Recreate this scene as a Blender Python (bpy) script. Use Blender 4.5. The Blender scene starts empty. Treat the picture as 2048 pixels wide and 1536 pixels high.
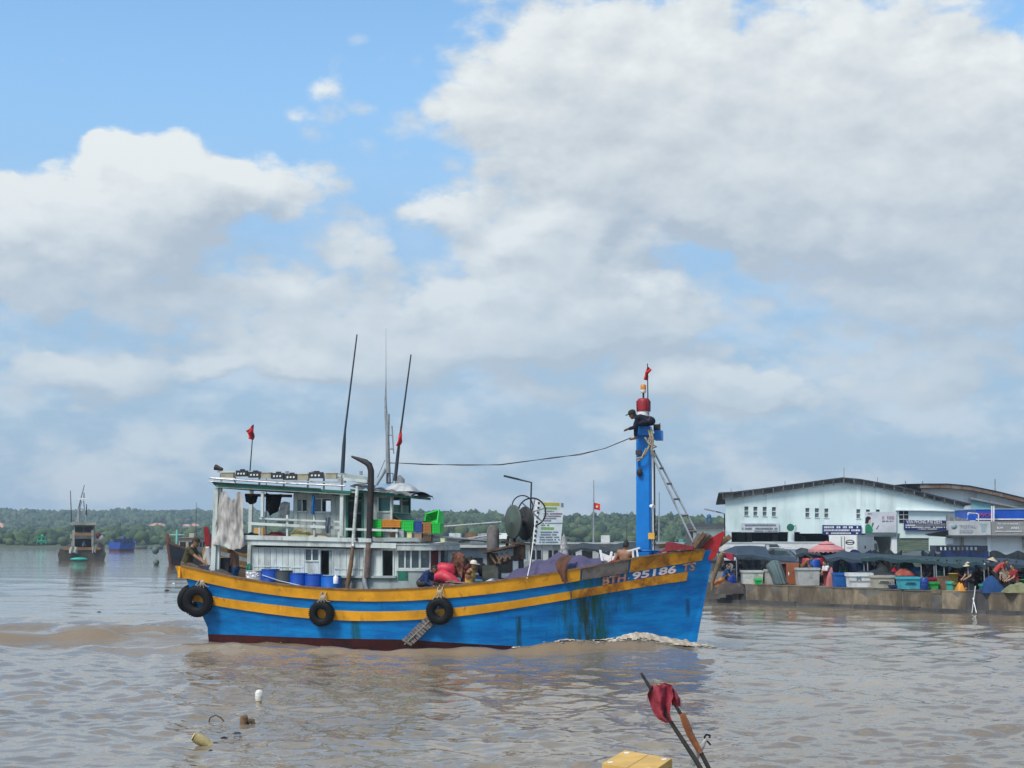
import bpy, bmesh, math, random
import numpy as np
from mathutils import Vector, Matrix, Euler, noise as mnoise
random.seed(7); np.random.seed(7)
R = math.radians
SC = bpy.context.scene
COL = SC.collection
# ------------------------------------------------------------------ camera, light, exposure
CAM_H, FPX, HOR = 3.35, 2974.0, 1072.0            # eye height (m), focal length in photo pixels, horizon row
PITCH = math.atan((HOR-768)/FPX)
cam = bpy.data.cameras.new('camera'); camo = bpy.data.objects.new('camera', cam); COL.objects.link(camo)
cam.sensor_width = 36; cam.lens = FPX/2048*36; cam.clip_start = .1; cam.clip_end = 30000
camo.location = (0, 0, CAM_H); camo.rotation_euler = (math.pi/2+PITCH, 0, 0)
SC.camera = camo
SC.view_settings.view_transform = 'Standard'; SC.view_settings.look = 'None'
SC.view_settings.gamma = 1; SC.view_settings.use_curve_mapping = False
SC.view_settings.exposure = 0.5
SC.cycles.max_bounces = 6; SC.cycles.volume_bounces = 0; SC.cycles.use_denoising = True
SUN_EL, SUN_AZ = 52, 222                            # azimuth clockwise from +Y: behind the camera, to its left
SUN_DIR = Vector((math.sin(R(SUN_AZ))*math.cos(R(SUN_EL)), math.cos(R(SUN_AZ))*math.cos(R(SUN_EL)), math.sin(R(SUN_EL))))
sun = bpy.data.lights.new('sun', 'SUN'); suno = bpy.data.objects.new('sun', sun); COL.objects.link(suno)
sun.energy = 2.4; sun.angle = R(16); sun.color = (1, .95, .88)
suno.rotation_euler = SUN_DIR.to_track_quat('Z', 'Y').to_euler(); suno.location = (0, 0, 60)

class NT:
    """small helper to write node trees"""
    def __init__(s, t): s.t = t; s.n = t.nodes; s.l = t.links
    def new(s, k, **kw):
        n = s.n.new(k)
        for a, b in kw.items(): setattr(n, a, b)
        return n
    def put(s, sock, v):
        if hasattr(v, 'is_output'): s.l.new(v, sock)
        elif v is not None: sock.default_value = v
    def math(s, op, a, b=None, c=None, clamp=False):
        n = s.new('ShaderNodeMath', operation=op, use_clamp=clamp)
        for i, x in enumerate((a, b, c)): s.put(n.inputs[i], x)
        return n.outputs[0]
    def vec(s, op, a, b=None, c=None):
        n = s.new('ShaderNodeVectorMath', operation=op)
        for i, x in enumerate((a, b, c)): s.put(n.inputs[i], x)
        return n.outputs['Value'] if op in ('DOT_PRODUCT', 'LENGTH') else n.outputs[0]
    def noise(s, v, scale, detail=3, rough=.5, out='Fac', dist=0):
        n = s.new('ShaderNodeTexNoise'); s.put(n.inputs['Vector'], v)
        n.inputs['Scale'].default_value = scale; n.inputs['Detail'].default_value = detail
        n.inputs['Roughness'].default_value = rough; n.inputs['Distortion'].default_value = dist
        return n.outputs[0 if out == 'Fac' else 1]
    def ramp(s, x, a, b, lo=0., hi=1., smooth=True):
        n = s.new('ShaderNodeMapRange', interpolation_type='SMOOTHSTEP' if smooth else 'LINEAR', clamp=True)
        s.put(n.inputs[0], x)
        for i, y in zip((1, 2, 3, 4), (a, b, lo, hi)): s.put(n.inputs[i], y)
        return n.outputs[0]
    def mix(s, f, a, b, blend='MIX'):
        n = s.new('ShaderNodeMix', data_type='RGBA', blend_type=blend)
        s.put(n.inputs[0], f); s.put(n.inputs[6], c4(a)); s.put(n.inputs[7], c4(b))
        return n.outputs[2]
    def xyz(s, x, y, z):
        n = s.new('ShaderNodeCombineXYZ')
        for i, q in enumerate((x, y, z)): s.put(n.inputs[i], q)
        return n.outputs[0]
    def sep(s, v):
        n = s.new('ShaderNodeSeparateXYZ'); s.put(n.inputs[0], v); return n.outputs
def c4(c):
    if hasattr(c, 'is_output'): return c
    return (c[0], c[1], c[2], 1)

# ------------------------------------------------------------------ sky: clear Nishita sky behind procedural cumulus
# blobs of cumulus: (azimuth, height above the horizon, half width, half height, weight), unit 100 photo pixels = 1.93 degrees
def blob(px, py, rx, ry, w=1.): return ((px-1024)/100, (HOR-py)/100, rx/100, ry/100, w)
BLOBS = [blob(*b) for b in (
    (200, 445, 170, 82, .95), (40, 455, 110, 66, .75), (215, 335, 60, 45, .8), (350, 370, 95, 70, .75), (510, 405, 120, 52, .74), (320, 520, 150, 60, .6),
    (70, 590, 240, 50, .5), (300, 650, 320, 55, .42), (120, 790, 260, 60, .45),
    (1480, 160, 470, 150, .95), (1330, 340, 300, 105, .8), (1650, 400, 400, 120, .95), (1900, 260, 260, 130, .6), (1010, 120, 150, 110, .4), (1980, 470, 200, 110, .7),
    (1960, 620, 330, 80, .65), (1750, 470, 180, 90, .35), (1900, 760, 300, 60, .5),
    (690, 530, 110, 70, .66), (870, 435, 85, 42, .6), (520, 590, 75, 40, .45), (1090, 540, 130, 90, .75), (1240, 640, 180, 58, 1.), (980, 650, 230, 70, .65),
    (800, 690, 330, 60, .6), (620, 745, 140, 32, .95), (1460, 752, 105, 34, 1.1), (1545, 775, 40, 25, .7), (420, 760, 70, 22, .6), (180, 780, 120, 40, .5), (1180, 800, 500, 50, .45), (1100, 480, 85, 45, .6), (1200, 590, 120, 45, .5), (640, 215, 60, 40, .28), (400, 300, 45, 40, .35))]
def cloud_group(full):
    g = bpy.data.node_groups.new('cloud_density', 'ShaderNodeTree')
    g.interface.new_socket('dir', in_out='INPUT', socket_type='NodeSocketVector')
    for k in ('d', 'soft')[:1+full]: g.interface.new_socket(k, in_out='OUTPUT', socket_type='NodeSocketFloat')
    T = NT(g); gi = T.new('NodeGroupInput').outputs[0]; go = T.new('NodeGroupOutput')
    d = T.vec('NORMALIZE', gi); x, y, z = T.sep(d)
    u = T.math('MULTIPLY', T.math('ARCTAN2', x, y), 29.74); v = T.math('MULTIPLY', T.math('ARCSINE', z), 29.74)
    q = T.vec('MULTIPLY', d, (1, 1, 1.7))
    p = T.xyz(u, v, 0.)
    w = T.noise(q, 9, 3, .5, 'Color')
    w = T.vec('MULTIPLY', T.vec('SUBTRACT', w, (.5, .5, .5)), (2.6, 1.9, 0))
    w2 = T.noise(q, 34, 4, .6, 'Color')
    w2 = T.vec('MULTIPLY', T.vec('SUBTRACT', w2, (.5, .5, .5)), (1.0, .9, 0))
    p = T.vec('ADD', T.vec('ADD', p, w), w2)
    acc = None
    for (cx, cy, sx, sy, wt) in BLOBS:
        e = T.vec('MULTIPLY_ADD', p, (1/sx, 1/sy, 0), (-cx/sx, -cy/sy, 0))
        e = T.math('EXPONENT', T.math('MULTIPLY', T.vec('DOT_PRODUCT', e, e), -.8))
        acc = T.math('MULTIPLY', e, wt) if acc is None else T.math('MULTIPLY_ADD', e, wt, acc)
    acc = T.math('MINIMUM', acc, T.math('MULTIPLY_ADD', acc, .35, .65))
    # away from the framed part the same broken cumulus goes on at random
    gen = T.ramp(T.noise(q, 5, 4, .55), .42, .68, 0, 1.1)
    away = T.math('MAXIMUM', T.ramp(T.math('ABSOLUTE', u), 11, 16), T.ramp(v, 11, 15))
    acc = T.math('ADD', T.math('MULTIPLY', acc, T.math('SUBTRACT', 1., away)), T.math('MULTIPLY', gen, away))
    if not full:
        T.put(go.inputs[0], T.math('MULTIPLY_ADD', T.math('SUBTRACT', T.noise(q, 15, 5, .58), .5), 1.0, acc)); return g
    T.put(go.inputs[1], T.math('MULTIPLY_ADD', T.math('SUBTRACT', T.noise(q, 15, 5, .58), .5), 1.0, acc))
    det = T.math('MULTIPLY', T.math('SUBTRACT', T.noise(q, 15, 9, .65), .5), 1.25)
    vn = T.new('ShaderNodeTexVoronoi'); T.put(vn.inputs['Vector'], T.vec('ADD', q, T.vec('MULTIPLY', w2, (.014, .014, .014)))); vn.inputs['Scale'].default_value = 40
    T.put(go.inputs[0], T.math('ADD', acc, T.math('MULTIPLY_ADD', T.math('SUBTRACT', .42, vn.outputs['Distance']), .42, det)))
    return g
W = bpy.data.worlds.new('World'); SC.world = W; W.use_nodes = True; W.node_tree.nodes.clear()
T = NT(W.node_tree)
sky = T.new('ShaderNodeTexSky', sky_type='NISHITA', sun_disc=False, sun_elevation=R(SUN_EL), sun_rotation=R(SUN_AZ), altitude=0, air_density=1.0, dust_density=.6, ozone_density=2.2)
dirn = T.new('ShaderNodeTexCoord').outputs['Generated']
dirn = T.vec('NORMALIZE', dirn); X, Y, Z = T.sep(dirn)
CG = cloud_group(True), cloud_group(False)
def dens(v, k):
    n = T.new('ShaderNodeGroup'); n.node_tree = CG[k]; T.put(n.inputs[0], v); return n.outputs
d0, s0 = dens(dirn, 0)
d1 = dens(T.vec('ADD', dirn, (-.008, 0, .013)), 1)[0]
d2 = dens(T.vec('ADD', dirn, (-.030, 0, .052)), 1)[0]
el = T.math('MULTIPLY', T.math('ARCSINE', Z), 29.74)
alpha = T.ramp(d0, .19, .62)
low = T.ramp(el, 0., 8.5, 1., 0.)
mid = T.ramp(el, 5., 11., 1., 0.)                    # milky air towards the horizon
lit = T.math('ADD', T.math('MULTIPLY', T.math('SUBTRACT', s0, d1), 1.15), T.math('MULTIPLY', T.math('SUBTRACT', s0, d2), .36))
lit = T.math('ADD', lit, .42, None, True)
SS = .15*2**.5                                       # background strength x exposure: colours below are given as they appear
def sc(*c): return tuple(x/SS for x in c)
cloud = T.mix(lit, sc(.46, .53, .61), sc(.85, .89, .89))
cloud = T.mix(T.math('MULTIPLY', low, .5), cloud, sc(.49, .58, .66))
clear = T.mix(T.math('MULTIPLY', mid, .8), T.vec('MULTIPLY', sky.outputs[0], (.84, 1.01, 1.02)), sc(.31, .52, .80))
mott = T.ramp(T.noise(T.vec('MULTIPLY', dirn, (1, 1, 2.1)), 17, 7, .58), .40, .66)
veil = T.mix(mott, sc(.37, .50, .63), sc(.62, .68, .73))
clear = T.mix(T.math('MULTIPLY', low, .9), clear, veil)
final = T.mix(T.math('MULTIPLY', alpha, T.math('MULTIPLY_ADD', low, -.35, .97)), clear, cloud)
bg = T.new('ShaderNodeBackground'); T.put(bg.inputs[0], final); bg.inputs[1].default_value = .15
T.l.new(bg.outputs[0], T.new('ShaderNodeOutputWorld').inputs[0])
W.cycles.sampling_method = 'MANUAL'; W.cycles.sample_map_resolution = 512

# ------------------------------------------------------------------ helpers: frames, mesh builder, materials
def ray(px, py):
    xr, yr = (px-1024)/FPX, (768-py)/FPX
    return Vector((xr, math.cos(PITCH)-yr*math.sin(PITCH), math.sin(PITCH)+yr*math.cos(PITCH)))
class Frame:
    """a local frame (x along, y away from the camera, z up from the water); p() puts a photo pixel on its plane y = v, g() on z = h"""
    def __init__(s, x, y, yaw):
        s.M = Matrix.Translation((x, y, 0)) @ Matrix.Rotation(yaw, 4, 'Z'); s.I = s.M.inverted(); s.yaw = yaw
        s.c = s.I @ Vector((0, 0, CAM_H))
    def d(s, px, py): return s.I.to_3x3() @ ray(px, py)
    def p(s, px, py, v=0.):
        d = s.d(px, py); t = (v-s.c.y)/d.y; return s.c + d*t
    def g(s, px, py, z):
        d = s.d(px, py); t = (z-s.c.z)/d.z; return s.c + d*t
WORLD = Frame(0, 0, 0)
BOAT = Frame(-1.78, 47.3, R(-12))
QUAY = Frame(10.05, 77.2, math.atan2(-13.7, 11.85))
BASE = {}
def root_of(o):
    while o.parent: o = o.parent
    return o
def tag(o, label=None, cat=None, group=None, kind=None):
    if label: o['label'] = label
    if cat: o['category'] = cat
    if group: o['group'] = group
    if kind: o['kind'] = kind
    return o
def thing(name, label, cat, fr, base, group=None):
    o = bpy.data.objects.new(name, None); COL.objects.link(o); o.empty_display_size = .2
    base = Vector(base); o.location = fr.M @ base; o.rotation_euler = (0, 0, fr.yaw)
    BASE[o.name] = (fr, base)
    return tag(o, label, cat, group)
def copy_thing(o, loc=None, rz=None, label=None, mats=None, scale=None):
    """a copy of a thing with its parts and sub-parts"""
    def cp(a, par):
        c = a.copy(); COL.objects.link(c)
        if par: c.parent = par
        if mats and c.type == 'MESH' and any(m and m.name in mats for m in c.data.materials):
            c.data = c.data.copy()
            for i, m in enumerate(c.data.materials):
                if m and m.name in mats: c.data.materials[i] = mats[m.name]
        for k in [x for x in a.children]: cp(k, c)
        return c
    r = cp(o, None)
    if loc is not None: r.location = loc
    if rz is not None: r.rotation_euler = (0, 0, rz)
    if label: r['label'] = label
    if scale: r.scale = scale if hasattr(scale, '__len__') else (scale,)*3
    return r
class MB:
    """collects shapes and links them as ONE mesh object"""
    def __init__(s): s.v = []; s.f = []; s.m = []; s.s = []; s.k = 0
    def mat(s, k): s.k = k; return s
    def add(s, vs, fs, smooth=False):
        n = len(s.v); s.v += [tuple(v) for v in vs]
        for f in fs: s.f.append([n+i for i in f]); s.m.append(s.k); s.s.append(smooth)
        return s
    def box(s, c, size, rot=None, taper=1.):
        a, b, h = size[0]/2, size[1]/2, size[2]/2
        vs = [Vector((x*a*(taper if z > 0 else 1), y*b*(taper if z > 0 else 1), z*h)) for z in (-1, 1) for x, y in ((-1, -1), (1, -1), (1, 1), (-1, 1))]
        if rot is not None:
            m = rot.to_matrix() if hasattr(rot, 'to_matrix') else rot
            vs = [m @ v for v in vs]
        c = Vector(c)
        return s.add([v+c for v in vs], [(3, 2, 1, 0), (4, 5, 6, 7), (0, 1, 5, 4), (1, 2, 6, 5), (2, 3, 7, 6), (3, 0, 4, 7)])
    def bar(s, a, b, w, h, up=(0, 0, 1)):
        a, b = Vector(a), Vector(b); d = b-a; L = d.length
        if L < 1e-6: return s
        x = d/L; y = Vector(up).cross(x)
        if y.length < 1e-4: y = Vector((0, 1, 0)).cross(x)
        y.normalize(); z = x.cross(y)
        return s.box((a+b)/2, (L, w, h), Matrix((x, y, z)).transposed())
    def tube(s, pts, r, n=6, cap=True, smooth=True):
        pts = [Vector(p) for p in pts]; N = len(pts)
        rs = r if hasattr(r, '__len__') else [r]*N
        vs = []; fs = []; ref = None
        for i, p in enumerate(pts):
            t = (pts[min(i+1, N-1)]-pts[max(i-1, 0)])
            t = t.normalized() if t.length > 1e-9 else Vector((0, 0, 1))
            if ref is None:
                ref = t.cross(Vector((0, 0, 1)))
                if ref.length < .05: ref = t.cross(Vector((0, 1, 0)))
            ref = (ref - t*ref.dot(t))
            if ref.length < 1e-5: ref = t.orthogonal()
            ref.normalize()
            b = t.cross(ref)
            for k in range(n):
                a = 2*math.pi*k/n; vs.append(p+(ref*math.cos(a)+b*math.sin(a))*rs[i])
        for i in range(N-1):
            for k in range(n): fs.append((i*n+k, i*n+(k+1) % n, (i+1)*n+(k+1) % n, (i+1)*n+k))
        s.add(vs, fs, smooth)
        if cap: s.add(vs[:n], [tuple(range(n-1, -1, -1))]); s.add(vs[-n:], [tuple(range(n))])
        return s
    def cyl(s, a, b, r0, r1=None, n=10, smooth=True): return s.tube([a, b], [r0, r0 if r1 is None else r1], n, True, smooth)
    def lathe(s, prof, base=(0, 0, 0), n=16, rot=None, smooth=True):
        base = Vector(base); vs = []
        for r, z in prof:
            for k in range(n):
                a = 2*math.pi*k/n; v = Vector((r*math.cos(a), r*math.sin(a), z)); vs.append(base+(rot @ v if rot is not None else v))
        fs = [(i*n+k, i*n+(k+1) % n, (i+1)*n+(k+1) % n, (i+1)*n+k) for i in range(len(prof)-1) for k in range(n)]
        s.add(vs, fs, smooth)
        if prof[0][0] > 1e-4: s.add(vs[:n], [tuple(range(n-1, -1, -1))])
        if prof[-1][0] > 1e-4: s.add(vs[-n:], [tuple(range(n))])
        return s
    def ball(s, c, r, n=10, m=7, rot=None):
        r = r if hasattr(r, '__len__') else (r,)*3; c = Vector(c); vs = []
        for i in range(m+1):
            th = math.pi*i/m
            for k in range(n):
                a = 2*math.pi*k/n; v = Vector((r[0]*math.sin(th)*math.cos(a), r[1]*math.sin(th)*math.sin(a), -r[2]*math.cos(th)))
                vs.append(c+(rot @ v if rot is not None else v))
        return s.add(vs, [(i*n+k, i*n+(k+1) % n, (i+1)*n+(k+1) % n, (i+1)*n+k) for i in range(m) for k in range(n)], True)
    def torus(s, c, R_, r, rot=None, n=28, m=12, ry=None):
        c = Vector(c); vs = []; ry = ry or r
        for i in range(n):
            a = 2*math.pi*i/n
            for k in range(m):
                b = 2*math.pi*k/m
                # squarish section of a tyre
                cb, sb = math.cos(b), math.sin(b); q = (abs(cb)**3+abs(sb)**3)**(-1/3)
                v = Vector(((R_+r*cb*q)*math.cos(a), ry*sb*q, (R_+r*cb*q)*math.sin(a))); vs.append(c+(rot @ v if rot is not None else v))
        return s.add(vs, [(i*m+k, i*m+(k+1) % m, ((i+1) % n)*m+(k+1) % m, ((i+1) % n)*m+k) for i in range(n) for k in range(m)], True)
    def prism(s, poly, ext):
        n = len(poly); ext = Vector(ext); a = [Vector(p) for p in poly]; b = [p+ext for p in a]
        s.add(a+b, [tuple(range(n-1, -1, -1)), tuple(range(n, 2*n))]+[(i, (i+1) % n, n+(i+1) % n, n+i) for i in range(n)])
        return s
    def sheet(s, fn, nu, nv, thick=None, smooth=True):
        P = [[Vector(fn(i/nu, j/nv)) for j in range(nv+1)] for i in range(nu+1)]
        vs = [p for r in P for p in r]; w = nv+1
        fs = [(i*w+j, (i+1)*w+j, (i+1)*w+j+1, i*w+j+1) for i in range(nu) for j in range(nv)]
        s.add(vs, fs, smooth)
        if thick is not None:
            t = Vector(thick); vb = [p+t for p in vs]
            s.add(vb, [f[::-1] for f in fs], smooth)
            rim = [i*w for i in range(nu+1)]+[nu*w+j for j in range(1, nv+1)]+[i*w+nv for i in range(nu-1, -1, -1)]+[j for j in range(nv-1, 0, -1)]
            n = len(rim)
            s.add([vs[k] for k in rim]+[vb[k] for k in rim], [(i, (i+1) % n, n+(i+1) % n, n+i) for i in range(n)])
        return s
    def mesh(s, name, mats, off=Vector((0, 0, 0))):
        me = bpy.data.meshes.new(name)
        vs = [(v[0]-off[0], v[1]-off[1], v[2]-off[2]) for v in s.v]
        me.from_pydata(vs, [], s.f)
        for m in (mats if isinstance(mats, (list, tuple)) else [mats]): me.materials.append(m)
        me.polygons.foreach_set('material_index', s.m); me.polygons.foreach_set('use_smooth', s.s)
        me.update(); return me
    def build(s, name, mats, parent, label=None):
        fr, base = BASE[root_of(parent).name]
        o = bpy.data.objects.new(name, s.mesh(name, mats, base)); COL.objects.link(o); o.parent = parent
        if label: o['label'] = label
        return o
    def one(s, name, mats, fr, base, label, cat, group=None):
        base = Vector(base); o = bpy.data.objects.new(name, s.mesh(name, mats, base)); COL.objects.link(o)
        o.location = fr.M @ base; o.rotation_euler = (0, 0, fr.yaw); BASE[o.name] = (fr, base)
        return tag(o, label, cat, group)
    def setting(s, name, mats, kind='structure', fr=None, parent=None):
        o = bpy.data.objects.new(name, s.mesh(name, mats)); COL.objects.link(o)
        if fr: o.location = fr.M.translation; o.rotation_euler = (0, 0, fr.yaw)
        if parent: o.parent = parent
        else: o['kind'] = kind
        BASE[o.name] = (fr or WORLD, Vector((0, 0, 0)))
        return o
MATS = {}
def mat(name, col, rough=.6, metal=0., var=.12, dirt=None, amt=.35, dscale=2.5, streak=1., bump=.15, bscale=30, spec=.4, trans=0., ior=1.45, alpha=None):
    """painted, worn surface: base colour, broad tone variation, patches of dirt (streak < 1 runs them down), fine bump"""
    if name in MATS: return MATS[name]
    m = bpy.data.materials.new(name); m.use_nodes = True; m.node_tree.nodes.clear(); T = NT(m.node_tree)
    b = T.new('ShaderNodeBsdfPrincipled'); out = T.new('ShaderNodeOutputMaterial'); T.l.new(b.outputs[0], out.inputs[0])
    co = T.new('ShaderNodeTexCoord').outputs['Object']
    rnd = T.new('ShaderNodeObjectInfo').outputs['Random']
    co = T.vec('ADD', co, T.xyz(T.math('MULTIPLY', rnd, 37.), T.math('MULTIPLY', rnd, 11.), 0.))
    n1 = T.noise(co, dscale*.45, 4, .6)
    c = T.mix(T.ramp(n1, .3, .7), tuple(x*(1-var) for x in col), tuple(min(1, x*(1+var)) for x in col))
    if dirt:
        q = T.vec('MULTIPLY', co, (1, 1, streak))
        n2 = T.noise(q, dscale, 7, .68)
        f = T.ramp(n2, .66-amt*.5, .80-amt*.25)
        c = T.mix(T.math('MULTIPLY', f, .85), c, dirt)
        rr = T.ramp(f, 0, 1, rough, min(1, rough+.2)); T.put(b.inputs['Roughness'], rr)
    else: b.inputs['Roughness'].default_value = rough
    T.put(b.inputs['Base Color'], c)
    b.inputs['Metallic'].default_value = metal; b.inputs['Specular IOR Level'].default_value = spec
    if trans: b.inputs['Transmission Weight'].default_value = trans; b.inputs['IOR'].default_value = ior
    if bump:
        bn = T.new('ShaderNodeBump'); bn.inputs['Strength'].default_value = bump; bn.inputs['Distance'].default_value = .02
        T.put(bn.inputs['Height'], T.noise(co, bscale, 4, .6)); T.l.new(bn.outputs[0], b.inputs['Normal'])
    MATS[name] = m; return m
def lerp(a, b, t): return a+(b-a)*t
def interp(tab, x): return float(np.interp(x, [t[0] for t in tab], [t[1] for t in tab]))
def text_mb(mb, txt, size, place, depth=.01, align='LEFT', xs=1.0, track=1.0, font_shear=0):
    """letters as thin solid shapes; place(x, y, z) maps the flat text into the scene"""
    cu = bpy.data.curves.new('letters', 'FONT'); cu.body = txt; cu.size = size; cu.extrude = depth/2; cu.align_x = align; cu.resolution_u = 3
    cu.space_character = track; cu.offset = size*.012
    o = bpy.data.objects.new('letters', cu); COL.objects.link(o)
    dg = bpy.context.evaluated_depsgraph_get(); me = bpy.data.meshes.new_from_object(o.evaluated_get(dg))
    mb.add([place(v.co.x*xs, v.co.y, v.co.z) for v in me.vertices], [list(p.vertices) for p in me.polygons])
    bpy.data.objects.remove(o); bpy.data.curves.remove(cu); bpy.data.meshes.remove(me)
    return mb

# ------------------------------------------------------------------ hull lines of the main boat, read off the photograph
def bow_s(t):   # half beam at the sheer, t = 0 stern .. 1 stem
    return 2.3*interp(((0, .80), (.12, .90), (.3, .985), (.5, 1.), (.65, .95), (.78, .80), (.88, .56), (.95, .30), (1, .035)), t)
def bow_w(t):   # half beam near the water
    return 2.1*interp(((0, .62), (.12, .80), (.3, .96), (.5, .97), (.65, .84), (.78, .60), (.88, .34), (.95, .15), (1, .02)), t)
STEM = [(-.8, 0), (0, 0), (1, 0), (2, 0), (3, 0), (3.6, 0)]
def _stem():
    out = []
    for px, py in ((1378, 1330), (1391, 1280), (1404, 1210), (1415, 1150), (1424, 1110), (1447, 1062)):
        p = BOAT.p(px, py, 0); out.append((p.z, p.x))
    return sorted(out)
STEM = _stem()
def _stern():
    out = []
    for px, py in ((404, 1256), (376, 1180), (364, 1132)):
        p = BOAT.p(px, py, -1.8); out.append((p.z, p.x))
    return sorted(out)
STERN = _stern()
def u_of(t, z): return lerp(interp(STERN, z), interp(STEM, z), t)
def hull_b(t, z):
    zs = sheer(t) if SHEER else 2.
    k = min(1.15, max(0., (z-.0)/max(zs, .3)))
    w, s = bow_w(t), bow_s(t)
    b = w+(s-w)*k**1.25
    if z < 0: b *= 1-.35*min(1, -z/.8)
    return b
SHEER = None
def sheer(t): return interp(SHEER, t)
def trace(pts):
    """(t, z) of a curve painted on the near side of the hull"""
    out = []
    for px, py in pts:
        t = .5; p = None
        for _ in range(14):
            z = p.z if p is not None else 1.5
            p = BOAT.p(px, py, -hull_b(t, z))
            a, b = interp(STERN, p.z), interp(STEM, p.z); t = min(1, max(0, (p.x-a)/(b-a)))
        out.append((t, p.z))
    return sorted(out)
_top = ((365, 1133), (420, 1147), (500, 1163), (600, 1176), (720, 1183), (830, 1180), (950, 1170), (1060, 1155), (1170, 1138), (1255, 1120), (1330, 1107), (1420, 1099))
for _ in range(2): SHEER = trace(_top)
SHEER = trace(_top)
def smooth_tab(tab, n=60):
    ts = np.linspace(0, 1, n+1); z = np.interp(ts, [a for a, _ in tab], [b for _, b in tab])
    for _ in range(14): z[1:-1] = (z[:-2]+2*z[1:-1]+z[2:])/4
    return list(zip(ts, z))
SHEER = smooth_tab(SHEER)
C1 = smooth_tab(trace(((372, 1156), (420, 1168), (500, 1184), (600, 1197), (720, 1204), (830, 1202), (950, 1192), (1060, 1178), (1210, 1153), (1300, 1138), (1420, 1118))))
C2 = smooth_tab(trace(((380, 1184), (430, 1195), (600, 1216), (720, 1224), (840, 1222), (950, 1212), (1060, 1197), (1210, 1170), (1320, 1151), (1416, 1138))))
C3 = smooth_tab(trace(((385, 1202), (430, 1212), (600, 1236), (720, 1243), (840, 1240), (950, 1230), (1060, 1212), (1210, 1187), (1320, 1168), (1412, 1156))))
C4 = smooth_tab(trace(((400, 1268), (430, 1268), (500, 1271), (600, 1275), (720, 1278), (830, 1279), (920, 1287), (1060, 1293), (1150, 1297), (1390, 1305))))
def side(t, z, out=0.): return Vector((u_of(t, z), -(hull_b(t, z)+out), z))
def t_of_u(u, z): a, b = interp(STERN, z), interp(STEM, z); return (u-a)/(b-a)

# ------------------------------------------------------------------ water
def water_height(x, y, lam_min):
    """wind chop, plus the bow wave and the wake of the passing boat; returns height and foam"""
    rng = np.random.RandomState(11); h = np.zeros_like(x)
    patch = .5+.5*np.sin(.21*x+.13*y+1.3*np.sin(.11*y-.05*x))*np.sin(.17*y-.09*x+2+np.sin(.13*x))
    for lam in np.geomspace(.19, 7.5, 76):
        a = R(-115)+rng.normal(0, .75); k = 2*math.pi/lam; ph = rng.uniform(0, 6.28)
        amp = .0066*lam**.82*(1 if lam < .7 else (.7/lam)**.62)
        if lam < .34: amp *= .6
        fade = np.clip((lam/lam_min-2.)/2., 0, 1)
        s = np.sin(k*(math.cos(a)*x+math.sin(a)*y)+ph+.6*np.sin(.9/lam*x*.7+1.1/lam*y*.5+ph*3))
        h += amp*fade*s*((.45+.9*patch) if lam < 1.2 else 1.)
    M = np.array(BOAT.I); u = M[0, 0]*x+M[0, 1]*y+M[0, 3]; v = M[1, 0]*x+M[1, 1]*y+M[1, 3]
    ub, us = interp(STEM, 0), interp(STERN, 0)
    s = ub-u; w = np.interp(np.clip((u-us)/(ub-us), 0, 1), np.linspace(0, 1, 30), [bow_w(t) for t in np.linspace(0, 1, 30)])
    near = v < 0; av = np.abs(v); off = av-w
    n1 = np.sin(1.9*x+.7*y)*.5+np.sin(.8*x-1.7*y+1)*.5; n2 = np.sin(5.1*x+2.2*y+np.sin(2*y))*.5+np.sin(3.7*x-4.9*y)*.5
    # along the side: crest at the bow, trough forward of midships, swell amidships, trough aft, stern wave
    prof = np.interp(s, [-2.5, -.6, .2, 1.5, 3, 5.2, 7, 9, 11.5, 14, 16, 17.6, 19, 22, 26, 32], [0, .03, .17, .19, .10, -.34, -.37, -.13, .05, .04, .06, .14, .16, .06, .05, 0])
    fall = np.exp(-np.clip(off, 0, None)/(.9+.05*np.clip(s, 0, 20)))
    h += prof*fall*(1+.25*n1)
    for j, (sh, am) in enumerate(((0, .25), (2.1, .20), (4.6, .16), (7.5, .07), (16.0, .30), (18.6, .24), (21.5, .15))):      # diverging waves
        c = .30*(s-sh)-.1; e = (off-c)/(.33+.028*np.clip(s-sh, 0, 60))
        h += am*np.exp(-e*e)*np.clip((s-sh)/2., 0, 1)*np.exp(-np.clip(s-sh, 0, None)/24)*(1+.4*n1)
        h -= .6*am*np.exp(-(e+1.7)**2)*np.clip((s-sh)/2., 0, 1)*np.exp(-np.clip(s-sh, 0, None)/24)
    aft = np.clip((s-17)/1.5, 0, 1)*np.exp(-np.clip(s-17, 0, None)/22)
    h += aft*np.exp(-(av/2.6)**2)*(.09*np.sin(1.5*(s-17))+.06*n1+.035*n2)
    foam = np.exp(-((off-.15)/.48)**2)*np.clip((s+1.0)/.8, 0, 1)*np.clip(1-(s-1.)/4.6, 0, 1)*1.5
    foam += np.exp(-((off-.29*s+.05)/.20)**2)*np.clip(s/1.5, 0, 1)*np.exp(-np.clip(s-2, 0, None)/4)*.95
    foam += np.exp(-(off/.17)**2)*np.clip(s/3, 0, 1)*np.clip((17.5-s)/3, 0, 1)*.55
    foam += aft*np.exp(-(av/1.9)**2)*.50
    churn = np.exp(-(np.clip(off, 0, None)/3.0)**2)*np.clip((s+1)/3, 0, 1)*np.exp(-np.clip(s-16, 0, None)/14)*near+aft*np.exp(-(av/3.)**2)*.8
    water_height.churn = np.clip(churn*(1+.35*n1), 0, 1)
    return h, np.clip(foam, 0, 1)
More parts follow.
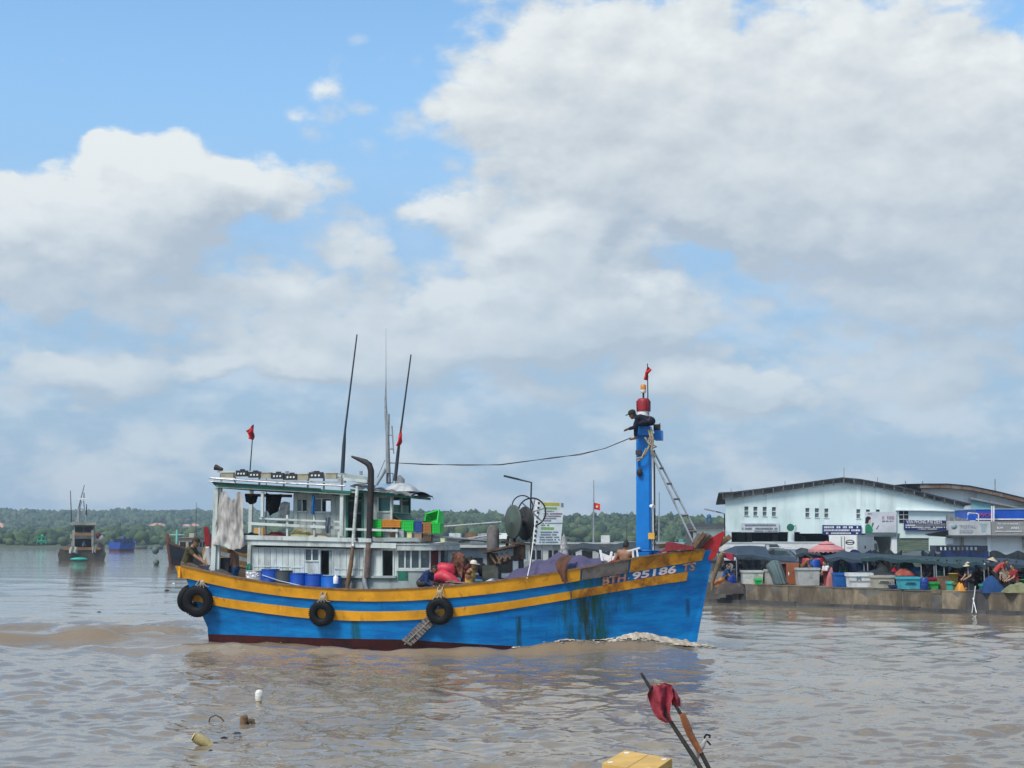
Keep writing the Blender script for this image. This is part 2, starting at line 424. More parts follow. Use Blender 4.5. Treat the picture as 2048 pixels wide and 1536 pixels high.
def build_water():
    ys = [9.]
    while ys[-1] < 2300: ys.append(ys[-1]+max(.085, .55*ys[-1]**2/4980*(1. if ys[-1] < 120 else 1.4)))
    ys = np.array(ys); nc = 820
    cs = np.linspace(-1, 1, nc); cs = np.sign(cs)*np.abs(cs)**1.25
    X = cs[None, :]*(ys[:, None]*.52+6); Yg = np.repeat(ys[:, None], nc, 1)
    dy = np.gradient(ys)[:, None]; lam = np.maximum(dy*1.1, (ys[:, None]*.52+6)*2/nc*1.4)
    h, foam = water_height(X, Yg, lam)
    churn = water_height.churn; h *= np.clip((600-Yg)/300, 0, 1)
    V = np.stack([X, Yg, h], -1).reshape(-1, 3)
    nr = len(ys); i = np.arange(nr-1)[:, None]*nc+np.arange(nc-1)[None, :]
    F = np.stack([i, i+1, i+nc+1, i+nc], -1).reshape(-1, 4)
    # the calm rest of the river, outside the detailed water
    n0 = len(V); far = [(-1900, -300, -.8), (1900, -300, -.8), (1900, 2400, -.8), (-1900, 2400, -.8)]
    me = bpy.data.meshes.new('water')
    me.vertices.add(n0+4); me.vertices.foreach_set('co', np.concatenate([V.ravel(), np.array(far).ravel()]))
    F = np.concatenate([F, [[n0, n0+1, n0+2, n0+3]]]); nf = len(F)
    me.loops.add(nf*4); me.loops.foreach_set('vertex_index', F.ravel().astype(np.int32))
    me.polygons.add(nf); me.polygons.foreach_set('loop_start', np.arange(0, nf*4, 4, dtype=np.int32))
    me.polygons.foreach_set('use_smooth', np.ones(nf, dtype=bool)); me.update(calc_edges=True)
    at = me.attributes.new('foam', 'FLOAT', 'POINT'); at.data.foreach_set('value', np.concatenate([foam.ravel(), [0, 0, 0, 0]]).astype(np.float32))
    at = me.attributes.new('churn', 'FLOAT', 'POINT'); at.data.foreach_set('value', np.concatenate([churn.ravel(), [0, 0, 0, 0]]).astype(np.float32))
    m = bpy.data.materials.new('muddy_water'); m.use_nodes = True; m.node_tree.nodes.clear(); T = NT(m.node_tree)
    b = T.new('ShaderNodeBsdfPrincipled'); T.l.new(b.outputs[0], T.new('ShaderNodeOutputMaterial').inputs[0])
    co = T.new('ShaderNodeTexCoord').outputs['Object']
    silt = T.ramp(T.noise(T.vec('MULTIPLY', co, (.5, 1, 1)), .16, 4, .6), .35, .68)
    body = T.mix(silt, (.175, .140, .098), (.240, .196, .142))
    ch = T.new('ShaderNodeAttribute', attribute_name='churn').outputs['Fac']; body = T.mix(T.math('MULTIPLY', ch, .75), body, (.230, .165, .098))
    fa = T.new('ShaderNodeAttribute', attribute_name='foam').outputs['Fac']
    fn = T.noise(co, 3.2, 8, .72, dist=.6); fn2 = T.noise(co, 9, 5, .7)
    fm = T.ramp(T.math('ADD', fa, T.math('ADD', T.math('MULTIPLY', T.math('SUBTRACT', fn, .5), 1.9), T.math('MULTIPLY', T.math('SUBTRACT', fn2, .5), .9))), .52, .88)
    fm = T.math('MULTIPLY', fm, T.ramp(fa, .02, .25))
    T.put(b.inputs['Base Color'], T.mix(fm, body, (.62, .57, .47)))
    T.put(b.inputs['Roughness'], T.math('MAXIMUM', T.ramp(fm, 0, 1, .035, .7), T.math('MULTIPLY', ch, .30))); b.inputs['IOR'].default_value = 1.40
    bn = T.new('ShaderNodeBump'); T.put(bn.inputs['Strength'], T.ramp(T.noise(T.vec('MULTIPLY', co, (.16, 1, 1)), .085, 5, .62), .34, .66, .35, 1.5)); bn.inputs['Distance'].default_value = 1.
    r1 = T.noise(T.vec('MULTIPLY', co, (.8, 1, 1)), 4.2, 2, .5, dist=.3); r2 = T.noise(co, .75, 2, .5)
    hgt = T.math('ADD', T.math('MULTIPLY', r1, .016), T.math('MULTIPLY', r2, .020))
    T.put(bn.inputs['Height'], T.math('ADD', hgt, T.math('MULTIPLY', fm, .05))); T.l.new(bn.outputs[0], b.inputs['Normal'])
    me.materials.append(m)
    o = bpy.data.objects.new('water', me); COL.objects.link(o); o['kind'] = 'structure'
    return m
WATER_MAT = build_water()
def foam_patches():
    """ragged raised foam: bow wave, the line along the side and the churned water astern"""
    M = np.array(BOAT.M); ub, us = interp(STEM, 0), interp(STERN, 0); fm = mat('foam', (.62, .56, .45), .8, var=.15, dscale=6, dirt=(.26, .20, .13), amt=.65, bump=.9, bscale=22)
    for nm, s0, s1, o0, o1, ds, do, lift in (('bow_foam', -1.3, 7.5, -.12, 2.6, .035, .05, .10), ('side_foam', 7.0, 17., -.1, .6, .05, .05, .05), ('stern_foam', 17.2, 27, -3.2, .9, .07, .08, .06)):
        S, O = np.meshgrid(np.arange(s0, s1, ds), np.arange(o0, o1, do), indexing='ij'); u = ub-S
        w = np.interp(np.clip((u-us)/(ub-us), 0, 1), np.linspace(0, 1, 30), [bow_w(t) for t in np.linspace(0, 1, 30)]); v = -(w+O)
        x = M[0, 0]*u+M[0, 1]*v+M[0, 3]; y = M[1, 0]*u+M[1, 1]*v+M[1, 3]; h, f = water_height(x, y, np.full_like(x, .6))
        n = np.array([mnoise.fractal(Vector((a*1.5, b*2.2, 3)), .9, 2.1, 6) for a, b in zip(S.ravel(), O.ravel())]).reshape(S.shape); n2 = np.array([mnoise.noise(Vector((a*7, b*7, 9))) for a, b in zip(S.ravel(), O.ravel())]).reshape(S.shape)
        k = f+.55*n+.25*n2; z = h+.012+lift*np.clip(k-.5, 0, 1.3)*(.8+.4*n2)
        keep = k > .66; nj = S.shape[1]; I = np.arange(S.size).reshape(S.shape); F = np.stack([I[:-1, :-1], I[1:, :-1], I[1:, 1:], I[:-1, 1:]], -1); kk = keep[:-1, :-1] & keep[1:, :-1] & keep[1:, 1:] & keep[:-1, 1:]; F = F[kk]
        ids = np.unique(F); mp = np.zeros(S.size, int); mp[ids] = np.arange(len(ids)); s = MB(); s.add(np.stack([x, y, z], -1).reshape(-1, 3)[ids], mp[F].tolist(), True); s.setting(nm, fm, 'stuff')
foam_patches()

# ------------------------------------------------------------------ the main fishing boat
blue = mat('hull_blue', (.006, .145, .46), .42, dirt=(.010, .085, .20), amt=.34, dscale=1.1, streak=.35, bump=.25, bscale=9, var=.22)
def hull_paint():
    """blue hull planking with green-black stain streaks, scuffs and faint plank lines"""
    m = bpy.data.materials.new('hull_paint'); m.use_nodes = True; m.node_tree.nodes.clear(); T = NT(m.node_tree)
    b = T.new('ShaderNodeBsdfPrincipled'); b.inputs['Specular IOR Level'].default_value = .2; T.l.new(b.outputs[0], T.new('ShaderNodeOutputMaterial').inputs[0])
    co = T.new('ShaderNodeTexCoord').outputs['Object']; x, y, z = T.sep(co)
    n = T.noise(T.vec('MULTIPLY', co, (.55, 1, 2.2)), 1.6, 6, .62)
    c = T.mix(T.ramp(n, .3, .72), (.0015, .125, .40), (.003, .235, .59))
    n3 = T.noise(T.vec('MULTIPLY', co, (1, 1, .8)), 3.3, 8, .7)
    c = T.mix(T.math('MULTIPLY', T.ramp(n3, .60, .74), .45), c, (.02, .33, .58))
    run = T.math('MULTIPLY', T.ramp(T.noise(T.vec('MULTIPLY', co, (4., 1, .3)), 2.4, 6, .68), .56, .74), T.ramp(T.noise(co, .5, 3, .5), .4, .6)); c = T.mix(T.math('MULTIPLY', run, .5), c, (.006, .075, .17))
    def streak(u, w, z0, z1, col, k, c):
        nz = T.noise(T.vec('MULTIPLY', co, (3.2, 1, .35)), 2.2, 6, .7)
        d = T.math('ABSOLUTE', T.math('SUBTRACT', x, u))
        f = T.math('MULTIPLY', T.ramp(d, w*.25, w, 1, 0), T.math('MULTIPLY', T.ramp(z, z0-.2, z0), T.ramp(z, z1, z1+.1, 1, 0)))
        f = T.math('MULTIPLY', f, T.ramp(nz, .34, .6)); return T.mix(T.math('MULTIPLY', f, k), c, col)
    for px, w, py0, py1, col, k in ((1155, 1.0, 1320, 1190, (.012, .075, .05), .95), (1172, .35, 1320, 1190, (.03, .035, .02), .9), (1190, .5, 1320, 1190, (.008, .08, .05), .8),
            (1035, .12, 1290, 1236, (.01, .05, .05), .9), (713, .22, 1290, 1240, (.01, .085, .06), .85), (1215, .7, 1175, 1150, (.02, .05, .035), .9), (1170, .8, 1190, 1160, (.008, .11, .10), .85),
            (1364, .10, 1232, 1206, (.01, .05, .12), .8), (1240, .55, 1222, 1192, (.004, .06, .12), .6), (540, .5, 1262, 1235, (.01, .13, .36), .5)):
        p = BOAT.p(px, (py0+py1)/2, -2.); c = streak(p.x, w, BOAT.p(px, py0, -2.).z, BOAT.p(px, py1, -2.).z, col, k, c)
    pl = T.math('ABSOLUTE', T.math('SUBTRACT', T.math('FRACT', T.math('MULTIPLY', T.math('MULTIPLY_ADD', T.math('MULTIPLY', x, x), -.009, z), 4.6)), .5))
    T.put(b.inputs['Base Color'], T.mix(T.ramp(pl, .465, .5, 0, .6), c, (.003, .05, .16)))
    T.put(b.inputs['Roughness'], T.ramp(n3, .3, .7, .30, .55))
    bn = T.new('ShaderNodeBump'); bn.inputs['Strength'].default_value = .5; bn.inputs['Distance'].default_value = .03
    T.put(bn.inputs['Height'], T.math('ADD', T.noise(T.vec('MULTIPLY', co, (.4, 1, 1.5)), 2.5, 5, .6), T.ramp(pl, .47, .5, 0, -.25))); T.l.new(bn.outputs[0], b.inputs['Normal'])
    return m
hullm = hull_paint()
bottom_red = mat('bottom_red', (.085, .012, .014), .55, dirt=(.03, .012, .012), amt=.5, dscale=2, bump=.3, bscale=12)
yellow = mat('strake_yellow', (.76, .34, .010), .5, dirt=(.20, .075, .012), amt=.22, dscale=3.2, streak=.5, var=.18, bump=.4, bscale=14)
yellow_worn = mat('strake_worn', (.70, .30, .010), .55, dirt=(.16, .045, .010), amt=.55, dscale=2.2, streak=.8, var=.2, bump=.4, bscale=14)
plank_grey = mat('weathered_plank', (.20, .17, .15), .8, dirt=(.10, .085, .07), amt=.5, dscale=4, bump=.6, bscale=18)
prow_red = mat('prow_red', (.34, .010, .012), .45, dirt=(.14, .01, .01), amt=.3, dscale=3, bump=.2)
wood_dark = mat('dark_wood', (.10, .065, .04), .8, dirt=(.05, .035, .025), amt=.5, dscale=5, bump=.6, bscale=25)
wood_brown = mat('brown_wood', (.21, .125, .065), .75, dirt=(.10, .06, .035), amt=.5, dscale=5, bump=.6, bscale=25)
white_wood = mat('deckhouse_white', (.55, .61, .58), .6, dirt=(.26, .27, .24), amt=.38, dscale=2.2, streak=.25, bump=.3, bscale=20, var=.10)
grey_wood = mat('deckhouse_grey', (.34, .39, .375), .65, dirt=(.19, .19, .175), amt=.4, dscale=2.4, streak=.3, bump=.35, bscale=20)
green = mat('trim_green', (.010, .155, .095), .5, dirt=(.03, .06, .045), amt=.4, dscale=3.5, bump=.3)
dark = mat('dark_inside', (.012, .012, .013), .9, var=.3)
rubber = mat('rubber', (.0045, .005, .006), .7, spec=.25, dirt=(.014, .014, .014), amt=.3, dscale=6, bump=.4, bscale=20)
rope = mat('rope', (.42, .36, .26), .9, dirt=(.2, .16, .11), amt=.4, dscale=12, bump=.8, bscale=90)
black_metal = mat('black_metal', (.022, .019, .018), .6, dirt=(.10, .045, .025), amt=.3, dscale=5, bump=.4)
grey_metal = mat('grey_metal', (.30, .32, .33), .5, metal=.3, dirt=(.16, .10, .07), amt=.3, dscale=5, bump=.3)
steel = mat('pale_steel', (.48, .48, .47), .42, metal=.6, dirt=(.22, .17, .13), amt=.35, dscale=6, bump=.2)
white_paint = mat('white_paint', (.76, .77, .76), .5, dirt=(.42, .40, .36), amt=.28, dscale=3, bump=.15)
mast_blue = mat('mast_blue', (.004, .185, .58), .38, dirt=(.006, .10, .30), amt=.28, dscale=2.2, streak=.25, bump=.15, var=.12)
glass = mat('window_glass', (.05, .075, .085), .06, dirt=(.16, .18, .18), amt=.3, dscale=3, bump=.02, spec=.6)
red_cloth = mat('red_flag_cloth', (.55, .018, .018), .85, var=.25, bump=.3)
boat = thing('fishing_boat', 'blue wooden fishing boat with yellow stripes and tall blue mast passing close by', 'fishing boat', BOAT, (0, 0, 0))
def build_hull():
    mb = MB(); NTt = 64
    rows = []
    def curve(k, t):
        c = [lambda t: -.75, lambda t: interp(C4, t), lambda t: interp(C3, t), lambda t: interp(C2, t), lambda t: interp(C1, t), lambda t: sheer(t)]
        i = min(int(k), 4); return lerp(c[i](t), c[i+1](t), k-i)
    ks = [0, .5, 1, 1.2, 1.4, 1.6, 1.8, 2, 2.5, 3, 3.5, 4, 4.5, 5]
    for sgn in (1, -1):
        vs = []
        for k in ks:
            for i in range(NTt+1):
                t = i/NTt; z = curve(k, t); p = side(t, z); vs.append((p.x, p.y*sgn, p.z))
        w = NTt+1
        for r in range(len(ks)-1):
            mb.mat(1 if ks[r] < 1 else 0)
            fs = [(r*w+i, r*w+i+1, (r+1)*w+i+1, (r+1)*w+i) for i in range(NTt)]
            if sgn < 0: fs = [f[::-1] for f in fs]
            mb.add([vs[j] for j in range(r*w, (r+2)*w)], [[q-r*w for q in f] for f in fs], True)
    mb.mat(0)
    zz = [curve(k, 0) for k in ks]                       # transom
    L = [side(0, z) for z in zz]; Rr = [Vector((p.x, -p.y, p.z)) for p in L]
    n = len(zz); mb.add(L+Rr, [(i, n+i, n+i+1, i+1)[::-1] for i in range(n-1)])
    hull = mb.build('hull', [hullm, bottom_red], boat)
    dk = MB()                                            # deck, inside the bulwarks, and the inner face of the bulwarks
    def deckz(t): return sheer(t)-.55-.25*max(0, min(1, (t-.1)/.2))*(1-max(0, min(1, (t-.6)/.25)))
    ts = [i/50 for i in range(51)]
    vs = []
    for t in ts:
        z = deckz(t); b = hull_b(t, z)-.06; u = u_of(t, z)
        vs += [(u, -b, z), (u, 0, z+.06), (u, b, z)]
    dk.add(vs, [(3*i+j, 3*i+3+j, 3*i+4+j, 3*i+1+j) for i in range(50) for j in (0, 1)])
    dk.build('deck', wood_dark, boat)
    for sgn in (1, -1):
        b2 = MB(); vs = []
        for t in ts:
            for z, o in ((deckz(t)-.05, -.09), (sheer(t)-.01, -.10)):
                p = side(t, z, o); vs.append((p.x, p.y*sgn, p.z))
        b2.add(vs, [(2*i, 2*i+1, 2*i+3, 2*i+2) for i in range(50)], True); b2.build('bulwark', wood_dark, boat)
    def strake(name, lo, hi, out, t0, t1, m, sgn, label=None, d=.06):
        s = MB(); n = max(6, int(60*(t1-t0))); vs = []
        for i in range(n+1):
            t = lerp(t0, t1, i/n); a, b = interp(lo, t), interp(hi, t)
            for z, o in ((a, out), (b, out), (b, -d), (a, -d)):
                j = .006*mnoise.noise(Vector((t*60, z*3, 4.2)))
                p = side(t, z+j, o); vs.append((p.x, p.y*sgn, p.z))
        fs = [(4*i+k, 4*i+4+k, 4*i+4+(k+1) % 4, 4*i+(k+1) % 4) for i in range(n) for k in range(4)]
        s.add(vs, fs); s.add(vs[:4], [(0, 1, 2, 3)]); s.add(vs[-4:], [(3, 2, 1, 0)])
        return s.build(name, m, boat, label)
    up = [(t, z+.012) for t, z in SHEER]
    tg0 = t_of_u(BOAT.p(1164, 1150, -1.8).x, 2.2); tg1 = t_of_u(BOAT.p(1255, 1135, -1.4).x, 2.3)
    strake('top_strake', C1, up, .045, -.012, tg0-.003, yellow, 1); strake('top_strake', C1, up, .052, tg1+.003, .985, yellow_worn, 1, 'stained yellow top plank near the bow')
    strake('replacement_plank', C1, up, .049, tg0, tg1, plank_grey, 1, 'bare grey plank let into the yellow top strake')
    strake('top_strake', C1, up, .045, -.012, .985, yellow, -1)
    t2 = t_of_u(BOAT.p(1140, 1200, -1.9).x, 1.8)
    strake('rubbing_strake', C3, C2, .05, -.01, t2, yellow, 1); strake('rubbing_strake', C3, C2, .055, t2+.002, .965, yellow_worn, 1, 'rust stained yellow strake near the bow')
    strake('rubbing_strake', C3, C2, .05, -.01, .965, yellow, -1)
    for sgn in (1, -1):                                  # capping rail
        s = MB(); vs = []
        for i in range(61):
            t = i/61; z = sheer(t)+.012
            for o, dz in ((.07, .002), (.07, .045), (-.14, .045), (-.14, .002)):
                p = side(t, z, o); vs.append((p.x, p.y*sgn, z+dz))
        s.add(vs, [(4*i+k, 4*i+4+k, 4*i+4+(k+1) % 4, 4*i+(k+1) % 4) for i in range(60) for k in range(4)])
        s.build('capping_rail', wood_brown, boat)
    tr = MB(); z = sheer(0); b = bow_s(0)                # stern planking of the yellow band
    tr.box((u_of(0, z)-.06, 0, z-.17), (.08, 2*b+.1, .36)); tr.build('stern_rail', yellow, boat)
    # stem post: blue below, red horn above the strakes
    st = MB(); vs = []
    zs = np.linspace(-.7, interp([(a, b) for a, b in ((0, 0),)], 0)+sheer(1)-.32, 12)
    for z in zs:
        u = interp(STEM, z); w = .09
        vs += [(u-.28, -w*1.6, z), (u+.05, -w*.6, z), (u+.05, w*.6, z), (u-.28, w*1.6, z)]
    st.add(vs, [(4*i+k, 4*i+4+k, 4*i+4+(k+1) % 4, 4*i+(k+1) % 4)[::-1] for i in range(11) for k in range(4)])
    st.build('stem_post', hullm, boat)
    hn = MB(); P = [BOAT.p(x, y, 0) for x, y in ((1424, 1121), (1416, 1121), (1406, 1102), (1398, 1094), (1412, 1082), (1447, 1062), (1450, 1066), (1432, 1112))]
    hn.prism([(p.x, -.13, p.z) for p in P], (0, .26, 0)); hn.build('prow_horn', prow_red, boat)
    # registration number, letters laid onto the planking
    p0 = BOAT.p(1206, 1166, -1.6); p1 = BOAT.p(1385, 1136, -.75)
    L = math.hypot(p1.x-p0.x, p1.y-p0.y)
    for txt, xa, xb, col in (('BTH', 1207, 1256, 'dirty'), ('-', 1256, 1262, 'w'), ('95186', 1263, 1350, 'w'), ('TS', 1356, 1385, 'dirty')):
        for lay in (0, 1):
            def place(x, y, z, xa=xa, xb=xb, lay=lay):
                t0 = t_of_u(BOAT.p(xa, 1160, -1.5).x, 2.2); t1 = t_of_u(BOAT.p(xb, 1145, -1.0).x, 2.3)
                t = lerp(t0, t1, x)
                lo, hi = interp(C2, t), interp(C1, t)
                return side(t+(.0012 if lay == 0 else 0), lo+(hi-lo)*(.05+.90*y)-(.018 if lay == 0 else 0), .018+z-(.006 if lay == 0 else 0))
            cu = bpy.data.curves.new('t', 'FONT'); cu.body = txt; cu.size = 1; cu.extrude = .003; cu.resolution_u = 3; cu.offset = .03
            o = bpy.data.objects.new('t', cu); COL.objects.link(o)
            me = bpy.data.meshes.new_from_object(o.evaluated_get(bpy.context.evaluated_depsgraph_get()))
            X = [v.co.x for v in me.vertices]; Yv = [v.co.y for v in me.vertices]; x0, x1, y0, y1 = min(X), max(X), min(Yv), max(Yv)
            if txt == '-': y0, y1 = 0, .73
            ml = MB(); ml.add([place((v.co.x-x0)/(x1-x0), (v.co.y-y0)/(y1-y0), v.co.z) for v in me.vertices], [list(p.vertices) for p in me.polygons])
            bpy.data.objects.remove(o)
            lm = mat('number_red', (.40, .03, .04), .6) if lay == 0 else (mat('number_white', (.80, .80, .78), .6, dirt=(.4, .3, .22), amt=.14, dscale=6) if col == 'w' else mat('number_stained', (.58, .50, .42), .7, dirt=(.26, .08, .04), amt=.7, dscale=5))
            ml.build('registration_number' if lay else 'number_shadow', lm, boat)
build_hull()

# ------------------------------------------------------------------ deckhouse, upper deck, wheelhouse and roof
P = BOAT.p
def quad(mb, pts, v, th):
    """a flat piece on the boat plane y = v, th thick (away from the camera)"""
    return mb.prism([P(x, y, v) for x, y in pts][::-1], (0, th, 0))
def rect(mb, x0, y0, x1, y1, v, th, dy=0): return quad(mb, [(x0, y0), (x1, y0+dy), (x1, y1+dy), (x0, y1)], v, th)
def ln(x, a, b): return a[1]+(b[1]-a[1])*(x-a[0])/(b[0]-a[0])
VW = 1.30
WT, WB = ((505, 1094), (790, 1099)), ((505, 1150), (790, 1157))
uc = P(793, 1120, -VW).x; bulge = P(905, 1120, -.1).x-uc
def cpt(th, out=0.):                               # curved house front, th = -90 near side .. 90 far side
    a, b = bulge+out, VW+out; c, s = math.cos(R(th)), math.sin(R(th))
    return Vector((uc+a*abs(c)**.8, b*s, 0))
def px_of(v):
    w = BOAT.M @ v; d = w-Vector((0, 0, CAM_H)); F = Vector((0, math.cos(PITCH), math.sin(PITCH)))
    return 1024+FPX*d.x/d.dot(F)
def th_of(px, out=0.):
    lo, hi = -90., -2.
    for _ in range(40):
        m = (lo+hi)/2; q = cpt(m, out); q.z = 2.4
        if px_of(q) < px: lo = m
        else: hi = m
    return (lo+hi)/2
def zat(px, py):                                   # height of a pixel that lies on the curved front
    q = cpt(th_of(px)); return P(px, py, q.y).z
def curved(mb, t0, t1, z0, z1, out, th, n=None):
    n = n or max(2, int(abs(t1-t0)/6)); vs = []
    for i in range(n+1):
        t = lerp(t0, t1, i/n)
        for z, o in ((z0, out), (z1, out), (z1, out-th), (z0, out-th)):
            q = cpt(t, o); vs.append((q.x, q.y, z))
    mb.add(vs, [(4*i+k, 4*i+(k+1) % 4, 4*i+4+(k+1) % 4, 4*i+4+k) for i in range(n) for k in range(4)])
    mb.add(vs[:4], [(3, 2, 1, 0)]); mb.add(vs[-4:], [(0, 1, 2, 3)])
def lower_house():
    # boards of the near side, interrupted by a window pair and two doorways
    edges = [505, 517, 529, 541, 553, 565, 577, 589, 600, 609, 638, 667, 680, 693, 706, 719, 731, 742, 752, 762, 788, 793]
    for a, b in zip(edges, edges[1:]):
        if (a, b) in ((638, 667), (762, 788)): continue
        s = MB(); top = ln((a+b)/2, *WT); bot = ln((a+b)/2, *WB)
        if (a, b) == (609, 638):
            rect(s, a+.4, 1122, b-.4, bot, -VW, .05); rect(s, a+.4, top, a+2, 1122, -VW, .05); rect(s, b-2, top, b-.4, 1122, -VW, .05)
            rect(s, a+2, top, b-2, top+3, -VW, .05); s.build('wall_panel', white_wood, boat)
            wnd = MB(); rect(wnd, 622.3, 1098, 625, 1122, -VW-.012, .06); rect(wnd, a, 1120.5, b, 1123, -VW-.03, .06)
            w = wnd.build('window', white_wood, boat)
            g = MB(); rect(g, 611, 1098, 622, 1120.5, -VW+.03, .008); g.build('pane', glass, w)
            g = MB(); rect(g, 625, 1098, 636, 1120.5, -VW+.03, .008); g.build('pane', glass, w)
            continue
        j = .008*random.uniform(-1, 1)
        rect(s, a+.35, top, b-.35, bot, -VW+j, .05)
        s.build('wall_board', white_wood, boat)
    for (a, b, y0, y1) in ((638, 667, 1098, 1152), (762, 788, 1098, 1154)):           # door frames
        s = MB(); rect(s, a, y0, a+2.6, y1, -VW-.02, .09); rect(s, b-2.6, y0, b, y1, -VW-.02, .09); rect(s, a+2.6, y0, b-2.6, y0+2.6, -VW-.02, .09); rect(s, a+2.6, y1-2, b-2.6, y1, -VW-.02, .09)
        s.build('door_frame', white_wood, boat)
    s = MB(); s.prism([P(658, 1102, -VW+.05), P(664, 1102, -VW+.05), P(664, 1150, -VW+.05), P(658, 1150, -VW+.05)], (0, .04, 0)); s.build('sliding_door', grey_wood, boat)
    s = MB()                                         # horizontal battens over the boards
    for x0, x1, y in ((507, 531, 1131.5), (532, 556, 1132), (558, 580, 1132.5), (582, 606, 1133.5), (669, 730, 1137)): rect(s, x0, y, x1, y+2.2, -VW-.02, .03)
    rect(s, 505, 1094, 790, 1096.5, -VW-.025, .03, 5); s.build('batten', white_wood, boat)
    zb = P(650, 1153, -VW).z; zd = P(700, 1186, -VW).z-.1; ua = P(505, 1100, -VW).x; ztop = P(700, 1086, -VW).z
    s = MB(); s.box((lerp(ua, uc, .5), -VW-.04, zb), (uc-ua, .10, .07)); s.build('sill', grey_wood, boat)
    s = MB(); s.box((lerp(ua, uc, .5), -VW+.03, (zb+zd)/2), (uc-ua, .06, zb-zd-.07)); s.build('coaming', grey_wood, boat)
    s = MB(); s.box((lerp(ua, uc, .5), VW, (ztop+zd)/2), (uc-ua, .06, ztop-zd)); s.build('far_wall', white_wood, boat)
    s = MB(); s.box((ua, 0, (ztop+zd)/2), (.06, 2*VW-.06, ztop-zd)); s.build('aft_wall', white_wood, boat)
    s = MB(); s.box((lerp(ua, uc, .5)+.4, 0, zd+.12), (uc-ua+1, 2*VW-.1, .05)); s.build('house_floor', wood_dark, boat)
    # curved front
    z1 = zat(850, 1101); zs0 = zat(850, 1139.5); zmid = zs0-.02
    s = MB(); curved(s, -90, 90, zd, zs0-.04, 0, .05); s.build('front_skirt', grey_wood, boat)
    s = MB(); curved(s, -90, 90, zs0-.04, zs0+.02, .03, .09); s.build('front_sill', white_wood, boat)
    s = MB(); curved(s, -90, 90, z1-.0, z1+.12, .012, .07); s.build('front_head', white_wood, boat)
    s = MB(); curved(s, th_of(796), th_of(816), zs0-.32, zs0-.06, .012, .03); s.build('front_panel', green, boat, 'small green panel below the front windows')
    posts = [793, 797, 808.5, 811.5, 820, 823.5, 837.5, 841.5, 858.5, 861, 876.5, 880.5, 896.5]
    ths = [th_of(x) for x in posts]
    for i in range(0, 12, 2):
        s = MB(); curved(s, ths[i], ths[i+1], zs0+.02, z1, .02, .07, 2); s.build('window_post', white_wood, boat)
    s = MB(); curved(s, ths[12], 90, zs0+.02, z1, .0, .05); s.build('front_wall', white_wood, boat)
    for k, i in enumerate(range(1, 12, 2)):
        if i == 9:
            s = MB(); curved(s, ths[i], ths[i+1], zs0+.02, z1, 0, .03, 2); s.build('front_shutter', mat('maroon_board', (.09, .022, .02), .7, dirt=(.05, .02, .02), amt=.4, bump=.3), boat, 'maroon board closing a front window'); continue
        s = MB(); w0, w1 = ths[i], ths[i+1]
        curved(s, w0, w1, zs0+.02, zs0+.06, .01, .04, 2)
        w = s.build('front_window', white_wood, boat)
        g = MB(); curved(g, w0, w1, zs0+.06, z1, -.01, .008, 2); g.build('pane', glass, w)
    # upper deck with two edge boards
    zt = P(600, 1072, -1.52).z
    s = MB(); vs = [Vector((P(486, 1085, -1.5).x, -1.47, zt-.16)), Vector((P(486, 1085, -1.5).x, 1.47, zt-.16))]
    plan = [(vs[0].x, -1.47)]+[(cpt(t, .13).x, cpt(t, .13).y) for t in range(-90, 91, 10)]+[(vs[0].x, 1.47)]
    s.prism([(x, y, zt-.17) for x, y in plan], (0, 0, .12)); s.build('upper_deck', grey_wood, boat)
    s = MB(); quad(s, [(487, 1070), (742, 1077), (742, 1084.8), (487, 1079)], -1.55, .06); s.build('deck_edge_board', white_wood, boat)
    s = MB(); quad(s, [(487, 1079.8), (792, 1086.5), (792, 1097), (487, 1089.5)], -1.50, .06)
    s.build('deck_edge_board', white_wood, boat)
    s = MB(); za, zb2 = zat(850, 1089.5), zat(850, 1100.5); curved(s, -90, 90, zb2, za, .17, .05); s.build('front_edge_board', white_wood, boat)
    s = MB(); curved(s, -90, 90, za+.003, za+.035, .20, .08); s.build('front_edge_trim', white_wood, boat)
    return zt
ZDECK = lower_house()
VR = -1.47
def rails():
    for x0, y0, x1, y1, h in ((519, 1035, 682, 1042, 3.5), (486, 1043.5, 682, 1053, 5.5), (678, 1055.5, 796, 1059, 4.5)):
        s = MB(); quad(s, [(x0, y0), (x1, y1), (x1, y1+h), (x0, y0+h)], VR, .05); s.build('guard_rail', white_wood, boat)
    for x, y0 in ((519, 1048), (574, 1030), (628, 1024), (677.5, 1056), (793, 1058)):
        s = MB(); rect(s, x-1.8, y0, x+1.8, ln(x, (487, 1070), (742, 1077))+1, VR+.052, .06); s.build('rail_post', white_wood, boat)
    for sgn in (1,):
        s = MB(); a, b = P(486, 1040, VR), P(760, 1055, VR)
        s.bar((a.x, 1.47, a.z-.05), (b.x, 1.47, a.z-.12), .05, .09); s.bar((a.x, 1.47, a.z-.4), (b.x, 1.47, a.z-.5), .05, .07); s.build('far_rail', white_wood, boat)
rails()
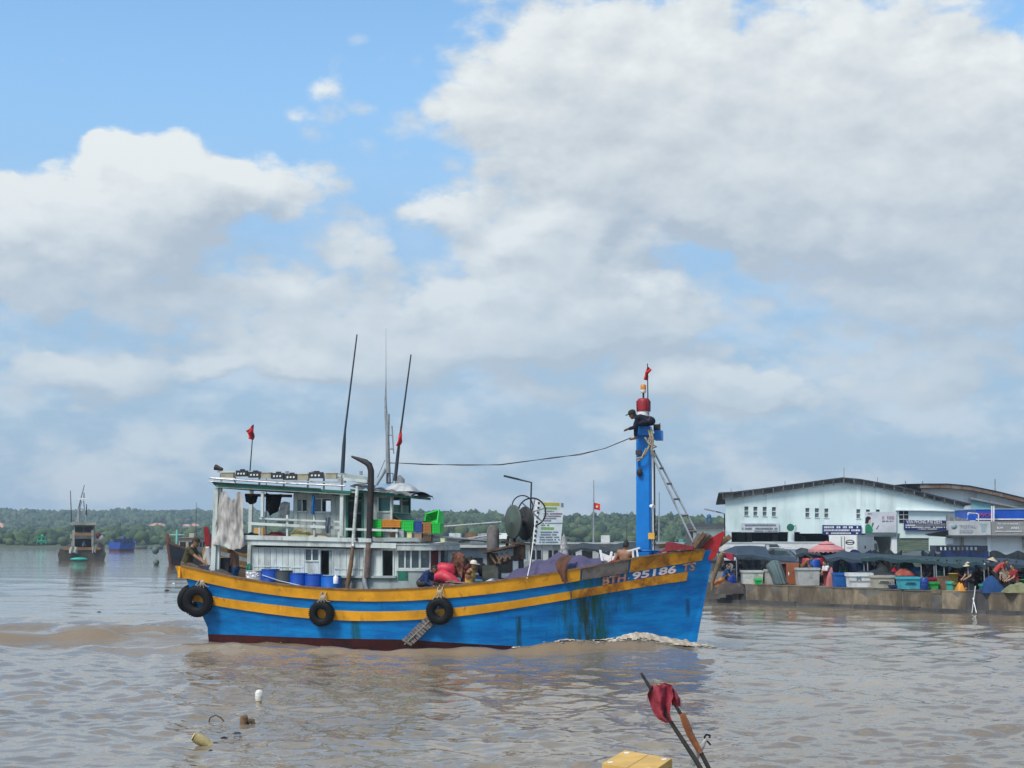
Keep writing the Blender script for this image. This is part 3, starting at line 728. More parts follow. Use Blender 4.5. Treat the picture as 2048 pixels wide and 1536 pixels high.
def upper_works():
    VC = 1.05; uf = P(783, 1040, -VC).x; zt = P(690, 986, -VC).z+.02
    def wall(mb, x0, y0, x1, y1, v=-VC, th=.04): return rect(mb, x0, y0, x1, y1, v, th)
    # cabin near side, board by board round its openings
    T0, B0 = 986, 1077
    for x0, x1, spans in ((587, 595, ((T0, B0),)), (595, 613, ((T0, 999), (1022, B0))), (613, 625, ((T0, B0),)), (625, 661, ((T0, 998), (1023, B0))), (661, 672, ((T0, B0),)), (672, 694, ((T0, B0),)),
                          (726, 741, ((T0, B0),)), (741, 755, ((T0, B0),)), (755, 783, ((T0, 995), (1024, B0)))):
        for y0, y1 in spans:
            s = MB(); wall(s, x0+.3, y0, x1-.3, y1); s.build('cabin_board', grey_wood, boat)
    for x0, y0, x1, y1, cut in ((595, 999, 613, 1022, 604), (625, 998, 661, 1023, 643)):
        s = MB(); wall(s, x0, y0-1.5, x1, y0, -VC-.02, .06); wall(s, x0, y1, x1, y1+2, -VC-.03, .07); wall(s, cut-1, y0, cut+1, y1, -VC-.01, .05)
        w = s.build('cabin_window', white_wood, boat)
        for a, b in (((x0, cut-1),) if x0 == 595 else ((x0, cut-1),)):
            g = MB(); wall(g, a, y0, b, y1, -VC+.015, .008); g.build('pane', glass, w)
    s = MB(); wall(s, 692, 992, 696, B0, -VC-.02, .07); wall(s, 723, 992, 727, B0, -VC-.02, .07); wall(s, 696, 989, 723, 993, -VC-.02, .07); s.build('cabin_door_frame', green, boat)
    s = MB(); wall(s, 754, 993, 757, 1025, -VC-.02, .06); wall(s, 780.5, 993, 784, 1077, -VC-.03, .08); wall(s, 757, 1022, 781, 1025, -VC-.03, .06)
    w = s.build('wheelhouse_window', white_wood, boat); g = MB(); wall(g, 757, 995, 780, 1022, -VC+.01, .008); g.build('pane', mat('teal_glass', (.012, .10, .09), .15, spec=.5, bump=0), w)
    # front of the wheelhouse: sill, four lights with green lower screens
    z0, z1, zs = P(783, 1076, -VC).z, P(783, 990, -VC).z, P(783, 1024, -VC).z
    s = MB(); s.box((uf-.02, 0, (z0+zs)/2), (.05, 2*VC-.02, zs-z0)); s.build('wheelhouse_front', grey_wood, boat)
    s = MB(); s.box((uf-.02, 0, z1+.01), (.06, 2*VC, .10)); s.build('window_head', green, boat)
    for y in (-.99, -.02, .99):
        s = MB(); s.box((uf, y, (zs+z1)/2), (.07, .07, z1-zs)); s.build('front_post', white_wood if y < .5 else green, boat)
    for y in (-.5, .48):
        s = MB(); s.box((uf-.01, y, zs+.12), (.03, .87, .24)); s.build('front_screen', green, boat)
    s = MB(); s.prism([(uf+.01, -.98, zs-.03), (uf+.62, -.9, z0+.28), (uf+.62, .9, z0+.28), (uf+.01, .98, zs-.03)], (0, 0, -.03)); s.build('spray_board', green, boat)
    ua = P(587, 1030, -VC).x
    s = MB(); s.box((ua+.02, 0, (z0+z1)/2), (.04, 2*VC-.1, z1-z0)); s.build('cabin_aft_wall', grey_wood, boat)
    zq = lerp(zs, z1, .5)                            # far side leaves its windows open to the sky
    for a, b, lo, hi in ((ua, uf, z0, zs), (ua, uf, z1-.12, z1+.08), (ua, ua+.35, zs, z1-.12), (ua+1.0, ua+1.7, zs, z1-.12), (ua+2.1, ua+2.5, zs, z1-.12), (uf-.35, uf, zs, z1-.12), (uf-1.1, uf-.75, zs, z1-.12)):
        s = MB(); s.box(((a+b)/2, VC, (lo+hi)/2), (b-a-.01, .04, hi-lo-.004)); s.build('far_cabin_wall', grey_wood, boat)
    # roof: deck of planks, green fascia, cap lines, carried on posts
    e0, e1 = P(424, 966, -1.62), P(702, 983, -1.62)
    s = MB(); s.prism([(e0.x, -1.55, e0.z), (e1.x+.15, -1.55, e1.z), (e1.x+.15, 1.6, e1.z), (e0.x, 1.6, e0.z)], (0, 0, -.05)); s.build('roof', grey_wood, boat)
    s = MB(); quad(s, [(424, 965), (702, 982), (702, 986.5), (430, 971.5)], -1.64, .05); s.build('roof_fascia', green, boat)
    s = MB(); quad(s, [(431, 972.2), (700, 987), (700, 990), (433, 975)], -1.61, .05); s.build('roof_trim', mat('pale_green_trim', (.33, .42, .36), .6, dirt=(.2, .2, .17), amt=.4), boat)
    s = MB(); quad(s, [(424, 963.3), (640, 976.5), (640, 978), (424, 965)], -1.70, .10); s.build('roof_edge_strip', black_metal, boat)
    for i in range(8):                               # beams and stowed planks seen from below
        x = lerp(e0.x+.2, e1.x, i/7); z = lerp(e0.z, e1.z, i/7)-.11
        s = MB(); s.bar((x, -1.5, z), (x, 1.5, z), .07, .10); s.build('roof_beam', wood_dark, boat)
    for y in (-.5, .1, .7):
        s = MB(); a, b = P(492, 990, y), P(582, 992, y); s.bar(a, b, .22, .09); s.build('stowed_plank', mat('red_brown_board', (.22, .075, .04), .7, dirt=(.1, .05, .03), amt=.4, bump=.4), boat)
    for x0, y0, x1, y1, v, w in ((434, 976, 427, 1142, -1.45, .15), (441, 976, 436, 1142, -1.40, .10), (525.5, 984, 524.5, 1034, -1.50, .085), (684.5, 989, 683, 1072, -1.50, .11), (434, 976, 429, 1142, 1.45, .12), (525, 984, 524, 1066, 1.47, .085), (683, 990, 681, 1070, 1.45, .085)):
        a, b = P(x0, y0, v), P(x1, y1, v)
        if v > 0: a = P(x0, y0, -v); b = P(x1, y1, -v); a.y = b.y = v
        s = MB(); s.bar(a, b, w, w, (1, 0, 0)); s.build('canopy_post', white_wood, boat)
    f0, f1 = P(700, 976, -1.3), P(818, 994, -1.3)    # forward roof with a ragged dark sheet on top
    s = MB(); s.prism([(f0.x, -1.28, f0.z-.03), (f1.x, -1.28, f1.z+.04), (f1.x, 1.28, f1.z+.04), (f0.x, 1.28, f0.z-.03)], (0, 0, -.08)); s.build('wheelhouse_roof', green, boat)
    s = MB(); g0, g1 = P(700, 972, -1.38), P(822, 989, -1.38)
    def tarp(i, j): return (lerp(g0.x, g1.x, i), lerp(-1.4, 1.4, j)+.05*math.sin(i*37), lerp(g0.z, g1.z, i)+.10*math.cos((j-.5)*3)+.025*math.sin(i*31+j*5)-(.05*abs(math.sin(i*23)) if j in (0, 1) else 0))
    s.sheet(tarp, 26, 8, (0, 0, -.02)); s.build('roof_sheeting', mat('tar_sheet', (.05, .055, .055), .8, dirt=(.25, .26, .25), amt=.5, dscale=2.5, bump=.5), boat)
    s = MB(); a = P(815, 991, -.9); b = P(859, 991, -.2); s.prism([(a.x, -.9, a.z), (b.x, -.3, b.z), (b.x, .2, b.z), (a.x, .9, a.z)], (0, 0, -.03)); s.build('roof_visor', black_metal, boat)
    s = MB(); q = P(797, 975, -.6)
    s.sheet(lambda i, j: (q.x+lerp(-.45, .55, i), -.6+lerp(-.35, .7, j), q.z-.13+.28*max(0, math.sin(math.pi*i))**.5*max(0, math.sin(math.pi*j))**.5), 12, 8); s.build('roof_bundle', mat('grey_tarp', (.42, .44, .44), .8, dirt=(.2, .2, .19), amt=.4, bump=.6, bscale=8), boat)
    s = MB(); q = P(770, 972, -.3); s.sheet(lambda i, j: (q.x+lerp(-.35, .35, i), -.3+lerp(-.5, .5, j), q.z-.15+.22*max(0, math.sin(math.pi*i))**.5*max(0, math.sin(math.pi*j))**.5), 10, 6); s.build('roof_bundle', mat('blue_grey_tarp', (.22, .31, .42), .8, bump=.6, bscale=8), boat)
    q = P(797, 962, -.2); s = MB(); s.prism([(q.x-.12, -.2, q.z-.15), (q.x+.16, -.2, q.z-.15), (q.x+.16, -.2, q.z+.06), (q.x+.02, -.2, q.z+.2), (q.x-.12, -.2, q.z+.06)], (0, .16, 0)); s.build('antenna_block', grey_metal, boat)
    # light rack on the roof
    a, b = P(440, 944, -.9), P(690, 953, -.9)
    s = MB(); s.bar(a, b, .05, .09); s.build('rack_rail', white_wood, boat)
    s = MB(); s.bar(a+Vector((0, -.35, -.24)), b+Vector((0, -.35, -.20)), .10, .05); s.build('rack_rail', steel, boat)
    for x in (443, 470, 519, 568, 616, 648, 684):
        p = P(x, 948, -.9); s = MB(); s.bar(p+Vector((0, -.0, .02)), (p.x, -.9, lerp(e0.z, e1.z, (p.x-e0.x)/(e1.x-e0.x))), .05, .05, (1, 0, 0)); s.build('rack_post', grey_metal, boat)
    lampm = mat('lamp_housing', (.03, .032, .035), .5, bump=.1); lens = mat('lamp_lens', (.75, .72, .65), .15, bump=0)
    for x0, x1, y in ((472, 494, 941), (497, 521, 943.5), (543, 567, 946), (570, 594, 948), (618, 645, 944.5)):
        p0, p1 = P(x0, y, -1.15), P(x1, y+.5, -1.15); h = .19; w = p1.x-p0.x
        s = MB(); s.box(((p0.x+p1.x)/2, -1.1, p0.z-h/2), (w, .14, h)); s.box(((p0.x+p1.x)/2, -1.06, p0.z+.02), (w*.4, .05, .05)); L = s.build('fishing_lamp', lampm, boat)
        for k in (.24, .5, .76):
            g = MB(); g.cyl((lerp(p0.x, p1.x, k), -1.172, p0.z-h*.55), (lerp(p0.x, p1.x, k), -1.19, p0.z-h*.55), .035, .03, 8); g.build('lens', lens, L)
    for x0, x1, y in ((443, 467, 945), (521, 542, 945), (595, 617, 948), (652, 673, 946)):
        p0, p1 = P(x0, y, -1.12), P(x1, y+1, -1.12)
        s = MB(); s.box(((p0.x+p1.x)/2, -1.08, p0.z-.10), (p1.x-p0.x, .12, .17)); s.box(((p0.x+p1.x)/2, -1.08, p0.z-.01), (p1.x-p0.x+.02, .15, .02)); s.build('ballast_box', mat('beige_metal', (.36, .33, .23), .6, dirt=(.2, .17, .12), amt=.4), boat)
    for x in (438, 517, 574, 626, 722):
        p = P(x, 941 if x < 500 else 946, -.9); s = MB(); s.box(p, (.08, .08, .12)); s.build('stud', grey_metal, boat)
    s = MB(); a, b = P(689, 947.5, -1.1), P(742, 956, -1.1); s.bar(a+Vector((0, 0, -.1)), b+Vector((0, 0, -.1)), .06, .22); s.build('side_board', grey_wood, boat)
    s = MB(); a, b = P(688, 958, -1.2), P(735, 963, -1.2); s.bar(a, b, .1, .1); s.build('side_board', white_wood, boat)
    p = P(436, 938, -.9); s = MB(); s.cyl(p+Vector((-.10, 0, .06)), p+Vector((.16, 0, -.02)), .10, .05, 10); s.bar(p+Vector((.1, 0, 0)), p+Vector((.1, 0, -.35)), .04, .04, (1, 0, 0)); s.build('horn', black_metal, boat)
    for y0, y1, y in ((955.5, 957.5, -1.3), (963, 966, -1.5)):
        s = MB(); s.tube([P(418, y0, y), P(470, y1, y)], .025, 6); s.build('roof_pole', steel, boat)
    s = MB(); s.tube([P(426, 957, -1.55), P(560, 966, -1.5), P(690, 972, -1.5)], .03, 6); s.build('roof_pole', steel, boat)
upper_works()
def masts():
    # whip aerials, lattice mast, exhaust, pale pole
    for nm, pts, rs in (('aerial', ((684, 958), (688, 890), (690, 862), (714, 669)), (.07, .06, .035, .022)), ('aerial', ((790, 962), (796, 905), (799, 880), (822, 709)), (.06, .055, .035, .022))):
        s = MB(); s.tube([P(x, y, -.5) for x, y in pts], rs, 7); s.build(nm, mat('aerial_dark', (.03, .045, .06), .5, bump=.1), boat)
    p = P(684, 956, -.5); s = MB(); s.box(p, (.22, .22, .30)); s.build('aerial_base', grey_wood, boat)
    s = MB(); s.tube([P(777, 968, -.2), P(775, 880, -.2), P(776.5, 828, -.2)], (.085, .065, .05), 8); s.build('lattice_pole', grey_metal, boat)
    s = MB(); s.tube([P(774, 880, -.2), P(772, 830, -.2), P(771, 798, -.2), P(772, 765, -.2), P(772, 718, -.2), P(772, 657, -.2)], (.035, .05, .035, .012, .008, .004), 6); s.build('aerial', grey_metal, boat)
    s = MB(); s.tube([P(784, 852, -.2), P(787.5, 908, -.2)], .022, 5); s.build('lattice_pole', grey_metal, boat)
    for y0, x0, x1 in ((869, 772, 786), (897, 773, 788), (925, 773, 795)):
        s = MB(); s.tube([P(x0, y0, -.2), P(x1, y0+1, -.2)], .025, 5); s.build('crosspiece', grey_metal, boat)
    s = MB(); s.tube([P(752, 970, -.25), P(776, 931, -.2)], .06, 6); s.build('mast_brace', grey_wood, boat)
    s = MB(); s.tube([P(770, 920, -.2), P(755, 955, -.6)], .012, 4); s.build('mast_stay', black_metal, boat)
    p = P(780, 956, -.3); s = MB()
    for dx, dz in ((-.1, 0), (.1, 0)): s.bar((p.x+dx, p.y, p.z-.15), (p.x+dx, p.y, p.z+.15), .02, .02, (1, 0, 0))
    for dz in (-.15, .15): s.bar((p.x-.1, p.y, p.z+dz), (p.x+.1, p.y, p.z+dz), .02, .02)
    s.build('mast_hoop', black_metal, boat)
    V = -1.42
    s = MB(); pts = [(703, 913), (716, 918), (731, 924), (738.5, 930), (742, 941), (742, 970), (740.5, 1030), (738.5, 1085)]
    s.tube([P(x, y, V) for x, y in pts], (.03, .06, .09, .102, .102, .102, .102, .102), 12); s.build('exhaust_pipe', black_metal, boat)
    s = MB(); s.tube([P(738.5, 1080, V), P(737, 1110, V), P(733.5, 1155, V)], (.125, .105, .10), 12); s.build('exhaust_pipe', mat('rusty_pipe', (.17, .13, .12), .7, dirt=(.10, .05, .03), amt=.5, dscale=6, bump=.4), boat, 'rust brown lower length of the exhaust pipe')
    s = MB(); s.tube([P(731, 1085, V-.02), P(729, 1140, V), P(729, 1164, V), P(731, 1176, V), P(735, 1184, V)], (.05, .06, .085, .08, .08), 10); s.build('water_pipe', steel, boat)
    s = MB(); s.tube([P(715, 972, -1.52), P(711, 1020, -1.52), P(706, 1088, -1.52)], .055, 8); s.build('pale_pole', mat('flaking_white', (.58, .62, .58), .7, dirt=(.25, .27, .24), amt=.5, dscale=9, bump=.4), boat)
    s = MB(); s.tube([P(706, 1088, -1.5), P(703, 1120, -1.5), P(697, 1160, -1.5), P(694, 1178, -1.5)], (.05, .07, .075, .07), 8); s.build('drain_pole', wood_brown, boat)
    p = P(714, 1079, -1.53); s = MB(); s.cyl(p+Vector((0, -.05, 0)), p, .05, .05, 10); s.build('vent', black_metal, boat)
    p = P(706, 1091, -1.55); s = MB(); s.ball(p, .05, 8, 6); s.build('white_lamp', white_paint, boat)
    # blue foremast
    a, b = P(1288, 1130, 0), P(1288, 866, 0); w = .46; c = mast_blue
    s = MB(); n = 8
    for k in range(n):
        pass
    for i, (x, y) in enumerate(((1, 1),)):
        poly = [(-.23, -.12), (-.17, -.18), (.17, -.18), (.23, -.12), (.23, .12), (.17, .18), (-.17, .18), (-.23, .12)]
        s.prism([(a.x+x, y, a.z-.6) for x, y in poly], (b.x-a.x, 0, b.z-a.z+.6))
    s.build('foremast', c, boat)
    s = MB(); x0, x1 = P(1273, 862, -.2), P(1301, 862, -.2); z0, z1 = P(1287, 871, -.2).z, P(1287, 853, -.2).z
    s.box(((x0.x+x1.x)/2, -.08, (z0+z1)/2), (x1.x-x0.x, .55, z1-z0)); s.build('mast_head', c, boat)
    x2, x3 = P(1309, 870, -.1), P(1324, 870, -.1); z2, z3 = P(1316, 880, -.1).z, P(1316, 861, -.1).z
    s = MB(); s.box(((x2.x+x3.x)/2, .05, (z2+z3)/2), (x3.x-x2.x, .45, z3-z2)); s.bar(((x1.x), .15, (z2+z3)/2), (x2.x, .15, (z2+z3)/2), .12, .15); s.build('mast_arm', c, boat)
    s = MB(); p = P(1314, 856, 0); s.box(p, (.20, .2, .22)); s.bar(p+Vector((.1, -.1, -.12)), p+Vector((.1, -.1, .14)), .03, .03, (1, 0, 0)); s.build('mast_fitting', black_metal, boat)
    zr0, zr1 = P(1287, 823, 0).z, P(1287, 797, 0).z; cx = P(1287, 810, 0).x
    s = MB(); s.lathe(((.17, P(1287, 853, -.2).z-.02), (.19, zr0-.30), (.19, zr0)), (cx, 0, 0), 14); s.build('mast_neck', white_paint, boat)
    s = MB(); s.lathe(((.205, zr0), (.215, zr1-.10), (.19, zr1-.04), (.15, zr1)), (cx, 0, 0), 14)
    for k in range(4): s.bar((cx+.215*math.cos(k*1.57+.4), .215*math.sin(k*1.57+.4), zr0), (cx+.22*math.cos(k*1.57+.4), .22*math.sin(k*1.57+.4), zr1-.08), .05, .02, (1, 0, 0))
    s.build('mast_cap', mat('cap_red', (.30, .012, .02), .5, dirt=(.12, .01, .015), amt=.4, bump=.2), boat)
    z = P(1287, 786, 0).z; zt = P(1287, 769, 0).z
    s = MB(); s.cyl((cx, 0, zr1), (cx, 0, z), .03, .03, 8); s.build('beacon_stalk', black_metal, boat)
    s = MB(); s.lathe(((.07, z), (.09, z+.03), (.09, z+.10)), (cx, 0, 0), 12); bb = s.build('beacon', white_paint, boat)
    s = MB(); s.lathe(((.088, z+.10), (.092, zt-.03), (.06, zt)), (cx, 0, 0), 12); s.build('amber_lens', mat('amber', (.52, .20, .03), .2, bump=0), bb)
    s = MB(); p = P(1303, 1072, -.2); s.box(p, (.19, .12, .19)); s.build('switch_box', mat('box_yellow', (.72, .42, .06), .5, dirt=(.3, .2, .08), amt=.3), boat)
    s = MB(); s.tube([P(1305.5, 905, -.1), P(1306.5, 1100, -.1)], .018, 5); s.build('hoist_cable', white_paint, boat)
    s = MB(); s.tube([P(1308.5, 900, -.05), P(1309.5, 1042, -.05)], .025, 5); s.build('hoist_cable', black_metal, boat)
    s = MB()
    for i in range(9):
        q = P(1309.5, 1044+i*5.5, -.05); s.torus(q, .035, .012, Euler((0, 0, (i % 2)*1.57)).to_matrix(), 8, 5)
    s.tube([P(1309.5, 1042, -.05), P(1308.5, 1105, -.05)], .008, 4); s.build('hoist_chain', black_metal, boat)
    p = P(1309, 1066, -.05); s = MB(); s.ball(p, (.08, .06, .11), 8, 6); s.build('hook_block', black_metal, boat)
    p = P(1278, 950, -.2); s = MB(); s.box(P(1277, 905, -.22), (.17, .12, .13)); s.build('mast_bracket', wood_dark, boat)
    s = MB(); q = P(1279, 945, -.25); s.ball(q, (.09, .06, .13), 8, 6); s.tube([P(1278, 935, -.25), P(1277, 915, -.25)], .02, 5); s.build('pulley', black_metal, boat)
    s = MB(); q = P(1301, 1012, -.2); s.cyl(q, q+Vector((.1, -.08, -.03)), .05, .07, 8); s.build('deck_lamp', white_paint, boat)
    # ropes wound round the mast head
    rp = MB(); rr = random.Random(3)
    rp.tube([P(1297, 860, -.42), P(1303, 880, -.45), P(1296, 898, -.40), P(1288, 912, -.36), P(1276, 922, -.36), P(1272, 917, -.36), P(1284, 915, -.38), P(1293, 897, -.4)], .032, 6)
    rp.tube([P(1290, 875, -.42), P(1299, 890, -.44), P(1308, 890, -.4), P(1313, 893, -.35), P(1304, 897, -.38), P(1296, 885, -.4), P(1303, 865, -.4)], .032, 6)
    rp.tube([P(1302, 858, -.4), P(1306, 878, -.42), P(1303, 900, -.4), P(1310, 912, -.3)], .04, 6); rp.build('mast_rope', rope, boat)
masts()

# ------------------------------------------------------------------ people: one continuous skin grown round a posed skeleton, clothes as children
def surf_nets(val, org, h):
    S = val < 0; nx, ny, nz = val.shape
    cor = [(i, j, k) for i in (0, 1) for j in (0, 1) for k in (0, 1)]
    def sl(A, c): return A[c[0]:nx-1+c[0], c[1]:ny-1+c[1], c[2]:nz-1+c[2]]
    cnt = sum(sl(S, c).astype(np.int8) for c in cor); act = (cnt > 0) & (cnt < 8)
    idx = -np.ones(act.shape, dtype=np.int64); ii = np.argwhere(act); idx[act] = np.arange(len(ii))
    acc = np.zeros((len(ii), 3)); n = np.zeros(len(ii))
    cv = {c: sl(val, c)[act] for c in cor}
    for a in cor:
        for ax in range(3):
            if a[ax] == 0:
                b = list(a); b[ax] = 1; b = tuple(b); va, vb = cv[a], cv[b]; m = (va < 0) != (vb < 0)
                t = np.where(m, va/np.where(m, va-vb, 1), 0)
                p = np.array(a, float)[None, :].repeat(len(ii), 0); p[:, ax] += t
                acc[m] += p[m]; n[m] += 1
    V = (ii+acc/n[:, None])*h+org
    Q = []
    for ax in range(3):
        o = [1, 1, 1]; o[ax] = 0
        A = S[o[0]:nx-1, o[1]:ny-1, o[2]:nz-1] if True else None
        s1 = [slice(1, n_-1) for n_ in val.shape]; s1[ax] = slice(0, val.shape[ax]-1)
        s2 = list(s1); s2[ax] = slice(1, val.shape[ax])
        a, b = S[tuple(s1)], S[tuple(s2)]
        e = np.argwhere(a != b); off = np.array([1 if k != ax else 0 for k in range(3)]); e0 = e+off; flip = a[tuple(e.T)]
        u, w = [(1, 2), (2, 0), (0, 1)][ax]
        q = []
        for du, dw in ((0, 0), (1, 0), (1, 1), (0, 1)):
            c = e0.copy(); c[:, u] -= du; c[:, w] -= dw; q.append(idx[tuple(c.T)])
        q = np.stack(q, 1); q[~flip] = q[~flip][:, ::-1]; Q.append(q)
    return V, np.concatenate(Q)
def ik(a, c, l1, l2, pole):
    """the joint between a and c of a two bone limb, bent towards pole; c is pulled in if it is out of reach"""
    d = c-a; L = d.length
    if L > (l1+l2)*.995: c = a+d*((l1+l2)*.995/L); d = c-a; L = d.length
    if L < 1e-4: L = 1e-4
    k = (l1*l1-l2*l2+L*L)/(2*L); h = math.sqrt(max(0, l1*l1-k*k)); d = d/L
    p = pole-d*pole.dot(d); p = p.normalized() if p.length > 1e-5 else d.orthogonal().normalized()
    return a+d*k+p*h, c
SKIN = lambda k: mat('skin_%s' % k, {'brown': (.27, .135, .075), 'tan': (.36, .20, .12), 'dark': (.16, .08, .048)}[k], .55, var=.1, bump=.1)
HAIR = mat('black_hair', (.012, .010, .009), .6, bump=.6, bscale=80)
def cloth(name, c): return mat('cloth_'+name, c, .9, var=.2, dirt=tuple(x*.6 for x in c), amt=.3, dscale=5, bump=.5, bscale=18)
def person(fr, label, pel, neck, head, face, hands, feet, shirt=None, sleeve=.6, pants=None, long=True, skin='brown', hat=None, hat_m=None, s=1., vox=.017, elbow=None, knee=None, hair=True, look=None, group=None):
    pel, neck, head = Vector(pel), Vector(neck), Vector(head); f = Vector(face).normalized(); up = (neck-pel).normalized()
    lat = Vector((0, 0, 1)).cross(f).normalized() if abs(f.z) < .9 else Vector((0, 1, 0))
    lk = Vector(look).normalized() if look else f
    t = neck-up*.04*s
    sh = [t+lat*.175*s, t-lat*.175*s]; hp = [pel+lat*.085*s, pel-lat*.085*s]
    elbow = elbow or (-f*.6-Vector((0, 0, .7))); knee = knee or (f+Vector((0, 0, .25)))
    B = []                                           # a, b, ra, rb, region
    def bone(a, b, ra, rb, reg): B.append((np.array(a), np.array(b), ra*s, rb*s, reg))
    mid = (pel+neck)/2; chest = pel.lerp(neck, .72)
    bone(pel+lat*.06*s, mid+lat*.05*s, .115, .105, 0); bone(pel-lat*.06*s, mid-lat*.05*s, .115, .105, 0)
    bone(mid+lat*.05*s, chest+lat*.085*s, .105, .11, 0); bone(mid-lat*.05*s, chest-lat*.085*s, .105, .11, 0)
    bone(sh[0], sh[1], .07, .07, 0); bone(chest, neck, .10, .062, 0); bone(neck, head-lk*.01*s, .055, .05, 5)
    fing = []
    for i, (h, sg) in enumerate(zip(hands, (1, -1))):
        e, w = ik(sh[i], Vector(h), .28*s, .25*s, elbow+lat*sg*.35)
        d = (w-e).normalized(); bone(sh[i], e, .055, .043, 1); bone(e, w, .043, .028, 2)
        hd = (d+f*.15-Vector((0, 0, .15))).normalized(); pe = w+hd*.075*s; bone(w, pe, .03, .034, 3)
        side_ = hd.cross(Vector((0, 0, 1))); side_ = side_.normalized() if side_.length > .1 else lat
        nrm = side_.cross(hd)
        for k, (o, L) in enumerate(((-.030, .062), (-.010, .072), (.010, .068), (.029, .052))):
            r0 = pe+side_*o*s; m = r0+(hd-nrm*.15)*L*.55*s; e2 = m+(hd-nrm*.7).normalized()*L*.5*s; fing.append((r0-hd*.02*s, m, e2))
        r0 = w+hd*.03*s+side_*(-.03*sg)*s; fing.append((r0, r0+(hd*.6-side_*sg*.8).normalized()*.035*s, r0+(hd-side_*sg*.4).normalized()*.068*s))
    for i, ft in enumerate(feet):
        k, a = ik(hp[i], Vector(ft), .40*s, .39*s, knee)
        bone(hp[i], k, .085, .058, 6); bone(k, a, .055, .036, 7); bone(a-f*.03*s-Vector((0, 0, .03*s)), a+f*.15*s-Vector((0, 0, .045*s)), .037, .03, 8)
    H = np.array(head); r = .098*s
    pts = np.array([q for b in B for q in (b[0]-max(b[2], b[3])*1.25, b[0]+max(b[2], b[3])*1.25, b[1]-max(b[2], b[3])*1.25, b[1]+max(b[2], b[3])*1.25)]+[H-.15*s, H+.15*s])
    lo, hi = pts.min(0)-.04, pts.max(0)+.04
    g = [np.arange(lo[i], hi[i]+vox, vox) for i in range(3)]; G = np.stack(np.meshgrid(*g, indexing='ij'), -1)
    def cap(p, a, b, ra, rb):
        ab = b-a; tt = np.clip(((p-a)@ab)/max(ab@ab, 1e-9), 0, 1); return np.linalg.norm(p-a-tt[..., None]*ab, axis=-1)-(ra+(rb-ra)*tt)
    def smin(a, b, k): hh = np.clip(.5+.5*(b-a)/k, 0, 1); return b+(a-b)*hh-k*hh*(1-hh)
    D = None
    lu = lk.cross(lat).normalized(); lu = lu if lu.z > 0 else -lu
    M = np.array([lk, lat, lu])
    q = (G-H)@M.T; hd_ = (np.linalg.norm(q/np.array([.098, .076, .118])/s, axis=-1)-1)*.085*s
    jaw = np.linalg.norm((q-np.array([.035, 0, -.075])*s)/np.array([1., .9, .85]), axis=-1)-.052*s
    D = smin(hd_, jaw, .03*s)
    for b in B: D = smin(D, cap(G, *b[:4]), .022*s if b[4] in (0, 5) else .012*s)
    V, Q = surf_nets(D, lo, vox)
    # region of every vertex: nearest bone
    dist = np.stack([cap(V, *b[:4]) for b in B], 1); near = dist.argmin(1)
    hq = (V-H)@M.T; ishead = (np.linalg.norm(hq/np.array([.12, .1, .14])/s, axis=-1) < 1)
    reg = np.array([b[4] for b in B])[near]; reg[ishead] = 9
    par = np.zeros(len(V))
    for bi, b in enumerate(B):
        m = near == bi; ab = b[1]-b[0]; par[m] = np.clip(((V[m]-b[0])@ab)/max(ab@ab, 1e-9), 0, 1)
    base = Vector((pel.x, pel.y, min(p[2] for p in feet)-.07*s))
    root = thing('person', label, 'person', fr, base, group)
    mb = MB(); mb.add(V, Q.tolist(), True)
    for a, m, e in fing: mb.tube([a, m, e], (.011*s, .010*s, .007*s), 5)
    nose = head+lk*.098*s-lu*.015*s
    mb.ball(nose, (.016*s, .012*s, .02*s), 6, 4)
    for sg in (1, -1): mb.ball(head+lat*sg*.077*s-lu*.01*s, (.018*s, .008*s, .03*s), 6, 4)
    mb.mat(1)
    for sg in (1, -1): mb.ball(head+lk*.088*s+lat*sg*.031*s+lu*.015*s, .010*s, 6, 4)
    mb.box(head+lk*.082*s-lu*.062*s, (.012*s, .035*s, .007*s), Matrix((lk, lat, lu)).transposed())
    mb.build('body', [SKIN(skin), mat('eye_dark', (.02, .012, .01), .4, bump=0)], root)
    N = np.zeros_like(V); fn = np.cross(V[Q[:, 1]]-V[Q[:, 0]], V[Q[:, 3]]-V[Q[:, 0]])
    for k in range(4): np.add.at(N, Q[:, k], fn)
    N /= np.linalg.norm(N, axis=1)[:, None]+1e-12
    def shell(name, sel, m, th):
        keep = sel[Q].all(1)
        if not keep.any(): return
        F = Q[keep]; ids = np.unique(F); mp = -np.ones(len(V), dtype=int); mp[ids] = np.arange(len(ids))
        wr = np.array([mnoise.noise(Vector(V[i]*9)) for i in ids])*.008*s
        c = MB(); c.add(V[ids]+N[ids]*(th*s+wr[:, None]), mp[F].tolist(), True); c.build(name, m, root)
    low = ((V-np.array(pel))@np.array(up)) < .03*s
    if shirt is not None:
        sel = ((reg == 0) & (~low))
        if sleeve > 0: sel |= (reg == 1) & (par < sleeve)
        if sleeve > 1: sel |= (reg == 2) & (par < sleeve-1)
        if sleeve == 0: sel &= (np.abs((V-np.array(neck))@np.array(lat)) < .165*s)
        shell('shirt', sel, shirt, .014)
    if pants is not None:
        sel = ((reg == 0) & low) | ((reg == 6) & (par < (2 if long else .75)))
        if long: sel |= (reg == 7) & (par < .9)
        shell('trousers' if long else 'shorts', sel, pants, .016)
    if hair:
        shell('hair', (reg == 9) & ((hq[:, 2]-.35*hq[:, 0]*0 > .02*s) | (hq[:, 0] < -.015*s)) & (hq[:, 0] < .065*s) & (hq[:, 2] > -.075*s), HAIR, .010)
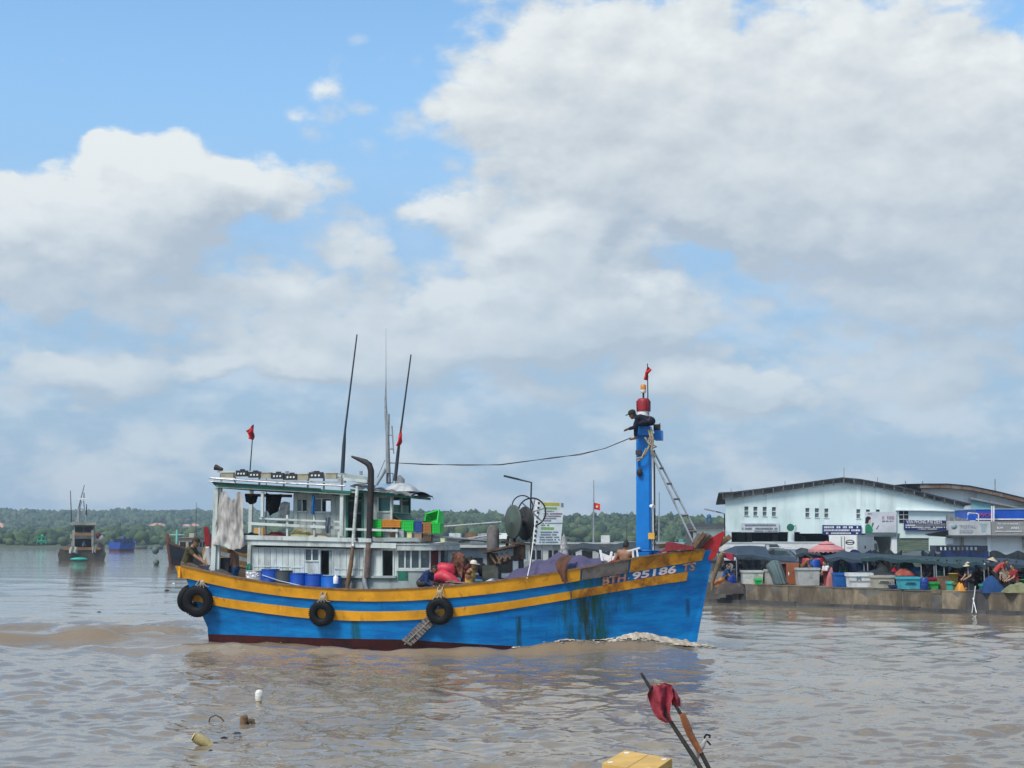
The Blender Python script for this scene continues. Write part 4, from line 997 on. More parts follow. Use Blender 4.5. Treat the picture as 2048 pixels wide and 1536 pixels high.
    if hat:
        c = MB(); rot = Matrix((lk, lat, lu)).transposed()
        if hat == 'cap':
            c.lathe([(.112*s, 0), (.11*s, .045*s), (.085*s, .085*s), (.04*s, .105*s), (.0005, .11*s)], head+lu*.035*s, 14, rot)
            br = [head+lu*.037*s+rot @ Vector((x, y, 0))*s for x, y in ((.06, -.09), (.15, -.075), (.195, -.035), (.195, .035), (.15, .075), (.06, .09))]
            c.prism(br, lu*.012*s)
        elif hat == 'cone':
            c.lathe([(.24*s, -.02*s), (.0005, .15*s)], head+lu*.05*s, 14, rot)
        else:
            c.lathe([(.20*s, 0), (.115*s, .025*s), (.11*s, .08*s), (.06*s, .105*s), (.0005, .11*s)], head+lu*.035*s, 14, rot)
        c.build('cap' if hat == 'cap' else 'hat', hat_m, root)
    return root
# ------------------------------------------------------------------ crew
X_, Yb = Vector((1, 0, 0)), Vector((0, 1, 0))
def crew():
    v = -1.45
    person(BOAT, 'person in olive shirt and dark cap sitting on the stern corner of the blue boat', P(372, 1127, v), P(384, 1096, v), P(391, 1084, v), (1, 0, -.15), (P(410, 1126, v+.15), P(413, 1130, v-.18)), (P(424, 1150, v+.25), P(419, 1152, v+.05)),
           cloth('olive', (.065, .055, .022)), .75, cloth('khaki', (.12, .10, .075)), True, 'tan', 'cap', cloth('cap_olive', (.05, .042, .025)), 1.12, look=(1, 0, -.45), knee=Vector((.5, 0, 1)))
    v = -.9
    a = P(470, 1136, v)
    person(BOAT, 'shirtless person in blue shorts standing under the torn stern sheet, facing aft', a, P(468, 1108, v), P(460, 1098, v), (-1, 0, 0), (P(447, 1127, v-.12), P(449, 1124, v+.1)), (a+Vector((-.05, -.1, -.85)), a+Vector((.02, .1, -.85))),
           None, 0, cloth('blue_shorts', (.03, .10, .24)), False, 'brown', s=1.08, look=(-1, 0, -.35))
    v = -1.72
    person(BOAT, 'person in navy long sleeves crouching over the rail by the red bag', P(843, 1166, v), P(860, 1144, v), P(869, 1138, v), (1, -.15, -.2), (P(872, 1172, v-.08), P(868, 1173, v-.22)), (P(852, 1188, v+.05), P(850, 1188, v-.1)),
           cloth('navy', (.012, .028, .10)), 1.85, cloth('dark_trousers', (.04, .035, .03)), True, 'brown', s=1.05, look=(1, -.1, -.5))
    v = -1.0
    a = P(938, 1178, v)
    person(BOAT, 'person in yellow tank top and white cap standing on the deck, looking forward', a, P(942, 1141, v), P(947, 1130, v), (1, -.1, 0), (P(948, 1181, v-.22), P(930, 1178, v+.25)), (a+Vector((.05, -.1, -.82)), a+Vector((-.05, .1, -.82))),
           cloth('yellow', (.62, .36, .06)), 0, cloth('brown_trousers', (.05, .04, .035)), True, 'brown', 'cap', cloth('cap_white', (.62, .58, .48)), 1.08, look=(1, -.25, -.12), hair=True)
    v = -.55
    a = P(929, 1172, v)
    person(BOAT, 'person in dark red shirt with black hair behind the yellow tank top', a, P(934, 1133, v), P(940, 1121, v), (1, .25, 0), (P(926, 1172, v-.25), P(940, 1165, v+.2)), (a+Vector((.05, -.1, -.82)), a+Vector((-.05, .1, -.82))),
           cloth('maroon', (.10, .018, .022)), .8, cloth('black_trousers', (.02, .02, .022)), True, 'brown', s=1.12)
    v = -.75
    a = P(1250, 1128, v)
    person(BOAT, 'shirtless person seen from behind, seated in the bow beside the mast', a, P(1251, 1101, v), P(1252, 1090, v), (.15, 1, 0), (a+Vector((-.3, .3, .1)), a+Vector((.25, .35, .1))), (a+Vector((-.2, .45, -.25)), a+Vector((.2, .45, -.25))),
           None, 0, cloth('dark_shorts', (.03, .03, .04)), False, 'brown', s=1.12, look=(.2, 1, -.2))
    v = -.42
    person(BOAT, 'person in navy clothes and dark cap lying over the top of the blue mast', P(1301, 842, v), P(1274, 836, v), P(1265, 829, v), (-1, 0, -.12), (P(1256, 858, v-.05), P(1286, 850, v+.5)), (P(1271, 874, v), P(1300, 868, v+.6)),
           cloth('dark_navy', (.010, .012, .03)), 1.8, cloth('dark_navy', (.010, .012, .03)), True, 'dark', 'cap', cloth('cap_green', (.02, .032, .022)), 1.1, look=(-1, 0, -.35), knee=Vector((-.6, -.2, .1)), elbow=Vector((.4, 0, -.2)))
crew()

# ------------------------------------------------------------------ loads, fenders, flags and loose gear aboard
def drum_stock():
    spots = [(501, 1141, 'pale grey', (.34, .35, .36), 'pale grey drum with white splashes, aftmost in the row on the side deck', .98),
             (540, 1138, 'blue', (.003, .06, .36), 'blue drum between the pale grey and the dark grey drum', 1.),
             (568, 1141, 'dark grey', (.045, .052, .055), 'dark grey drum tied among blue drums on the side deck', .98),
             (597, 1146, 'blue', (.003, .075, .44), 'blue drum next to the dark grey drum, on its forward side', .98),
             (628, 1148, 'blue', (.003, .075, .44), 'blue drum before the doorway, between two other blue drums', 1.),
             (664, 1151, 'bright blue', (.003, .11, .46), 'bright blue drum with a white jug against it, foremost in the row', 1.1)]
    xs = (510, 541, 568, 597, 628, 662)
    for (x, y, nm, c, lab, k), px in zip(spots, xs):
        q = P(px, y, -1.62); zb = interp(SHEER, t_of_u(q.x, 2))-.62
        h = q.z-zb; r = .285*k
        o = thing('drum', lab, 'drum', BOAT, (q.x, -1.62, zb), 'drums along the side deck')
        m = mat('drum_'+nm.replace(' ', '_'), c, .38, dirt=tuple(t*.55 for t in c), amt=.3, dscale=3, bump=.08)
        s = MB(); pr = [(r*.96, 0), (r, .03), (r, h*.33), (r*1.03, h*.345), (r, h*.36), (r, h*.64), (r*1.03, h*.655), (r, h*.67), (r, h-.06), (r*.97, h-.03)]
        s.lathe(pr, (q.x, -1.62, zb), 22); s.build('barrel', m, o)
        s = MB(); s.lathe([(r*.97, h-.03), (r*1.015, h-.025), (r*1.015, h), (r*.95, h), (r*.93, h-.025), (.0005, h-.025)], (q.x, -1.62, zb), 22); s.build('lid', m, o)
        if nm == 'pale grey':
            s = MB(); rr = random.Random(5)
            for i in range(16):
                a = R(rr.uniform(215, 320)); z = zb+h-rr.uniform(.04, .22); rot = Matrix.Rotation(a, 3, 'Z')
                s.ball((q.x+math.cos(a)*r, -1.62+math.sin(a)*r, z), (.008, rr.uniform(.02, .06), rr.uniform(.02, .05)), 6, 4, rot)
            s.build('paint_splash', mat('splash_white', (.8, .8, .8), .6, bump=0), o)
    q = P(672, 1166, -1.93); s = MB()
    s.lathe([(.075, 0), (.08, .02), (.08, .2), (.03, .25), (.03, .28)], (q.x, -1.95, q.z-.02), 12); b = s.one('jug', mat('jug_white', (.72, .74, .78), .4), BOAT, (q.x, -1.95, q.z-.02), 'small white jug standing against the foremost bright blue drum', 'jug')
    a = [P(524, 1150, -1.93), P(560, 1162, -1.94), P(600, 1171, -1.95), P(640, 1180, -2.02)]
    s = MB(); s.tube(a, .014, 5); s.one('tie_rope', mat('rope_pale', (.5, .62, .75), .8, bump=.4), BOAT, a[0], 'thin pale rope tied slanting across the row of drums', 'rope')
drum_stock()
def hangings():
    # torn white sheet hung under the aft roof
    wm = mat('torn_sheet', (.47, .45, .42), .9, dirt=(.24, .22, .19), amt=.5, dscale=2.4, streak=.35, bump=.5, bscale=10, var=.12)
    def fn(i, j):
        top = [(441, 985), (447, 983), (452, 984), (458, 994), (463, 1003), (469, 996), (474, 985), (480, 983), (485, 995)]
        bot = [(423, 1086), (431, 1089), (440, 1091), (449, 1093), (457, 1098), (466, 1100), (474, 1097), (481, 1098), (489, 1092)]
        x = i*8; k = min(int(x), 7); f = x-k
        a = (lerp(top[k][0], top[k+1][0], f), lerp(top[k][1], top[k+1][1], f)); b = (lerp(bot[k][0], bot[k+1][0], f), lerp(bot[k][1], bot[k+1][1], f))
        w = j**1.1; px, py = lerp(a[0], b[0], w), lerp(a[1], b[1], w)
        fold = .05*math.sin(i*15+3*j+2*mnoise.noise(Vector((i*2, j*2, 7))))+.13*mnoise.noise(Vector((i*5+j, j*2.2, 1)))+.06*mnoise.noise(Vector((i*13-j*5, j*7, 3)))
        p = P(px, py, -1.62); p.y += fold*(.5+.6*j)+.06*j; return p
    s = MB(); s.sheet(fn, 56, 30, (0, .012, 0)); o = s.one('torn_sheet', wm, BOAT, P(455, 1092, -1.6), 'torn dirty white sheet hanging at the stern under the aft roof', 'sheet')
    # things hung under the roof and on the rails
    def lump(name, pts, v, th, m, label, cat, wave=.05, seed=0):
        """a hanging cloth or net: outline in pixels, bulged and creased"""
        xs = [p[0] for p in pts]; L = [p for p in pts]
        top = L[:len(L)//2]; bot = L[len(L)//2:][::-1]
        def g(a, t):
            t *= len(a)-1; k = min(int(t), len(a)-2); return (lerp(a[k][0], a[k+1][0], t-k), lerp(a[k][1], a[k+1][1], t-k))
        def fn(i, j):
            a, b = g(top, i), g(bot, i); q = P(lerp(a[0], b[0], j), lerp(a[1], b[1], j), v)
            q.y += wave*math.sin(i*11+seed+j*2)+wave*.8*mnoise.noise(Vector((i*5, j*5, seed)))-th*math.sin(math.pi*i)*math.sin(math.pi*min(1, j*.9+.05)); return q
        s = MB(); s.sheet(fn, 16, 14, (0, max(.015, th*.5), 0)); return s.one(name, m, BOAT, P(*bot[0], v), label, cat)
    dk = cloth('black_net', (.010, .011, .012))
    lump('hung_net', [(531, 986), (545, 990), (562, 988), (553, 1022), (540, 1031), (533, 1018)], -.7, .25, dk, 'black bundle hanging under the aft roof beside the cabin', 'net bundle', seed=2)
    lump('hung_bag', [(491, 990), (503, 992), (514, 990), (512, 1004), (502, 1009), (492, 1004)], -.8, .18, dk, 'small black bag hanging under the aft roof near the white sheet', 'bag', seed=4)
    lump('hung_cloth', [(560, 1006), (570, 1003), (580, 1005), (577, 1034), (566, 1036), (556, 1034)], -.9, .06, mat('pale_cloth', (.50, .50, .49), .9, dirt=(.25, .24, .22), amt=.4, bump=.5, bscale=12), 'pale grey cloth hanging over the rail beside the black bundle', 'cloth', seed=1)
    lump('blue_cloth', [(624.5, 990), (627, 989), (630, 991), (628.5, 1028), (626, 1030), (623, 1027)], -1.5, .06, cloth('blue', (.02, .14, .36)), 'narrow blue cloth hung from the roof edge before the cabin windows', 'cloth', .02, 3)
    lump('grey_garment', [(652, 1036), (657, 1034), (662, 1036), (660, 1066), (654, 1067), (650, 1062)], -1.56, .05, cloth('grey', (.13, .15, .19)), 'dark grey garment draped over the upper rail', 'garment', .03, 5)
    lump('green_cloth', [(494, 1128), (498, 1127), (502, 1127), (499, 1146), (494, 1147), (490, 1146)], -1.35, .04, mat('green_plastic', (.02, .22, .14), .5, bump=.2), 'small green sheet hung on the aft end of the deckhouse', 'sheet', .02, 6)
    # bundles on the upper deck
    for (x0, x1, y0, y1, m, lab, sd) in ((571, 624, 1055, 1073, mat('olive_sack', (.33, .31, .16), .85, dirt=(.2, .16, .08), amt=.4, bump=.6, bscale=10), 'pale olive tarpaulin heap lying on the upper deck behind the rail', 1),
                                        (612, 660, 1064, 1075, mat('sand_sack', (.44, .38, .28), .85, dirt=(.22, .18, .12), amt=.4, bump=.6, bscale=10), 'flat sandy sacking spread at the edge of the upper deck', 2),
                                        (525, 570, 1060, 1071, cloth('dark_red', (.12, .015, .022)), 'dark red bundle on the aft upper deck', 3), (480, 515, 1062, 1071, cloth('slate', (.03, .04, .06)), 'dark slate bundle on the aft upper deck by the white sheet', 4)):
        a, b = P(x0, y1, -1.2), P(x1, y1, -1.2); zt = P(x0, y0, -1.2).z; zb = ZDECK-.06
        def fn(i, j): return (lerp(a.x, b.x, i), lerp(-1.38, -.6, j), zb+(zt-zb)*(max(0, math.sin(math.pi*i))**.5*max(0, math.sin(math.pi*j))**.45)*(.75+.45*mnoise.noise(Vector((i*4, j*3, sd)))))
        s = MB(); s.sheet(fn, 22, 10); s.one('bundle', m, BOAT, (lerp(a.x, b.x, .5), -1.0, zb), lab, 'bundle', 'bundles on the upper deck')
    # purple tarpaulin over the hold
    prof = [(962, 1168), (985, 1158), (1010, 1152), (1035, 1137), (1060, 1124), (1085, 1113), (1108, 1107), (1128, 1108), (1140, 1114), (1152, 1112), (1170, 1112), (1190, 1117), (1206, 1125), (1216, 1134)]
    a, b = P(prof[0][0], 1160, -1.), P(prof[-1][0], 1130, -.8)
    tabz = [(P(x, y, -.75).x, P(x, y, -.75).z) for x, y in prof]
    def fn(i, j):
        u = lerp(a.x, b.x, i); z = interp(tabz, u); zs = interp(SHEER, t_of_u(u, 2.2))-.30; zs = min(zs, z-.02)
        w = min(1.55, hull_b(t_of_u(u, 2.2), 2.2)-.25); c = math.cos((j-.5)*math.pi)
        cr = .05*math.sin(9*u+7*j)+.09*mnoise.noise(Vector((u*1.2, j*3, 2)))+.035*mnoise.noise(Vector((u*4, j*9, 5)))
        return (u+.05*cr, lerp(-w, w, j), zs+(z-zs)*max(0, c)**.55+cr*c)
    s = MB(); s.sheet(fn, 60, 22); s.one('purple_tarpaulin', mat('purple_tarp', (.075, .064, .125), .8, dirt=(.05, .043, .085), amt=.4, dscale=2, bump=.4, bscale=8, var=.15), BOAT, ((a.x+b.x)/2, 0, 1.9), 'faded purple tarpaulin heaped over the hold before the mast', 'tarpaulin')
    # brown cloth strap over the rail
    cen = [P(1140, 1112, -1.1), P(1131, 1115, -1.45), P(1123, 1127, -1.9), P(1123, 1140, -2.05), P(1127, 1152, -2.08), P(1130, 1165, -2.07)]
    def fn(i, j):
        t = i*(len(cen)-1); k = min(int(t), len(cen)-2); q = cen[k].lerp(cen[k+1], t-k); w = .14+.05*math.sin(i*5)
        return q+Vector((lerp(-w, w, j), -.05*math.sin(math.pi*j)-.03*math.sin(j*13+i*6), .03*math.sin(j*9)))
    s = MB(); s.sheet(fn, 20, 8, (0, .02, 0)); s.one('brown_cloth', mat('brown_cloth', (.11, .045, .022), .9, dirt=(.06, .03, .02), amt=.4, bump=.6, bscale=14), BOAT, cen[3], 'twisted brown cloth hanging over the rail beside the purple tarpaulin', 'cloth')
    # red bag heap, rags, red board in the bow
    rb = mat('red_float', (.52, .03, .06), .5, dirt=(.3, .02, .03), amt=.3, dscale=3, bump=.3, bscale=9)
    s = MB(); q0, q1 = P(870, 1140, -1.0), P(902, 1139, -1.0)
    s.tube([q0, q0.lerp(q1, .4)+Vector((0, 0, .05)), q1, P(903, 1148, -1.0)], (.10, .18, .20, .12), 12)
    s.tube([P(868, 1156, -1.1), P(885, 1152, -1.15), P(902, 1160, -1.2), P(918, 1172, -1.25), P(924, 1180, -1.25)], (.16, .22, .19, .14, .06), 12)
    s.one('red_bag', rb, BOAT, P(895, 1175, -1.1), 'crumpled red inflatable bags lying behind the rail near the yellow tank top', 'bags')
    rr = random.Random(9); s = MB(); c = P(898, 1178, -1.3)
    for i in range(16):
        a = P(rr.uniform(868, 905), rr.uniform(1164, 1178), -1.4+rr.uniform(-.15, .2)); s.tube([a, a+Vector((rr.uniform(.1, .35), rr.uniform(-.1, .1), rr.uniform(-.06, .08))), a+Vector((rr.uniform(.4, .7), rr.uniform(-.1, .1), rr.uniform(-.12, .02)))], .03, 5)
    s.one('rope_heap', mat('old_rope', (.22, .15, .12), .9, dirt=(.1, .07, .05), amt=.4, bump=.6), BOAT, c, 'brown heap of rope under the red bags', 'rope')
    rag = mat('rags', (.17, .06, .04), .9, dirt=(.28, .15, .09), amt=.5, dscale=5, bump=.7, bscale=20)
    s = MB(); rr = random.Random(4)
    for i in range(15):
        x = rr.uniform(904, 926); a = P(x, rr.uniform(1105, 1113), -.7); w = rr.uniform(.06, .13); L = rr.uniform(.3, .95)
        pts = [a+Vector((rr.uniform(-.05, .05), rr.uniform(-.1, .1), -L*k/4)) for k in range(5)]; s.tube(pts, (w*.6, w, w*.9, w*.7, w*.3), 6)
    s.one('hanging_rags', rag, BOAT, P(914, 1150, -.7), 'brown and red rags hanging in front of the deckhouse', 'rags')
    s = MB(); s.prism([P(x, y, -.95) for x, y in ((1313, 1106), (1330, 1098), (1332, 1084), (1346, 1085), (1386, 1093), (1387, 1099), (1346, 1101))], (0, .35, 0)); s.one('red_chest', mat('chest_red', (.24, .015, .025), .6, dirt=(.12, .02, .02), amt=.4, bump=.3), BOAT, P(1350, 1104, -.8), 'dull red wooden chest in the bow below the ladder', 'chest')
    s = MB(); s.prism([P(x, y, -.3) for x, y in ((1317, 1088), (1342, 1086), (1342, 1094), (1317, 1097))], (0, .3, 0)); s.one('brown_block', wood_dark, BOAT, P(1330, 1098, -.2), 'dark brown block beside the red chest at the mast foot', 'block')
    for i, (x0, y0, x1, y1, v) in enumerate(((1383, 1099, 1409, 1066, -.35), (1388, 1099, 1416, 1067, -.28), (1394, 1098, 1421, 1070, -.2), (1380, 1096, 1400, 1068, -.1), (1398, 1095, 1425, 1073, .05))):
        s = MB(); s.bar(P(x0, y0, v), P(x1, y1, v), .12, .10, (0, 1, 0)); s.one('bow_timber', (wood_brown, plank_grey)[i % 2], BOAT, P(x0, y0, v), ('brown timber at the outside of the stack against the prow, nearest the camera', 'grey timber second in the stack against the prow', 'brown timber in the middle of the stack, touching the red prow', 'short grey timber at the aft end of the stack against the prow', 'brown timber farthest back in the stack behind the red prow')[i], 'timber', 'weathered timbers stacked against the prow')
    s = MB(); s.bar(P(1437, 1090, .35), P(1461, 1073, .35), .16, .10, (0, 1, 0)); s.one('bow_roller', wood_brown, BOAT, P(1440, 1085, .3), 'brown timber sticking out on the far side of the red prow', 'timber')
    s = MB(); s.prism([P(x, y, -1.1) for x, y in ((1203, 1136), (1220, 1122), (1238, 1119), (1237, 1127))], (0, .3, 0)); s.one('red_cloth', red_cloth, BOAT, P(1220, 1134, -1.), 'bright red cloth folded at the fore end of the purple tarpaulin', 'cloth')
    wp = mat('white_plastic', (.78, .79, .78), .4, bump=.05)
    c = thing('plastic_chair', 'upturned white plastic chair lying in the bow left of the seated person', 'chair', BOAT, P(1218, 1125, -.5))
    for pts, nm in ((((1198, 1100), (1202, 1100), (1207, 1122), (1202, 1121)), 'leg'), (((1203, 1106), (1222, 1113), (1218, 1122), (1208, 1120)), 'seat'), (((1221, 1103), (1225, 1104), (1222, 1122), (1216, 1124)), 'leg'), (((1224, 1113), (1237, 1109), (1238, 1113), (1224, 1121)), 'backrest')):
        s = MB(); s.prism([P(x, y, -.6) for x, y in pts], (0, .12, 0)); s.build(nm, wp, c)
    c = thing('plastic_stool', 'white plastic stool standing at the foot of the blue mast', 'stool', BOAT, P(1268, 1116, -.85))
    for pts, nm in ((((1254, 1101), (1279, 1094), (1280, 1097), (1255, 1104)), 'seat'), (((1263, 1101), (1267, 1100), (1269, 1118), (1265, 1119)), 'leg'), (((1272, 1099), (1275, 1098), (1278, 1117), (1274, 1118)), 'leg')):
        s = MB(); s.prism([P(x, y, -.85) for x, y in pts], (0, .25 if nm == 'seat' else .04, 0)); s.build(nm, wp, c)
    s = MB(); s.torus(P(1296, 1104, -.3), .40, .03, Matrix.Rotation(R(84), 3, 'X'), 20, 6); s.one('blue_hose', mat('hose_blue', (.01, .12, .42), .4, bump=.1), BOAT, P(1296, 1104, -.3), 'coil of blue hose round the foot of the mast', 'hose')
    s = MB(); a = P(964, 1172, -1.4); s.bar(P(970, 1169, -1.5), P(986, 1161, -1.5), .3, .14, (0, 0, 1)); s.one('foam_box', wp, BOAT, P(976, 1170, -1.5), 'small white foam box by the rail aft of the purple tarpaulin', 'box')
    s = MB(); s.sheet(lambda i, j: P(lerp(419, 436, i)+2*math.sin(j*7), lerp(1118, 1148, j)+2*i, -1.35)+Vector((0, .06*math.sin(i*9+j*4), 0)), 10, 12, (0, .03, 0)); s.one('grey_sack', mat('sack_grey', (.40, .39, .38), .85, dirt=(.2, .19, .18), amt=.5, bump=.6, bscale=12), BOAT, P(427, 1150, -1.35), 'pale grey sack standing beside the seated person in the stern', 'sack')
    s = MB(); q = P(447, 1134, -1.); s.box(q, (.55, .5, .5)); s.box(q+Vector((0, 0, .27)), (.6, .55, .05)); s.one('stern_box', mat('box_black', (.015, .017, .022), .6), BOAT, q-Vector((0, 0, .25)), 'black box in the stern in front of the shirtless person', 'box')
    s = MB(); q = P(446, 1119, -1.0); s.lathe([(.13, 0), (.16, .05), (.12, .16), (.06, .18), (.0005, .18)], q-Vector((0, 0, .1)), 12); s.one('yellow_basin', mat('basin_yellow', (.55, .33, .03), .45), BOAT, q-Vector((0, 0, .1)), 'yellow plastic basin on the black box in the stern', 'basin')
    s = MB(); q = P(432, 1145, -1.55); s.sheet(lambda i, j: q+Vector((lerp(-.7, .6, i), lerp(-.2, .5, j), -.25+.36*max(0, math.sin(math.pi*i))**.6*max(0, math.sin(math.pi*j))**.5+.05*mnoise.noise(Vector((i*5, j*5, 0))))), 16, 10); s.one('net_heap', mat('dark_net', (.06, .055, .05), .9, dirt=(.10, .08, .06), amt=.5, dscale=8, bump=.8, bscale=40), BOAT, q, 'dark fishing net heaped on the stern rail', 'net')
hangings()
def fenders():
    specs = [(400, 1202, 30.5, 31, -.02, 'large black tyre fender hung on the stern side, behind the other tyres', 407, 1158), (645, 1227, 21.5, 25.5, -.02, 'smallest black tyre fender, hung below the row of drums', 648, 1188), (881, 1222, 24, 27.5, -.02, 'black tyre fender hung amidships beside the slatted boarding ladder', 881, 1178)]
    for px, py, rx, ry, dv, lab, tx, ty in specs:
        t = .5
        for _ in range(8): q = P(px, py, -hull_b(t, 1.1)-.1); t = t_of_u(q.x, q.z)
        d = (q-BOAT.c).length; rad = (ry/FPX*d)*.97; q.y = -hull_b(t, q.z+.3)-.15
        o = thing('tyre_fender', lab, 'tyre', BOAT, q, 'tyre fenders along the side')
        tr = rad*.30; s = MB(); s.torus(q, rad-tr, tr, Matrix.Rotation(R(6), 3, 'X'), 40, 14, .12); s.build('tyre', rubber, o)
        for k in range(0, 0): pass
        s = MB()
        for k in range(36):
            a = 2*math.pi*k/36; c = q+Vector((math.cos(a)*(rad-.005), 0, math.sin(a)*(rad-.005))); s.box(c, (.03, .17, .03), Matrix.Rotation(-a, 3, 'Y'))
        s.build('tread', rubber, o)['kind'] = 'stuff'
        top = P(tx, ty, q.y+.02); rp = MB()
        for k in (-1, 1):
            rp.tube([top+Vector((k*.06, .12, .10)), top+Vector((k*.07, -.06, .02)), q+Vector((k*.05, -.04, rad+.02)), q+Vector((k*.03, -.05, rad-tr*2))], .022, 6)
        rp.ball(top+Vector((0, -.07, -.1)), (.09, .05, .08), 8, 6)
        for k in range(4): rp.tube([top+Vector((0, -.08, -.1)), top+Vector((.1*(k-1.5), -.12, -.22)), top+Vector((.16*(k-1.6), -.10, -.38+.05*k))], .015, 5)
        rp.build('lashing', rope, o)
    q = P(381, 1197, -1.4); o = thing('tyre_fender', 'black tyre fender hung on the transom, seen edge on at the very stern', 'tyre', BOAT, q, 'tyre fenders along the side')
    s = MB(); s.torus(q, .33, .13, Matrix.Rotation(R(58), 3, 'Z') @ Matrix.Rotation(R(12), 3, 'X'), 36, 12, .12); s.build('tyre', rubber, o)
    # slatted boarding ladder trailing down the side
    a = P(872, 1230, -2.25); b = P(815, 1284, -2.18)
    o = thing('boarding_ladder', 'rope ladder of grey wooden slats trailing down the blue side into the water', 'rope ladder', BOAT, b)
    for i in range(13):
        c = a.lerp(b, i/12); s = MB(); rot = Euler((0, R(38+random.uniform(-10, 10)), R(random.uniform(-6, 6)))).to_matrix(); s.box(c+Vector((0, random.uniform(-.03, .03), 0)), (.34, .05, .075), rot); s.build('slat', plank_grey, o)
    for k in (-.12, .12):
        s = MB(); off = Vector((k*.75, -.03, k*.62)); s.tube([P(881, 1200, -2.36), P(874, 1222, -2.34), a+off, a.lerp(b, .5)+off, b+off], .015, 5); s.build('side_rope', rope, o)
fenders()
def flags_and_lines():
    def flag(px0, py0, px1, py1, v, out, label, group=None, m=red_cloth):
        a, b = P(px0, py0, v), P(px1, py1, v); o = thing('flag', label, 'flag', BOAT, a, group)
        s = MB(); s.tube([a, b], (.02, .014), 6); s.build('pole', black_metal, o)
        n = len(out)//2; L, Rr = out[:n], out[n:][::-1]
        def g(q, t): t *= n-1; k = min(int(t), n-2); return (lerp(q[k][0], q[k+1][0], t-k), lerp(q[k][1], q[k+1][1], t-k))
        def fn(i, j):
            p, q = g(L, j), g(Rr, j); w = P(lerp(p[0], q[0], i), lerp(p[1], q[1], i), v); w.y += .07*math.sin(i*5+j*4)+.03*math.sin(j*11); return w
        s = MB(); s.sheet(fn, 10, 12, (0, .008, 0)); s.build('cloth', m, o); return o
    flag(500, 942, 507, 849, -.6, [(491, 862), (494, 866), (499, 878), (507, 880), (507, 866), (507, 850)], 'small torn red flag on the aft roof of the blue boat', 'red flags on the blue boat')
    flag(1296, 830, 1295, 727, -.1, [(1295, 732), (1290, 744), (1287.5, 760), (1296, 761), (1296, 748), (1304, 740)], 'red flag at the very top of the blue mast above the beacon', 'red flags on the blue boat')
    o = flag(796, 912, 801, 858, -.55, [(800, 853), (796, 874), (793, 892), (798, 893), (804, 882), (804, 858)], 'red flag wrapped round the forward aerial on the wheelhouse roof', 'red flags on the blue boat')
    pts = [P(x, y, v) for x, y, v in ((797, 926, -.2), (850, 928, -.2), (930, 931, -.2), (1000, 929, -.15), (1055, 922, -.1), (1110, 916, -.05), (1160, 908, 0), (1210, 897, 0), (1262, 876, 0))]
    s = MB(); s.tube(pts, .010, 5); w = [p+Vector((0, .02, .03*math.sin(i*4))) for i, p in enumerate(pts)]; s.tube(w, .010, 4); s.one('mast_wire', black_metal, BOAT, pts[0], 'slack black wire slung from the wheelhouse mast to the blue mast', 'wire')
    o = thing('ladder', 'pale metal ladder leaning from the bow up to the blue mast head', 'ladder', BOAT, P(1390, 1080, 0))
    L0, L1, R0, R1 = P(1302, 905, -.22), P(1386, 1085, -.22), P(1309, 905, .22), P(1397, 1072, .22)
    for a, b in ((L0, L1), (R0, R1)):
        s = MB(); s.tube([a, b], .032, 8); s.build('rail', steel, o)
    for y in (937, 967.5, 998, 1030.5, 1062):
        t = (y-905)/178; s = MB(); s.tube([L0.lerp(L1, t), R0.lerp(R1, min(1, t*1.07))], .035, 7); s.build('rung', plank_grey, o)
    pts = [P(1071, 1040, -.3), P(1066, 1085, -.8), P(1060, 1130, -1.6), P(1054, 1157, -2.2)]
    s = MB(); s.tube(pts, .016, 5); s.one('white_line', mat('line_white', (.7, .7, .68), .8, bump=0), BOAT, pts[-1], 'thin white line running from the net drum down to the rail', 'rope')
flags_and_lines()
